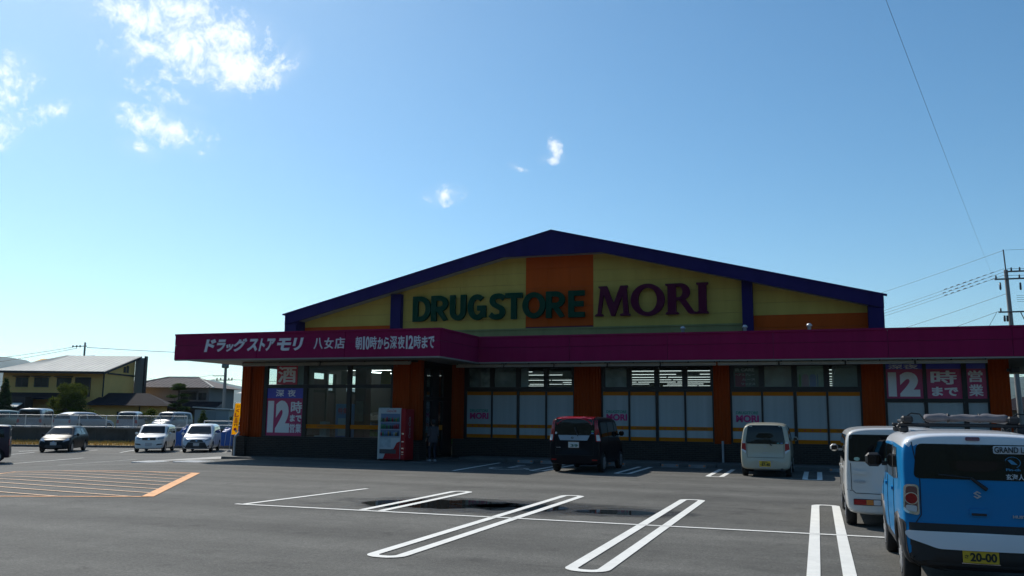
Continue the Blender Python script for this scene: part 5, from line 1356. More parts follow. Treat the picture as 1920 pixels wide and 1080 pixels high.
for sx in (-1, 1):
    lp = c.drape('tail_lamp', 'B', rpoly([(sx * .82, .97), (sx * .70, .97), (sx * .66, 1.20), (sx * .64, 1.64), (sx * .71, 1.64), (sx * .79, 1.2)], .02), M_REDL, off=.012)
    c.drape('lens', 'B', rpoly([(sx * .81, 1.0), (sx * .72, 1.0), (sx * .70, 1.18), (sx * .78, 1.18)], .02), M_CLEARL, off=.018, parent=lp, cell=.04)
    c.drape('reflector', 'B', rpoly([(sx * .74, .385), (sx * .58, .385), (sx * .58, .425), (sx * .74, .425)], .01), M_REDL, off=.008)
    c.drape('head_lamp', 'F', rpoly([(sx * .76, .72), (sx * .42, .70), (sx * .42, .82), (sx * .74, .86)], .03), M_HEADL)
c.both('side_window', rpoly([(-1.62, 1.12), (-.70, 1.10), (-.70, 1.56), (-1.52, 1.56)], .06), M_CARGLASS); c.both('side_window', rpoly([(-.62, 1.10), (.22, 1.08), (.22, 1.57), (-.62, 1.57)], .05), M_CARGLASS); c.both('side_window', rpoly([(.30, 1.08), (1.04, 1.08), (.72, 1.57), (.30, 1.57)], .05), M_CARGLASS)
c.drape('windscreen', 'F', rpoly([(-.68, 1.10), (.68, 1.10), (.60, 1.62), (-.60, 1.62)], .06), M_CARGLASS)
c.plate('B', .865, M_PLATE_W, '39', None, None, x=-.02, col=M_PTXTG); c.mirror(-1, .82, 1.20, P_DARK, .19, .17, .12); c.mirror(1, .82, 1.20, P_DARK, .19, .17, .12)
c.lettering('O', -.10, -.02, 1.055, 1.115, M_BLACK, bold=.05, off=.02); c.drape('sticker', 'B', ellipse(-.60, 1.23, .035, .035), M_STK, off=.012, cell=.03); c.drape('sticker', 'B', rpoly([(.55, 1.21), (.62, 1.21), (.62, 1.25), (.55, 1.25)], .005), mat('sky_sticker', (.12, .25, .5), .5), off=.012, cell=.03)
c.drape('sticker', 'B', rpoly([(.55, 1.27), (.62, 1.27), (.62, 1.31), (.55, 1.31)], .005), mat('green_sticker2', (.08, .3, .12), .5), off=.012, cell=.03); c.lettering('THOR', -.60, -.44, .77, .79, M_EMB, bold=.03)
b = MB(); h, n = c.cast('B', .02, 1.42); h2, _ = c.cast('B', .10, 1.14); b.tube(h + Vector((0, -.025, 0)), h2 + Vector((.02, -.04, 0)), .03, .018, n=6); b.build('wiper', M_BLACK, c.t)
c.seam('B', [(-.62, .55), (-.60, 1.0)]); c.seam('B', [(.62, .55), (.60, 1.0)]); c.seam('B', [(-.62, .55), (.62, .55)])
for v in ('L', 'R'): c.seam(v, [(-.66, .40), (-.66, 1.08)]); c.seam(v, [(.26, .40), (.26, 1.06)])

# ---------------------------------------------------------------- cream microcar
P_CREAM = paint('cream_white_paint', (.42, .40, .31))
SP_Z = dict(L=3.395, W=1.475, H=1.635, belt=1.0, zb=.21, wr=.645, ws_top=.55, ws_base=1.15, hood=.98, nose=.84, rear_rake=7, front_rake=10, wheel_r=.285, ax_r=-1.2, ax_f=1.22, paint=P_CREAM, roof_drop=.05, bump=.05, bump_z=.66)
c = Car('parked_car', 'cream white microcar with yellow number plate, nosed up to the shop', 'car', (-1.54, 27.7 + 3.395 / 2, 0), 0, SP_Z, 'cars parked in the lot')
c.drape('rear_window', 'B', rpoly([(-.585, .985), (.585, .985), (.50, 1.54), (-.50, 1.54)], .09), M_CARGLASS)
for sx in (-1, 1):
    lp = c.drape('tail_lamp', 'B', [(sx * .70, .80), (sx * .56, .69), (sx * .575, 1.0), (sx * .635, 1.06), (sx * .68, 1.02)], M_REDL, off=.012, cell=.04)
    c.drape('lens', 'B', [(sx * .675, 1.0), (sx * .58, 1.0), (sx * .60, 1.045), (sx * .635, 1.06)], M_CLEARL, off=.018, parent=lp, cell=.03); c.drape('lens', 'B', [(sx * .695, .79), (sx * .565, .69), (sx * .565, .77), (sx * .695, .83)], M_CLEARL, off=.018, parent=lp, cell=.03)
    c.drape('head_lamp', 'F', rpoly([(sx * .68, .70), (sx * .36, .64), (sx * .40, .74), (sx * .66, .86)], .03), M_HEADL)
c.both('side_window', rpoly([(-1.45, 1.08), (-.66, 1.04), (-.66, 1.46), (-1.2, 1.46)], .06), M_CARGLASS); c.both('side_window', rpoly([(-.58, 1.04), (.18, 1.03), (.18, 1.47), (-.58, 1.47)], .05), M_CARGLASS); c.both('side_window', rpoly([(.26, 1.03), (.98, 1.03), (.58, 1.47), (.26, 1.47)], .05), M_CARGLASS)
c.drape('windscreen', 'F', rpoly([(-.58, 1.06), (.58, 1.06), (.50, 1.52), (-.50, 1.52)], .06), M_CARGLASS)
c.seam('B', [(-.54, 1.0), (-.535, .58), (.535, .58), (.54, 1.0)]); c.plate('B', .395, M_PLATE_Y, '87-40', '福岡581', 'す', x=-.02)
c.drape('plate_recess', 'B', rpoly([(-.23, .28), (.19, .28), (.19, .51), (-.23, .51)], .02), mat('cream_grey_plastic', (.40, .39, .34), .6), off=.003)  # panel round the plate, slightly greyer than the body paint
c.lettering('H', -.03, .03, .875, .925, M_EMB, bold=.05); c.lettering('ZEST', -.08, .07, .715, .735, M_EMB, bold=.02)
b = MB(); h, n = c.cast('B', .10, 1.02); h2, _ = c.cast('B', .19, .94); b.tube(h + Vector((0, -.03, 0)), h2 + Vector((0, -.03, 0)), .018, n=6); b.build('wiper', M_BLACK, c.t)
b = MB(); h, n = c.cast('B', .47, .26); b.tube((.47, h.y + .1, .235), (.47, h.y - .03, .235), .04, n=12); b.build('exhaust', M_BLACK, c.t)
c.mirror(-1, .72, 1.1, P_CREAM, .16, .14, .1); c.mirror(1, .72, 1.1, P_CREAM, .16, .14, .1)
for x, m_ in ((.34, mat('teal_sticker', (.1, .35, .35), .5)), (.44, MATS['sky_sticker'])): c.drape('sticker', 'B', rpoly([(x, 1.0), (x + .07, 1.0), (x + .07, 1.025), (x, 1.025)], .004), m_, off=.012, cell=.03)
for v in ('L', 'R'): c.seam(v, [(-.62, .40), (-.62, 1.02)]); c.seam(v, [(.22, .36), (.22, 1.02)])

# ---------------------------------------------------------------- the side lot: cars facing the camera
HD = math.atan2(-.5, -.866)                    # nose pointing (0.5, -0.87)
FR = Vector((.5, -.866))
def front_at(nose_mid, L):  # centre of a car from the ground point under its front wheels
    return (nose_mid[0] - FR.x * (L / 2 - .75), nose_mid[1] - FR.y * (L / 2 - .75))
P_WHITE = paint('white_paint', (.76, .76, .72)); P_SILVER = paint('silver_paint', (.62, .63, .65), .2)
def front_face(c, hw, lamp, grille, low, plate_z, wind, sides, P):
    c.drape('windscreen', 'F', rpoly(wind, .05), M_CARGLASS)
    for sx in (-1, 1): c.drape('head_lamp', 'F', rpoly([(sx * u, v) for u, v in lamp], .02), M_HEADL, off=.01, cell=.05)
    if grille: c.drape('grille', 'F', rpoly(grille, .02), M_BLACK, off=.008, cell=.06)
    for q in low: c.drape('bumper_intake', 'F', rpoly(q, .02), M_BLACK, off=.008, cell=.06)
    for q in sides: c.both('side_window', rpoly(q, .05), M_CARGLASS)
    c.plate('F', plate_z, M_PLATE_W, None)
    c.mirror(-1, c.c['ws_base'] - .35, c.c['belt'] + .06, P, .18, .15, .12); c.mirror(1, c.c['ws_base'] - .35, c.c['belt'] + .06, P, .18, .15, .12)
    c.drape('emblem', 'F', ellipse(0, c.c['nose'] - .16, .06, .035, 12), M_CHROME, off=.016, cell=.04)
    h, n = c.cast('F', 0, c.c['hood'] + .10); b = MB()
    for x0, x1 in ((-.55, -.05), (.0, .5)): b.tube((x0, h.y - .02, h.z + .02), (x1, h.y + .03, h.z - .01), .012, n=5)
    b.build('wiper', M_BLACK, c.t)
    c.drape('rear_window', 'B', rpoly([(-.55, c.c['belt'] + .06), (.55, c.c['belt'] + .06), (.5, c.c['H'] - .16), (-.5, c.c['H'] - .16)], .05), M_CARGLASS)
    for sx in (-1, 1): c.drape('tail_lamp', 'B', rpoly([(sx * (hw - .03), .75), (sx * (hw - .16), .75), (sx * (hw - .16), 1.05), (sx * (hw - .04), 1.05)], .02), M_REDL, off=.008)
    for v in ('L', 'R'):
        c.seam(v, [(-.55, .35), (-.52, c.c['belt'])]); c.seam(v, [(.42, .32), (.44, c.c['belt'])])
        for y in (-.42, .55 - .25): c.drape('door_handle', v, rpoly([(y - .1, c.c['belt'] - .13), (y + .1, c.c['belt'] - .13), (y + .1, c.c['belt'] - .09), (y - .1, c.c['belt'] - .09)], .015), P, off=.02, cell=.06)
# boxy white wagon
sp = dict(L=3.785, W=1.69, H=1.635, belt=1.02, zb=.20, wr=.79, ws_top=.40, ws_base=1.05, hood=1.03, nose=.93, rear_rake=6, front_rake=8, wheel_r=.305, ax_r=-1.25, ax_f=1.27, paint=P_WHITE, roof_drop=.05)
x, y = front_at((-37.16, 41.92), 3.785)
c = Car('parked_car', 'white boxy wagon with wide black grille in the side lot', 'car', (x, y, -.6), HD, sp, 'cars parked in the lot')
front_face(c, .845, [(.80, .80), (.50, .74), (.46, .86), (.76, .93)], [(-.36, .72), (.36, .72), (.38, .85), (-.38, .85)], [[(.42, .42), (.74, .46), (.74, .52), (.46, .50)], [(-.42, .42), (-.74, .46), (-.74, .52), (-.46, .50)]], .46, [(-.68, 1.10), (.68, 1.10), (.60, 1.50), (-.60, 1.50)], [[(-1.55, 1.08), (-.62, 1.08), (-.62, 1.47), (-1.45, 1.47)], [(-.52, 1.08), (.90, 1.08), (.45, 1.47), (-.52, 1.47)]], P_WHITE)
# silver-white minivan
sp = dict(L=4.26, W=1.695, H=1.675, belt=1.02, zb=.20, wr=.74, ws_top=.55, ws_base=1.45, hood=1.00, nose=.84, rear_rake=10, front_rake=18, wheel_r=.305, ax_r=-1.35, ax_f=1.40, paint=P_SILVER, roof_drop=.07)
x, y = front_at((-34.88, 43.25), 4.26)
c = Car('parked_car', 'silver minivan with large dark lower grille, next to the blue sheets', 'car', (x, y, -.6), HD, sp, 'cars parked in the lot')
front_face(c, .847, [(.80, .74), (.46, .66), (.52, .76), (.76, .88)], [(-.40, .62), (.40, .62), (.30, .74), (-.30, .74)], [[(-.64, .27), (.64, .27), (.48, .60), (-.48, .60)], [(.60, .34), (.78, .34), (.78, .46), (.70, .44)], [(-.60, .34), (-.78, .34), (-.78, .46), (-.70, .44)]], .47, [(-.70, 1.08), (.70, 1.08), (.56, 1.52), (-.56, 1.52)], [[(-1.85, 1.12), (-.75, 1.08), (-.75, 1.48), (-1.65, 1.46)], [(-.65, 1.08), (.40, 1.08), (.40, 1.50), (-.65, 1.50)], [(.50, 1.08), (1.15, 1.06), (.58, 1.48), (.50, 1.48)]], P_SILVER)
# black hatchback
P_BLACK = mat('black_paint', (.006, .007, .009), .4, 0., .12, coat=.12)
sp = dict(L=3.885, W=1.695, H=1.50, belt=.93, zb=.18, wr=.66, ws_top=.28, ws_base=1.12, hood=.93, nose=.76, rear_rake=18, front_rake=22, wheel_r=.295, ax_r=-1.22, ax_f=1.27, paint=P_BLACK, roof_drop=.09, roof=.0)
x, y = front_at((-41.35, 39.12), 3.885)
c = Car('parked_car', 'black hatchback with glinting windscreen at the left of the side lot', 'car', (x, y, -.6), HD, sp, 'cars parked in the lot')
front_face(c, .847, [(.78, .70), (.46, .58), (.50, .66), (.66, .84)], [(-.34, .60), (.34, .60), (.26, .66), (-.26, .66)], [[(-.50, .26), (.50, .26), (.42, .44), (-.42, .44)]], .50, [(-.70, .99), (.70, .99), (.52, 1.37), (-.52, 1.37)], [[(-1.25, .99), (-.58, .97), (-.58, 1.33), (-1.0, 1.32)], [(-.48, .97), (.92, .96), (.30, 1.34), (-.48, 1.35)]], P_BLACK)
# dark microvan half out of frame at the left edge
P_PLUM = paint('dark_plum_paint', (.030, .016, .032), .2)
sp = dict(L=3.395, W=1.475, H=1.70, belt=1.05, zb=.20, wr=.68, ws_top=.80, ws_base=1.25, hood=1.0, nose=.86, rear_rake=4, front_rake=8, wheel_r=.28, ax_r=-1.2, ax_f=1.22, paint=P_PLUM, roof_drop=.04)
c = Car('parked_car', 'dark plum microvan half out of frame at the left edge', 'car', (-35.86, 29.02, -.56), R(136), sp, 'cars parked in the lot')
front_face(c, .737, [(.68, .72), (.38, .70), (.38, .82), (.66, .86)], [(-.3, .6), (.3, .6), (.3, .68), (-.3, .68)], [], .45, [(-.6, 1.1), (.6, 1.1), (.52, 1.54), (-.52, 1.54)], [[(-1.45, 1.10), (-.62, 1.10), (-.62, 1.52), (-1.38, 1.52)], [(-.52, 1.10), (.25, 1.10), (.25, 1.53), (-.52, 1.53)], [(.35, 1.10), (1.05, 1.10), (.78, 1.52), (.35, 1.52)]], P_PLUM)

# ---------------------------------------------------------------- cars on the upper lot, behind the mesh fence
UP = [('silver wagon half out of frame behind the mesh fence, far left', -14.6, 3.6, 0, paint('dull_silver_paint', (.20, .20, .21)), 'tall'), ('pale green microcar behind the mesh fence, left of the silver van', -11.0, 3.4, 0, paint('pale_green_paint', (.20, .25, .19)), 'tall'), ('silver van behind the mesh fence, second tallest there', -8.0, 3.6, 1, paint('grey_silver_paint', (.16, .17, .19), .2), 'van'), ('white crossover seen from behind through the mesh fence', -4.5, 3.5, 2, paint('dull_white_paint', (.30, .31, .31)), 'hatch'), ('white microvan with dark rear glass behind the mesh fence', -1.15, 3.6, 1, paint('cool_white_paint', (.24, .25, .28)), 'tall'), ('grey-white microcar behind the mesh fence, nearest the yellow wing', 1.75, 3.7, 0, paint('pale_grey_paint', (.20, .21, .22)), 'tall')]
BASE = {'tall': dict(L=3.395, W=1.475, H=1.62, belt=1.0, zb=.2, wr=.65, ws_top=.6, ws_base=1.15, hood=.98, nose=.84, rear_rake=5, front_rake=8, wheel_r=.28, ax_r=-1.2, ax_f=1.22), 'van': dict(L=4.1, W=1.69, H=1.78, belt=1.05, zb=.22, wr=.76, ws_top=.9, ws_base=1.4, hood=1.02, nose=.88, rear_rake=4, front_rake=10, wheel_r=.3, ax_r=-1.35, ax_f=1.35), 'hatch': dict(L=4.2, W=1.78, H=1.53, belt=.98, zb=.22, wr=.68, ws_top=.3, ws_base=1.2, hood=.98, nose=.85, rear_rake=28, front_rake=16, wheel_r=.33, ax_r=-1.3, ax_f=1.35, roof_drop=.12)}
for lab, s_, n_, mode, P, kind in UP:
    sp = dict(BASE[kind], paint=P); x, y, _ = wpt(s_, n_)
    hd = math.atan2(.342, .94)                       # heading 0 faces away from the fence
    c = Car('parked_car', lab, 'car', (x, y, .16), hd + {0: R(168), 1: R(12), 2: R(-22)}[mode], sp, 'cars on the upper lot'); q = sp
    if mode == 0: front_face(c, q['W'] / 2, [(q['W'] / 2 - .06, .70), (.38, .66), (.40, .78), (q['W'] / 2 - .08, .84)], [(-.3, .6), (.3, .6), (.3, .7), (-.3, .7)], [], .45, [(-.6, 1.06), (.6, 1.06), (.52, q['H'] - .13), (-.52, q['H'] - .13)], [[(-1.4, 1.06), (-.6, 1.06), (-.6, q['H'] - .17), (-1.3, q['H'] - .17)], [(-.5, 1.06), (.9, 1.05), (.55, q['H'] - .17), (-.5, q['H'] - .17)]], P)
    else:
        bw = q['W'] / 2; H_ = q['H']
        c.drape('rear_window', 'B', rpoly([(-bw + .14, q['belt'] + .05), (bw - .14, q['belt'] + .05), (bw - .22, H_ - .16), (-bw + .22, H_ - .16)], .06), M_CARGLASS); c.drape('windscreen', 'F', rpoly([(-.58, 1.08), (.58, 1.08), (.5, H_ - .14), (-.5, H_ - .14)], .05), M_CARGLASS)
        for sx in (-1, 1): c.drape('tail_lamp', 'B', rpoly([(sx * (bw - .04), .74), (sx * (bw - .2), .76), (sx * (bw - .2), .98), (sx * (bw - .06), .98)], .02), M_REDL, off=.01)
        c.both('side_window', rpoly([(-1.45, q['belt'] + .05), (-.6, q['belt'] + .04), (-.6, H_ - .17), (-1.2, H_ - .17)], .05), M_CARGLASS); c.both('side_window', rpoly([(-.5, q['belt'] + .04), (.95, q['belt'] + .04), (.35 if kind == 'hatch' else .65, H_ - .17), (-.5, H_ - .17)], .05), M_CARGLASS)
        c.plate('B', .5, M_PLATE_W, None); c.mirror(-1, .8, 1.08, P); c.mirror(1, .8, 1.08, P)
# ================================================================ vending machine
VM = thing('vending_machine', 'red and white drinks vending machine beside the shop entrance', 'vending machine', (-14.99, 29.72, .032))
M_VRED = mat('vending_red', (.34, .008, .014), .4, spec=.2, coat=.1); M_VWHITE = mat('vending_white', (.42, .44, .45), .4, coat=.3)
def vp(name, m, fn, parent=VM): b = MB(); fn(b); return b.build(name, m, parent)
vp('cabinet', M_VRED, lambda b: b.bevbox(-.555, .555, -.28, .36, .05, 1.92, .02)); vp('plinth', M_BLACK, lambda b: b.box(-.52, .52, -.25, .34, 0, .06))
DOOR = vp('front_panel', M_VWHITE, lambda b: b.bevbox(-.555, .36, -.375, -.282, .08, 1.955, .02)); vp('coin_panel', M_VRED, lambda b: b.bevbox(.362, .555, -.36, -.282, .08, 1.94, .015))
vp('edge_strip', mat('vending_cream', (.50, .50, .46), .4), lambda b: b.bevbox(-.565, -.50, -.39, -.376, .07, 1.95, .006), DOOR)
vp('display_window', mat('display_back', (.06, .13, .24), .3, coat=.5), lambda b: b.box(-.46, .33, -.381, -.3755, .88, 1.75), DOOR)
rv = random.Random(8); CANC = [mat('can_%d' % i, q, .3, coat=.5) for i, q in enumerate(((.35, .02, .03), (.05, .22, .10), (.30, .22, .05), (.06, .05, .05), (.10, .20, .35), (.40, .42, .42)))]
for row, z in enumerate((1.47, 1.21, .95)):
    vp('shelf_strip', mat('price_strip', (.25, .32, .45), .4), lambda b: b.box(-.46, .33, -.40, -.3815, z - .055, z - .02), DOOR)
    for k in range(10):
        x = -.42 + k * .077; h = rv.uniform(.13, .19)
        vp('drink', CANC[[3, 2, 1, 1, 0][rv.randrange(5)] if row < 2 else rv.randrange(6)], lambda b: b.lathe([(.001, z - .02), (.026, z - .02), (.026, z - .02 + h * .8), (.014, z - .02 + h), (.001, z - .02 + h)], (x, -.408, 0), n=8), DOOR)
vp('poster', mat('vending_poster', (.34, .38, .40), .5, var=.3, vscale=5), lambda b: b.box(-.47, -.02, -.381, -.3755, .52, .86), DOOR)
vp('red_swoosh', M_VRED, lambda b: b.prism([(.35, .09), (-.33, .09), (-.24, .30), (-.16, .42), (.10, .46), (.22, .68), (.35, .74)], 0, 'y', -.3805, -.3755), DOOR)
vp('tray', mat('tray_flap', (.05, .05, .06), .3), lambda b: b.bevbox(-.48, .20, -.392, -.3765, .28, .44, .01), DOOR)
for z, h in ((.98, .07), (.70, .05), (.45, .06), (.32, .05), (.25, .03)): vp('coin_slot', M_CHROME, lambda b: b.bevbox(.41, .50, -.372, -.3605, z, z + h, .004))
text_fit('Coca-Cola', -.22, .18, 1.80, 1.90, -.376, mat('red_script', (.42, .02, .03), .4), DOOR, bold=.012, depth=.003, shear=.35)
me_ = text_fit('Coca-Cola', 0, 1.0, 0, .16, 0, mat('white_script', (.30, .30, .32), .4), VM, bold=.012, depth=.003, shear=.3, name='side_lettering')
for v in me_.data.vertices: x, y, z = v.co; v.co = (.556 - y, -.02 - z + .08, .95 + x * .8 - .1)
me_.data.flip_normals(); me_.data.update()

# ================================================================ the person at the door
def person():
    t = thing('person', 'person in a pale long top and dark trousers at the shop entrance', 'person', (-13.62, 30.05, .032), R(62))
    # joints in the figure's own frame: x right, y forward, z up
    J = {'pelvis': (0, 0, .80), 'waist': (0, .01, .92), 'chest': (0, 0, 1.12), 'neck': (0, -.01, 1.28), 'headb': (0, .01, 1.34),
         'hipR': (.085, 0, .76), 'kneeR': (.09, .03, .42), 'ankR': (.09, -.03, .07), 'toeR': (.10, .12, .03),
         'hipL': (-.085, 0, .76), 'kneeL': (-.085, .10, .43), 'ankL': (-.085, .06, .08), 'toeL': (-.09, .22, .03),
         'shR': (.165, -.01, 1.22), 'elR': (.20, -.03, .97), 'wrR': (.19, .08, .78), 'shL': (-.165, -.01, 1.22), 'elL': (-.20, .02, .98), 'wrL': (-.17, .18, .86)}
    Rd = {'pelvis': .135, 'waist': .115, 'chest': .135, 'neck': .05, 'headb': .05, 'hip': .085, 'knee': .058, 'ank': .038, 'toe': .034, 'sh': .062, 'el': .042, 'wr': .028}
    E = [('pelvis', 'waist'), ('waist', 'chest'), ('chest', 'neck'), ('neck', 'headb')]
    for k in 'RL': E += [('pelvis', 'hip' + k), ('hip' + k, 'knee' + k), ('knee' + k, 'ank' + k), ('ank' + k, 'toe' + k), ('chest', 'sh' + k), ('sh' + k, 'el' + k), ('el' + k, 'wr' + k)]
    for k, sx in (('R', 1), ('L', -1)):
        w = Vector(J['wr' + k])
        for i, (dx, l) in enumerate(((-.024, .065), (-.009, .075), (.007, .07), (.022, .055))):
            a, c_ = 'p%s%d' % (k, i), 'f%s%d' % (k, i)
            J[a] = tuple(w + Vector((dx, .012, -.065))); J[c_] = tuple(w + Vector((dx * 1.1, .03, -.065 - l))); Rd['p%s%d' % (k, i)] = .011; Rd[c_] = .008
            E += [('wr' + k, a), (a, c_)]
        J['t' + k] = tuple(w + Vector((-sx * .03, .035, -.05))); Rd['t' + k] = .010; E.append(('wr' + k, 't' + k))
    names = list(J); me = bpy.data.meshes.new('body'); me.from_pydata([J[n] for n in names], [(names.index(a), names.index(b_)) for a, b_ in E], [])
    o = bpy.data.objects.new('body', me); COL.objects.link(o)
    sk = o.modifiers.new('skin', 'SKIN'); sk.use_smooth_shade = True
    for i, n in enumerate(names):
        r = Rd.get(n) or Rd.get(n[:-1]); me.skin_vertices[0].data[i].radius = (r, r * (.78 if n in ('pelvis', 'waist', 'chest') else 1)); me.skin_vertices[0].data[i].use_root = n == 'pelvis'
    o.modifiers.new('sub', 'SUBSURF').levels = 1
    dg = bpy.context.evaluated_depsgraph_get(); fm = bpy.data.meshes.new_from_object(o.evaluated_get(dg)); bpy.data.objects.remove(o)
    # head joined to the same surface
    bm = bmesh.new(); bm.from_mesh(fm)
    r_ = bmesh.ops.create_uvsphere(bm, u_segments=16, v_segments=12, radius=1.)
    for v in r_['verts']:
        x, y, z = v.co; v.co = (x * .075, .015 + y * .09 + (.014 if abs(x) < .2 and y > .9 and -.3 < z < .15 else 0), 1.435 + z * .11 * (1 if z > 0 else 1.05)); 
    for sx in (-1, 1):
        e = bmesh.ops.create_uvsphere(bm, u_segments=6, v_segments=5, radius=.02)
        for v in e['verts']: v.co = (v.co.x * .5 + sx * .076, v.co.y * .8 + .005, v.co.z * 1.3 + 1.425)
    bm.to_mesh(fm); bm.free(); fm.materials.clear()
    for m_ in (mat('skin', (.32, .19, .13), .6), mat('dark_trousers', (.012, .014, .026), .9)): fm.materials.append(m_)
    for p in fm.polygons:
        p.use_smooth = True
        if .06 < p.center.z < .84 and abs(p.center.x) < .16 and not (abs(p.center.x) > .13 and p.center.z > .6): p.material_index = 1
    link('body', fm, None, t)
    # long loose top
    b = MB(); prof = [(.70, .185, .15), (.76, .185, .15), (.90, .165, .135), (1.05, .168, .135), (1.16, .178, .125), (1.235, .165, .105), (1.275, .085, .075), (1.295, .058, .06)]; vs_ = []; n = 22
    for z, a, c_ in prof:
        for i in range(n): th = 2 * math.pi * i / n; wv = 1 + .05 * math.sin(5 * th) * max(0, 1 - (z - .7) * 3); vs_.append((a * wv * math.cos(th), c_ * wv * math.sin(th), z))
    b.add(vs_, [(k * n + i, k * n + (i + 1) % n, (k + 1) * n + (i + 1) % n, (k + 1) * n + i) for k in range(len(prof) - 1) for i in range(n)], True)
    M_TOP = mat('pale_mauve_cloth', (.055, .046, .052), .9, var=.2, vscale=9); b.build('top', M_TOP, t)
    for k in 'RL':
        b = MB(); p = [Vector(J['sh' + k]), Vector(J['el' + k]), Vector(J['el' + k]).lerp(Vector(J['wr' + k]), .7)]
        b.tube(p[0], p[1], .075, .056, n=12); b.tube(p[1], p[2], .056, .046, n=12); b.lathe([(.001, .075), (.05, .055), (.075, 0), (.05, -.055)], tuple(p[0]), n=12); b.build('sleeve', M_TOP, t)
        b = MB(); a, q = Vector(J['ank' + k]), Vector(J['toe' + k]); vs_ = []; 
        for u, w, h in ((-.35, .035, .07), (0, .045, .085), (.5, .048, .06), (.9, .045, .045), (1.15, .02, .03)):
            c_ = a.lerp(q, u)
            for i in range(10): th = 2 * math.pi * i / 10; vs_.append((c_.x + w * math.cos(th), c_.y, max(.002, h / 2 + h / 2 * math.sin(th))))
        b.add(vs_, [(k2 * 10 + i, k2 * 10 + (i + 1) % 10, (k2 + 1) * 10 + (i + 1) % 10, (k2 + 1) * 10 + i) for k2 in range(4) for i in range(10)] + [list(range(10))[::-1], list(range(40, 50))], True); b.fixn = True
        b.build('shoe', mat('white_shoe', (.34, .34, .36), .6), t)
    b = MB(); b.lathe([(.001, .118), (.05, .112), (.082, .075), (.092, .02), (.086, -.04), (.06, -.085)], (0, -.012, 1.445), n=18)
    o = b.build('hair', mat('black_hair', (.010, .009, .009), .6), t)
    for v in o.data.vertices:
        if v.co.y > .02 and v.co.z < 1.475: v.co.y = .02
person()

# ================================================================ houses
def frame(origin, ang):
    """local house axes: x along the front (image right), y into the depth"""
    a = R(ang); ex, ey = Vector((math.cos(a), math.sin(a), 0)), Vector((-math.sin(a), math.cos(a), 0))
    return lambda x, y, z: Vector(origin) + ex * x + ey * y + Vector((0, 0, z))
class HB(MB):
    def __init__(s, fr): super().__init__(); s.fr = fr
    def bx(s, x0, x1, y0, y1, z0, z1):
        vs_ = [s.fr(x, y, z) for z in (z0, z1) for y in (y0, y1) for x in (x0, x1)]
        return s.add(vs_, [(0, 2, 3, 1), (4, 5, 7, 6), (0, 1, 5, 4), (2, 6, 7, 3), (0, 4, 6, 2), (1, 3, 7, 5)])
    def solid(s, pts, fs): s.fixn = True; return s.add([s.fr(*p) for p in pts], fs)
def hpart(name, m, fr, fn, parent): b = HB(fr); fn(b); return b.build(name, m, parent)
def window(fr, parent, x0, x1, y, z0, z1, hood=True, glass=None):
    w = hpart('window', M_FRAME2, fr, lambda b: (b.bx(x0, x1, y - .06, y + .02, z0, z0 + .06), b.bx(x0, x1, y - .06, y + .02, z1 - .06, z1), b.bx(x0, x0 + .06, y - .06, y + .02, z0 + .06, z1 - .06), b.bx(x1 - .06, x1, y - .06, y + .02, z0 + .06, z1 - .06), b.bx((x0 + x1) / 2 - .03, (x0 + x1) / 2 + .03, y - .055, y + .015, z0 + .06, z1 - .06)), parent)
    hpart('pane', M_HGLASS, fr, lambda b: b.bx(x0 + .06, x1 - .06, y - .03, y - .02, z0 + .06, z1 - .06), w)
    if hood: hpart('hood', M_BROWN, fr, lambda b: b.bx(x0 - .15, x1 + .15, y - .45, y + .01, z1 + .05, z1 + .12), w)
M_FRAME2 = mat('brown_sash', (.03, .022, .018), .5); M_HGLASS = mat('house_glass', (.015, .02, .025), .05, spec=.6); M_BROWN = mat('dark_timber', (.025, .017, .015), .7)
M_YWALL = mat('ochre_render', (.78, .46, .15), .9, spec=.1, var=.10, vscale=.6); M_LROOF = mat('pale_sheet_roof', (.74, .71, .63), .95, spec=.05, var=.10, vscale=.7); M_DROOF = mat('dark_tile', (.022, .019, .023), .9, spec=.08, var=.2, vscale=2.)
M_GWALL = mat('grey_render', (.20, .185, .18), .85, var=.08, vscale=.6); M_GROOF = mat('grey_tile', (.20, .175, .165), .9, spec=.1, var=.15, vscale=3.)

H1 = thing('house', 'ochre two-storey house with a pale sloping roof, far left', 'house', (-66.0, 67.3, .12), world_parts=True); f1 = frame((-66.0, 67.3, .12), 20.4)
hpart('wall', M_YWALL, f1, lambda b: b.solid([(-9.9, .25, 0), (-.05, .25, 0), (-.05, 7.4, 0), (-9.9, 7.4, 0), (-9.9, .25, 5.35), (-.05, .25, 5.35), (-.05, 7.4, 7.1), (-9.9, 7.4, 7.1)], [(0, 1, 2, 3), (4, 5, 6, 7), (0, 1, 5, 4), (1, 2, 6, 5), (2, 3, 7, 6), (3, 0, 4, 7)]), H1)
rf = hpart('roof', M_LROOF, f1, lambda b: b.solid([(-10.6, -.7, 5.30), (.35, -.7, 5.30), (.35, 7.9, 7.35), (-7.6, 7.9, 7.35), (-10.6, -.7, 5.46), (.35, -.7, 5.46), (.35, 7.9, 7.51), (-7.6, 7.9, 7.51)], [(0, 1, 2, 3), (4, 5, 6, 7), (0, 1, 5, 4), (1, 2, 6, 5), (2, 3, 7, 6), (3, 0, 4, 7)]), H1)
for k in range(21): x0 = -10.4 + k * .53; x1 = x0 + max(0, (-7.4 - x0)) * .94 if x0 < -7.6 else x0; b = MB(); b.tube(f1(x0, -.68, 5.475), f1(x1, 7.85, 7.52), .022, n=4); b.build('roof_seam', M_LROOF, rf)
hpart('gutter', M_FRAME2, f1, lambda b: b.bx(-10.65, .4, -.86, -.745, 5.24, 5.36), rf)
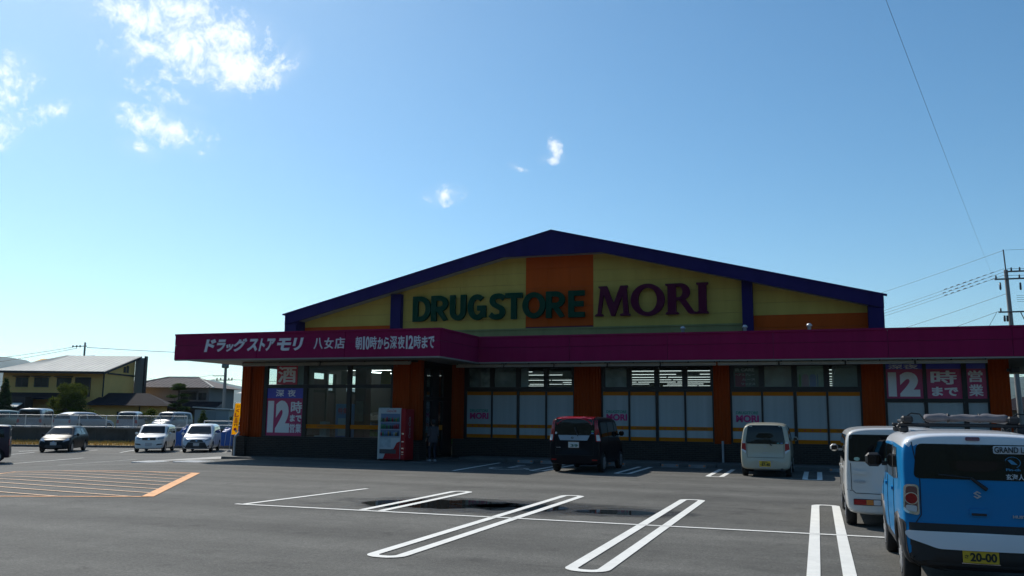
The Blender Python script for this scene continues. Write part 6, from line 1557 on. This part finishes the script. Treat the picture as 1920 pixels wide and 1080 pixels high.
hpart('eave_board', M_BROWN, f1, lambda b: b.bx(-10.6, .36, -.74, -.705, 5.22, 5.44), rf); hpart('verge_board', M_BROWN, f1, lambda b: b.solid([(.355, -.7, 5.20), (.355, 7.9, 7.25), (.355, 7.9, 7.5), (.355, -.7, 5.45), (.42, -.7, 5.20), (.42, 7.9, 7.25), (.42, 7.9, 7.5), (.42, -.7, 5.45)], [(0, 1, 2, 3), (4, 5, 6, 7), (0, 1, 5, 4), (1, 2, 6, 5), (2, 3, 7, 6), (3, 0, 4, 7)]), rf)
hpart('wing_wall', mat('pale_wing_wall', (.22, .22, .21), .8), f1, lambda b: b.bx(-.04, .9, 7.42, 7.75, 2.9, 7.3), H1); hpart('wing_edge', M_BROWN, f1, lambda b: b.bx(.902, 1.05, 7.35, 7.95, 2.7, 7.5), H1)
hpart('downpipe', M_BROWN, f1, lambda b: b.bx(-.08, .02, .12, .22, 3.0, 5.3), H1); hpart('band', M_BROWN, f1, lambda b: b.bx(-.03, .06, .9, 7.3, 5.28, 5.42), H1)
for x0, x1 in ((-8.6, -7.4), (-6.8, -5.4), (-4.6, -3.2)): window(f1, H1, x0, x1, .25, 3.9, 4.85)
hpart('shutter', M_BROWN, f1, lambda b: b.bx(-2.8, -1.3, .14, .245, 3.0, 4.9), H1); hpart('shutter', M_BROWN, f1, lambda b: b.bx(-.05, .0, 4.6, 5.1, 5.6, 6.2), H1); hpart('shutter', M_BROWN, f1, lambda b: b.bx(-.05, .0, 5.3, 5.8, 5.6, 6.35), H1)
hpart('lower_roof', M_DROOF, f1, lambda b: b.solid([(-10.2, -1.5, 2.7), (-1.8, -1.5, 2.7), (-1.8, .24, 3.25), (-10.2, .24, 3.25), (-10.2, -1.5, 2.82), (-1.8, -1.5, 2.82), (-1.8, .24, 3.37), (-10.2, .24, 3.37)], [(0, 1, 2, 3), (4, 5, 6, 7), (0, 1, 5, 4), (1, 2, 6, 5), (2, 3, 7, 6), (3, 0, 4, 7)]), H1)
H1b = thing('house', 'low ochre annex with a dark hipped roof at the right end of the ochre house', 'house', (-64.2, 66.0, .12), world_parts=True); f1b = frame((-65.4, 66.4, .12), 33)
hpart('wall', M_YWALL, f1b, lambda b: b.bx(-.6, 5.6, .2, 4.2, 0, 2.35), H1b)
hpart('roof', M_DROOF, f1b, lambda b: b.solid([(-1.3, -.7, 2.2), (6.6, -.7, 2.2), (6.6, 4.8, 2.2), (-1.3, 4.8, 2.2), (.2, 2.6, 3.45), (4.0, 2.6, 3.45)], [(0, 1, 5, 4), (1, 2, 5), (2, 3, 4, 5), (3, 0, 4), (0, 3, 2, 1)]), H1b)
window(f1b, H1b, 1.6, 2.4, .2, .9, 1.6, False); hpart('downpipe', M_BROWN, f1b, lambda b: b.bx(3.6, 3.68, .1, .18, 0, 2.2), H1b)
OB = thing('outbuilding', 'dark garden shed with two pale lean-to roofs left of the round tree', 'shed', (-71, 60, .12), world_parts=True); f0 = frame((-70.6, 60.6, .12), 30)
hpart('wall', M_BROWN, f0, lambda b: b.bx(-6, 1.2, 1.2, 3.4, 0, 2.9), OB)
for x0, x1, z, y0 in ((-1.6, 1.0, 2.25, -.2), (-1.2, 1.0, 1.5, -.5), (-3.9, -2.0, 2.4, .3)): hpart('lean_to_roof', M_LROOF, f0, lambda b: b.solid([(x0, y0, z - .35), (x1, y0, z - .35), (x1, y0 + 1.4, z), (x0, y0 + 1.4, z), (x0, y0, z - .28), (x1, y0, z - .28), (x1, y0 + 1.4, z + .07), (x0, y0 + 1.4, z + .07)], [(0, 1, 2, 3), (4, 5, 6, 7), (0, 1, 5, 4), (1, 2, 6, 5), (2, 3, 7, 6), (3, 0, 4, 7)]), OB)
for x in (-3.8, -1.55, .9): hpart('post', M_BROWN, f0, lambda b: b.bx(x - .05, x + .05, -.1, 0, 0, 2.0), OB)
BN = thing('barn', 'dark gabled barn with a pale roof edge at the far left behind the conifer', 'barn', (-80, 64, .12), world_parts=True); f9 = frame((-79.5, 63.5, .12), 38)
hpart('wall', M_BROWN, f9, lambda b: b.bx(-6, 1.5, .5, 6, 0, 3.6), BN); hpart('roof', M_LROOF, f9, lambda b: b.solid([(-6.5, 0, 3.5), (1.9, 0, 3.5), (1.9, 3.2, 4.9), (-6.5, 3.2, 4.9), (1.9, 6.5, 3.5), (-6.5, 6.5, 3.5)], [(0, 1, 2, 3), (3, 2, 4, 5), (0, 3, 5), (1, 4, 2), (0, 5, 4, 1)]), BN)

H2 = thing('house', 'grey two-storey house with a hipped tile roof behind the cloud-pruned pine', 'house', (-62.5, 79.4, .12), world_parts=True); f2 = frame((-62.6, 79.4, .12), 15)
hpart('wall', M_GWALL, f2, lambda b: b.bx(-9.8, -.6, .6, 7.6, 0, 4.35), H2)
def hip(b, x0, x1, y0, y1, z0, z1, i): b.solid([(x0, y0, z0), (x1, y0, z0), (x1, y1, z0), (x0, y1, z0), (x0 + i, (y0 + y1) / 2, z1), (x1 - i, (y0 + y1) / 2, z1)], [(0, 1, 5, 4), (1, 2, 5), (2, 3, 4, 5), (3, 0, 4), (0, 3, 2, 1)])
r2_ = hpart('roof', M_GROOF, f2, lambda b: hip(b, -10.6, .2, -.2, 8.4, 4.3, 5.55, 3.6), H2)
for xr in range(22):      # tile rolls running down the front slope
    x = -10.2 + xr * .47
    t0 = min(1., max(0., (x + 10.6) / 3.6), max(0., (.2 - x) / 3.6)) if (x < -7 or x > -3.4) else 1.
    if t0 > .1: b = MB(); b.tube(f2(x, -.2, 4.33), f2(x, -.2 + 4.3 * t0, 4.33 + 1.25 * t0), .035, n=5); b.build('tile_roll', M_GROOF, r2_)
hpart('ridge', M_LROOF, f2, lambda b: b.bx(-7.0, -3.4, 4.02, 4.18, 5.5, 5.66), r2_)
b = MB(); b.tube(f2(-3.4, 4.1, 5.58), f2(.2, -.2, 4.33), .09, n=6); b.build('hip_ridge', M_LROOF, r2_); b = MB(); b.tube(f2(-7.0, 4.1, 5.58), f2(-10.6, -.2, 4.33), .09, n=6); b.build('hip_ridge', M_GROOF, r2_)
window(f2, H2, -3.8, -2.0, .6, 2.95, 3.75, True); window(f2, H2, -1.8, -.9, .6, 2.95, 3.75, False)
hpart('lower_roof', M_DROOF, f2, lambda b: b.solid([(-11, -1.4, 2.0), (1.0, -1.4, 2.0), (1.0, .59, 2.65), (-11, .59, 2.65), (-11, -1.4, 2.14), (1.0, -1.4, 2.14), (1.0, .59, 2.79), (-11, .59, 2.79)], [(0, 1, 2, 3), (4, 5, 6, 7), (0, 1, 5, 4), (1, 2, 6, 5), (2, 3, 7, 6), (3, 0, 4, 7)]), H2); hpart('lower_wall', M_BROWN, f2, lambda b: b.bx(-10.2, .2, -.6, .59, 0, 2.2), H2)
H3 = thing('house', 'cream house with a blue-grey roof, partly behind the shop corner', 'house', (-60, 92, .12), world_parts=True); f3 = frame((-62.4, 92.0, .12), 12)
hpart('wall', mat('cream_render', (.36, .30, .22), .85), f3, lambda b: b.bx(-5.0, 3.4, .5, 7, 0, 4.1), H3); hpart('roof', mat('blue_grey_tile', (.09, .11, .14), .5), f3, lambda b: hip(b, -5.6, 4.0, -.2, 7.6, 4.0, 5.3, 2.6), H3); window(f3, H3, -1.6, -.5, .5, 2.4, 3.3, False); window(f3, H3, 1.4, 2.6, .5, 2.4, 3.3, False)
H4 = thing('warehouse', 'long low building with a bright white roof between the two houses', 'warehouse', (-95, 105, .12), world_parts=True); f4 = frame((-92.0, 104.0, .12), 30)
hpart('wall', mat('white_wall', (.5, .5, .48), .8), f4, lambda b: b.bx(-9, 5, .4, 9, 0, 3.9), H4); hpart('roof', mat('white_sheet_roof', (.72, .72, .70), .4), f4, lambda b: b.solid([(-9.5, 0, 3.8), (5.4, 0, 3.8), (5.4, 5, 5.7), (-9.5, 5, 5.7), (5.4, 10, 3.8), (-9.5, 10, 3.8)], [(0, 1, 2, 3), (3, 2, 4, 5), (0, 3, 5), (1, 4, 2), (0, 5, 4, 1)]), H4)
H5 = thing('house', 'small house with a ribbed grey roof left of the grey hipped house', 'house', (-79, 88, .12), world_parts=True); f5 = frame((-80.5, 87.0, .12), 28)
hpart('wall', M_GWALL, f5, lambda b: b.bx(-2, 4, .4, 5, 0, 3.1), H5); r5_ = hpart('roof', M_GROOF, f5, lambda b: b.solid([(-2.6, -.2, 2.9), (4.8, -.2, 2.9), (4.8, 3, 4.6), (-2.6, 3, 4.6), (4.8, 6, 2.9), (-2.6, 6, 2.9)], [(0, 1, 2, 3), (3, 2, 4, 5), (0, 3, 5), (1, 4, 2), (0, 5, 4, 1)]), H5)
for k in range(12): b = MB(); x = -2.4 + k * .62; b.tube(f5(x, -.2, 2.95), f5(x, 3, 4.65), .06, n=5); b.build('tile_roll', M_LROOF, r5_)
SH = thing('garden_shed', 'pale blue-grey shed with a glinting white roof beside the utility pole', 'shed', (-50.2, 63.8, .12), world_parts=True); f6 = frame((-51.7, 63.4, .12), 18)
hpart('wall', mat('pale_blue_sheet', (.26, .31, .32), .6, var=.05, vscale=1.), f6, lambda b: b.bx(0, 3.0, 0, 2.2, 0, 1.85), SH); hpart('roof', mat('glossy_white_roof', (.62, .63, .62), .25, .2), f6, lambda b: b.solid([(-.15, -.2, 2.02), (3.2, -.2, 1.86), (3.2, 2.4, 1.80), (-.15, 2.4, 1.96), (-.15, -.2, 2.12), (3.2, -.2, 1.96), (3.2, 2.4, 1.90), (-.15, 2.4, 2.06)], [(0, 1, 2, 3), (4, 5, 6, 7), (0, 1, 5, 4), (1, 2, 6, 5), (2, 3, 7, 6), (3, 0, 4, 7)]), SH)
hpart('door', mat('shed_door', (.20, .25, .26), .6), f6, lambda b: b.bx(1.0, 1.9, -.03, -.002, .05, 1.7), SH)

# ================================================================ trees and shrubs
def leaf_mat(name, c):
    m = bpy.data.materials.new(name); m.use_nodes = True; nt = m.node_tree; N, L = nt.nodes, nt.links; b = N['Principled BSDF']
    g = N.new('ShaderNodeNewGeometry'); mr = N.new('ShaderNodeMapRange'); mr.inputs[3].default_value = .55; mr.inputs[4].default_value = 1.5
    L.new(g.outputs['Random Per Island'], mr.inputs[0]); mx = N.new('ShaderNodeMix'); mx.data_type = 'RGBA'; mx.blend_type = 'MULTIPLY'; mx.inputs['Factor'].default_value = 1
    mx.inputs['A'].default_value = (*c, 1); L.new(mr.outputs[0], mx.inputs['B']); L.new(mx.outputs['Result'], b.inputs['Base Color']); b.inputs['Roughness'].default_value = .9; b.inputs['Specular IOR Level'].default_value = .04
    tr = N.new('ShaderNodeBsdfTranslucent'); L.new(mx.outputs['Result'], tr.inputs[0]); ms = N.new('ShaderNodeMixShader'); ms.inputs[0].default_value = .32
    L.new(b.outputs[0], ms.inputs[1]); L.new(tr.outputs[0], ms.inputs[2]); L.new(ms.outputs[0], N['Material Output'].inputs[0])
    return m
M_LEAF = leaf_mat('broad_leaves', (.080, .100, .014)); M_LEAFD = leaf_mat('dark_needles', (.030, .055, .018)); M_LEAFP = leaf_mat('pine_needles', (.055, .085, .022)); M_BARK = mat('bark', (.06, .045, .035), .9, var=.3, vscale=8, bump=.4, bscale=20)
def tree(name, label, base, trunk_h, clumps, leaf, n, size, seed, cat='tree', limbs=True, trunk_r=.14, group=None):
    t = thing(name, label, cat, base, 0, group); q = random.Random(seed); b = MB()
    top = max(c_[2] for c_ in clumps)
    b.tube((0, 0, -.05), (0, 0, trunk_h), trunk_r, trunk_r * .6, n=9)
    if limbs:
        for (cx, cy, cz, a, c_, h) in clumps: b.tube((0, 0, min(trunk_h, cz * .6)), (cx * .8, cy * .8, cz), trunk_r * .42, trunk_r * .12, n=6)
    b.build('trunk', M_BARK, t)
    b = MB(); tot = sum(a * c_ * h for _, _, _, a, c_, h in clumps)
    for (cx, cy, cz, a, c_, h) in clumps:
        k = max(40, int(n * (a * c_ * h) ** .8 / sum((e[3] * e[4] * e[5]) ** .8 for e in clumps)))
        for _ in range(k):
            while True:
                p = Vector((q.gauss(0, 1), q.gauss(0, 1), q.gauss(0, 1)))
                if p.length > .01: break
            p = p.normalized() * (q.random() ** .38) * q.uniform(.82, 1.12)
            c0 = Vector((cx + p.x * a, cy + p.y * c_, cz + p.z * h)); s = size * q.uniform(.6, 1.4)
            u = Vector((q.gauss(0, 1), q.gauss(0, 1), q.gauss(0, .7))).normalized(); w = u.orthogonal().normalized(); w.rotate(Matrix.Rotation(q.uniform(0, 6.28), 3, u))
            b.add([c0 - u * s * .5, c0 + w * s * .28, c0 + u * s * .5, c0 - w * s * .28], [(0, 1, 2, 3)])
    b.build('crown', leaf, t)
    return t
q = random.Random(2)
def blob(w, d, h, z0, n, seed, s0=.35, s1=.55):
    q_ = random.Random(seed); out = []
    for _ in range(n):
        a = q_.uniform(0, 6.28); r_ = q_.random() ** .5; z = q_.random()
        k = math.sqrt(max(.05, 1 - (z - .35) ** 2 * 1.9)); s = q_.uniform(s0, s1)
        out.append((w * r_ * k * math.cos(a), d * r_ * k * math.sin(a), z0 + z * h, w * s, d * s, h * s * .55))
    return out
tree('broadleaf_tree', 'broad round evergreen tree in front of the ochre house', (-62.2, 59.6, .12), 1.8, blob(2.5, 1.8, 3.1, .5, 38, 4, .20, .40), M_LEAF, 26000, .15, 1)
tree('conifer', 'tall dark conifer at the far left edge', (-63.8, 54.6, .12), 3.4, [(0, 0, .6 + k * .42, .95 - .09 * k, .95 - .09 * k, .42) for k in range(9)], M_LEAFD, 7000, .15, 2, limbs=False)
tree('shrub', 'dark bushes below the shed, left of the round tree', (-66.3, 56.8, .12), .6, blob(2.4, .9, 1.3, .1, 10, 9), M_LEAFD, 4500, .16, 3, 'bush', trunk_r=.06)
pads = [(0, 0, 3.85, .62, .55, .22), (-.1, 0, 3.62, .75, .6, .16), (.55, 0, 3.05, .5, .45, .14), (-.75, .1, 2.95, .55, .45, .15), (.5, -.1, 2.55, .55, .5, .15), (-.35, 0, 2.2, .6, .5, .18), (.55, 0, 1.95, .65, .5, .16), (-.1, 0, 1.5, .75, .6, .22), (.8, 0, 1.15, .7, .55, .2), (-.3, 0, .95, .8, .6, .25)]
tree('pine', 'cloud-pruned garden pine with layered pads before the grey house', (-51.5, 61.0, .12), 3.7, pads, M_LEAFP, 8000, .12, 4, trunk_r=.11)
tree('shrub', 'small cone-shaped clipped bush before the pale blue shed', (-48.3, 60.3, .12), .5, [(0, 0, .3 + k * .26, .62 - .085 * k, .62 - .085 * k, .24) for k in range(6)], M_LEAFP, 3500, .10, 5, 'bush', limbs=False, trunk_r=.05)
tree('shrub', 'leafy bush between the pine and the ochre annex', (-54.2, 60.8, .12), .5, blob(1.1, .8, 1.5, .1, 8, 3), M_LEAF, 3200, .13, 6, 'bush', trunk_r=.05)
tree('shrub', 'dark bush at the foot of the garden pine', (-50.3, 60.4, .12), .5, blob(.9, .7, 1.5, .1, 8, 13), M_LEAFD, 3200, .13, 7, 'bush', trunk_r=.05)
tree('shrub', 'bush right of the pale blue shed by the utility pole', (-46.4, 63.2, .12), .5, blob(1.0, .8, 1.5, .1, 8, 15), M_LEAFD, 2800, .13, 8, 'bush', trunk_r=.05)

# ================================================================ poles and wires
M_POLE = mat('concrete_pole', (.24, .23, .215), .8, var=.12, vscale=1.5); M_WIRE = mat('cable', (.012, .012, .013), .6); M_STEEL = mat('weathered_steel', (.16, .16, .16), .5, .4); M_INS = mat('porcelain', (.05, .04, .04), .3)
def catenary(p, q_, sag, n=14):
    p, q_ = Vector(p), Vector(q_); return [p.lerp(q_, i / n) - Vector((0, 0, 4 * sag * (i / n) * (1 - i / n))) for i in range(n + 1)]
def wire(label, p, q_, sag, r, group=None, sleeves=False):
    b = MB(); pts = catenary(p, q_, sag); b.path(pts, r, 5)
    o = b.build('power_cable', M_WIRE); tag(o, label, 'cable', group)
    if sleeves:
        b = MB()
        for i in range(8):
            u_ = .05 + i * .045 + .012 * (len(label) % 3); a = pts[0].lerp(pts[3], u_); c_ = pts[0].lerp(pts[3], u_ + .02); 
            sag2 = Vector((0, 0, 0)); b.tube(a, c_, r * 2.1, n=6)
        tag(b.build('sleeve', M_WIRE, o), kind='stuff')
    return o
PX, PY = 12.6, 65.9
PR = thing('utility_pole', 'tall concrete utility pole with crossarms behind the right end of the shop', 'utility pole', (PX + .15, PY, .0))
b = MB(); b.tube((0, 0, 0), (-.30, 0, 11.9), .19, .125, n=14); b.build('shaft', M_POLE, PR); b = MB(); b.tube((-.30, 0, 11.9), (-.36, 0, 13.3), .045, n=8); b.build('top_rod', M_STEEL, PR)
def arm(z, x0, x1, ins, name='crossarm', y=-.18):
    b = MB(); b.bevbox(x0, x1, y - .05, y + .05, z - .05, z + .05, .01); a = b.build(name, M_STEEL, PR)
    for x in ins: b = MB(); b.lathe([(.001, z + .05), (.05, z + .05), (.06, z + .12), (.04, z + .16), (.06, z + .20), (.03, z + .28), (.001, z + .28)], (x, y, 0), n=10); b.build('insulator', M_INS, a)
arm(11.25, -1.05, 1.2, (-.95, .45, 1.1)); arm(9.0, -.95, 1.0, (-.8, .8)); arm(11.75, -.35, .95, (.0, .5))
for x0, z in ((-.75, 10.75), (.45, 10.7), (1.25, 10.95)): b = MB(); b.lathe([(.001, .25), (.06, .25), (.07, -.15), (.05, -.25), (.001, -.25)], (x0, -.3, z), n=10); b.build('fuse_cutout', M_INS, PR)
for x0 in (-.62, -.45): b = MB(); b.lathe([(.001, .2), (.07, .2), (.07, -.2), (.001, -.2)], (x0, -.25, 8.55), n=8); b.build('line_box', M_INS, PR)
b = MB(); b.path([(.35, -.2, 9.0), (.55, -.3, 8.4), (.9, -.3, 8.25), (1.05, -.3, 8.8)], .03, 5); b.build('cable_loop', M_WIRE, PR)
for k in range(12): b = MB(); z = 1.6 + k * .45; sx = 1 if k % 2 else -1; x = .0 - .30 * z / 11.9; b.tube((x, 0, z), (x + sx * .36, 0, z), .012, n=5); b.build('step_bolt', M_STEEL, PR)
far = Vector((-22., 138., 9.6))
wn_ = ['upper', 'middle', 'lower']
for k in range(3): wire('thick sleeved power cable from the tall pole, %s of the three' % wn_[k], (PX - .30, PY - .2, 11.95 - .22 * k), far + Vector((0, 0, .9 - .3 * k)), 1.2, .012, 'power cables left of the tall pole', True)
wire('thin earth wire from the top of the tall pole', (PX - .2, PY, 13.25), far + Vector((0, 0, 3.2)), 1.0, .012); wire('thin service cable below the crossarm of the tall pole', (PX - .1, PY - .1, 10.3), far + Vector((0, 0, -1.)), 1.6, .014); wire('thin low cable from the lowest crossarm of the tall pole', (PX - .8, PY - .2, 9.05), far + Vector((0, 0, -2.6)), 2.0, .014)
for k, (z, dz) in enumerate(((13.25, .3), (11.95, 0), (11.75, -.1), (11.5, -.2))): wire(['earth wire leaving the tall pole to the right', 'top power cable leaving the tall pole to the right', 'second power cable leaving the tall pole to the right', 'third power cable leaving the tall pole to the right'][k], (PX - .1, PY - .1, z), (52., 52., z + dz), .8, .010 if k == 0 else .014)
for k in range(4): wire('stacked telephone cable right of the tall pole, row %s from top' % ['one', 'two', 'three', 'four'][k], (PX + .35, PY - .2, 10.1 - .14 * k), (52., 52., 10.2 - .14 * k), .6, .011)
wire('drop wire slanting down to the left from the tall pole', (PX - .9, PY - .2, 9.0), (8.7, 63.0, 4.5), .1, .014)
wire('overhead wire running from the tall pole towards the viewer', (PX - 1.0, PY - .2, 11.5), (-3.4, -9.0, 7.4), 0.25, .0035)
# poles on the left
PL = thing('utility_pole', 'grey utility pole with a drum on top before the grey house', 'utility pole', (-51.7, 67.3, .12))
b = MB(); b.tube((0, 0, 0), (0, 0, 6.6), .17, .12, n=12); b.build('shaft', M_POLE, PL); b = MB(); b.lathe([(.001, 6.25), (.32, 6.22), (.33, 5.75), (.25, 5.7), (.001, 5.7)], (-.02, -.05, 0), n=16); b.build('drum', mat('grey_green_steel', (.12, .17, .16), .5), PL)
b = MB(); b.bevbox(-.9, .9, -.17, -.09, 4.55, 4.63, .01); b.build('crossarm', M_STEEL, PL); b = MB(); b.bevbox(-1.3, .1, -.17, -.09, 4.95, 5.02, .01); b.build('crossarm', M_STEEL, PL)
for x in (-.8, -.4, .5, .85): b = MB(); b.lathe([(.001, .18), (.05, .15), (.06, 0), (.001, -.02)], (x, -.13, 4.64), n=8); b.build('insulator', M_INS, PL)
P2 = thing('utility_pole', 'distant utility pole showing above the pale roof of the ochre house', 'utility pole', (-111.5, 109.3, .12))
b = MB(); b.tube((0, 0, 0), (0, 0, 12.6), .2, .14, n=10); b.build('shaft', M_POLE, P2)
for z, x0, x1 in ((10.4, -1.6, 2.2), (12.0, -2.6, .4)): b = MB(); b.bevbox(x0, x1, -.1, .1, z - .06, z + .06, .02); b.build('crossarm', M_STEEL, P2)
for x in (-2.4, -1.6, -.9): b = MB(); b.lathe([(.001, .2), (.1, .15), (.12, -.1), (.001, -.25)], (x, -.1, 12.0), n=8); b.build('insulator', M_INS, P2)
wire('sagging cable from the distant pole across to the right', (-111.0, 109.2, 11.9), (-60, 150, 13.4), 1.0, .04); wire('cable from the distant pole down to the left, upper one', (-113.8, 109.2, 12.0), (-150, 96, 8.0), .8, .035); wire('cable from the distant pole down to the left, lower one', (-113.0, 109.2, 11.8), (-150, 97, 6.8), .8, .035)
wire('cable from the drum pole to the left over the grey house', (-52.5, 67.1, 4.8), (-95, 92, 6.2), .7, .018); wire('cable from the drum pole to the far left, higher one', (-52.9, 67.1, 5.2), (-92, 96, 7.6), .9, .016); wire('cable from the drum pole to the right behind the shop corner', (-50.9, 67.1, 4.75), (-20, 90, 5.6), .5, .018)

# ================================================================ banner, tarpaulins, far right
FL = thing('banner', 'tall yellow banner flag with red writing at the shop corner', 'banner', (-33.3, 44.3, -.58))
b = MB(); b.tube((-.16, 0, 0), (.10, 0, 2.98), .014, n=8); b.build('pole', M_WHITE_METAL, FL); b = MB(); b.tube((.09, 0, 2.92), (.52, 0, 2.90), .008, n=6); b.build('top_rod', M_WHITE_METAL, FL)
b = MB(); nn, mm = 20, 6; vs_ = []
def fl(u, v, off=0.):
    z = 1.02 + 1.86 * v; xl = -.16 + .26 * z / 2.98 - .0; w = .42 + .10 * math.sin(v * 3.0) * (1 - v); return (xl + .02 + u * w, .07 * math.sin(v * 6 + u * 2.5) * u + off, z + .02 * u)
for off in (0, .006):
    for i in range(nn + 1):
        for j in range(mm + 1): vs_.append(fl(j / mm, i / nn, off))
k0 = (nn + 1) * (mm + 1)
b.add(vs_, [(i * (mm + 1) + j, i * (mm + 1) + j + 1, (i + 1) * (mm + 1) + j + 1, (i + 1) * (mm + 1) + j) for i in range(nn) for j in range(mm)] + [(k0 + i * (mm + 1) + j, k0 + (i + 1) * (mm + 1) + j, k0 + (i + 1) * (mm + 1) + j + 1, k0 + i * (mm + 1) + j + 1) for i in range(nn) for j in range(mm)], True)
m_ = mat('yellow_banner_cloth', (.80, .47, .01), .7); nt = m_.node_tree; tr_ = nt.nodes.new('ShaderNodeBsdfTranslucent'); tr_.inputs[0].default_value = (.95, .60, .0, 1); ms = nt.nodes.new('ShaderNodeMixShader'); ms.inputs[0].default_value = .8
nt.links.new(nt.nodes['Principled BSDF'].outputs[0], ms.inputs[1]); nt.links.new(tr_.outputs[0], ms.inputs[2]); nt.links.new(ms.outputs[0], nt.nodes['Material Output'].inputs[0])
CL = b.build('cloth', m_, FL)
for ch, v0, v1, u0, u1, col in (('日', .86, .93, .35, .72, (.35, .12, .01)), ('く', .71, .82, .3, .85, (.62, .02, .02)), ('し', .56, .69, .15, .9, (.62, .02, .02)), ('品', .37, .53, .2, .75, (.55, .05, .02)), ('作', .27, .35, .1, .9, (.35, .12, .01))):
    o = text_fit(ch, 0, 1, 0, 1, 0, mat('banner_print_%d' % int(v0 * 100), col, .7), CL, bold=.05, depth=.004)
    for v in o.data.vertices: x, y, z = v.co; p = fl(u0 + (u1 - u0) * x, v0 + (v1 - v0) * z); v.co = (p[0], p[1] - .004 + y, p[2])
b = MB(); vs_ = [fl(.42 + .24 * math.cos(a * .39), .17 + .05 * math.sin(a * .39), -.004) for a in range(16)]; b.add(vs_, [list(range(16))]); b.build('red_print', mat('banner_red', (.60, .02, .03), .7), CL)
b = MB(); vs_ = [fl(.66 + .2 * math.cos(a * .39), .11 + .045 * math.sin(a * .39), -.004) for a in range(16)]; b.add(vs_, [list(range(16))]); b.build('grey_print', mat('banner_grey', (.5, .48, .45), .7), CL)
b = MB(); b.lathe([(.001, .10), (.10, .09), (.14, 0)], (-.16, 0, 0), n=12); b.build('base', M_STOP, FL)
def tarp(label, base, w, d, h, seed):
    q_ = random.Random(seed); b = MB(); n1, n2 = 26, 14; vs_ = []
    ph = [q_.uniform(0, 6) for _ in range(6)]
    for i in range(n1 + 1):
        for j in range(n2 + 1):
            u, v = i / n1, j / n2; e = min(1, min(u, 1 - u) * 5, min(v, 1 - v) * 4)
            z = h * smooth01(e) * (.8 + .25 * math.sin(u * 5 + ph[0]) * math.cos(v * 3 + ph[1])) + .05 * math.sin(u * 21 + v * 9 + ph[2]) * e + .03 * math.sin(v * 31 - u * 14 + ph[3]) * e
            vs_.append(((u - .5) * w, (v - .5) * d, max(0, z)))
    b.add(vs_, [(i * (n2 + 1) + j, (i + 1) * (n2 + 1) + j, (i + 1) * (n2 + 1) + j + 1, i * (n2 + 1) + j + 1) for i in range(n1) for j in range(n2)], False)
    t = thing('tarpaulin', label, 'tarpaulin', base, R(20)); b.build('sheet', mat('blue_tarp', (.006, .07, .30), .5), t)
    for k in range(2): b = MB(); x = w * (-.2 + .4 * k); b.path([(x, -d / 2, .02), (x, -d * .25, h * .98), (x + .1, 0, h * 1.1)], .012, 5); b.build('rope', mat('pale_rope', (.6, .6, .55), .9), t)
tarp('crumpled blue tarpaulin heap to the right of the silver minivan', wpt(8.3, -2.2, -.45), 2.6, 1.4, 1.35, 3); tarp('blue tarpaulin heap between the white wagon and the silver minivan', wpt(4.7, -2.3, -.5), 1.2, 1.2, 1.3, 5)
SG = thing('sign_board', 'small white roadside sign with a red corner beyond the shop\'s right end', 'sign', (13.2, 79.5, 0), R(-10))
b = MB(); b.tube((0, 0, 0), (0, 0, 1.6), .06, n=8); b.build('post', M_STEEL, SG); b = MB(); b.bevbox(-.7, .7, -.05, .05, 1.3, 3.1, .02); b.build('board', mat('sign_white', (.5, .52, .54), .5), SG); b = MB(); b.box(-.66, -.2, -.056, -.052, 2.3, 2.7); b.build('red_panel', mat('sign_red', (.5, .04, .04), .5), SG); b = MB(); b.box(-.5, .5, -.056, -.052, 1.5, 1.75); b.build('blue_panel', mat('sign_blue', (.05, .08, .3), .5), SG)
H7 = thing('house', 'low brown house with a dark roof beyond the shop\'s right end', 'house', (18, 96, 0), world_parts=True); f7 = frame((15.4, 92.0, 0), -12)
hpart('wall', mat('brown_render', (.16, .12, .10), .85), f7, lambda b: b.bx(0, 9, .4, 7, 0, 2.8), H7); hpart('roof', M_DROOF, f7, lambda b: hip(b, -.6, 9.6, -.2, 7.6, 2.7, 4.0, 2.6), H7); window(f7, H7, 1.0, 2.4, .4, .9, 2.0, False); window(f7, H7, 4.0, 5.4, .4, .9, 2.0, False)
# ================================================================ the air
def haze():
    b = MB(); b.box(-7000, 7000, -4500, 7000, -12, 700); b.fixn = True
    o = b.build('haze', None); m = bpy.data.materials.new('summer_haze'); m.use_nodes = True; nt = m.node_tree
    nt.nodes.remove(nt.nodes['Principled BSDF']); v = nt.nodes.new('ShaderNodeVolumePrincipled')
    v.inputs['Color'].default_value = (.60, .80, 1.0, 1); v.inputs['Density'].default_value = HAZE_DENSITY; v.inputs['Anisotropy'].default_value = .55
    nt.links.new(v.outputs[0], nt.nodes['Material Output'].inputs['Volume']); o.data.materials.append(m); m.cycles.homogeneous_volume = True
    tag(o, 'thin bluish haze in the air over the far hills', 'haze', kind='stuff')
HAZE_DENSITY = 0.7e-4
haze()
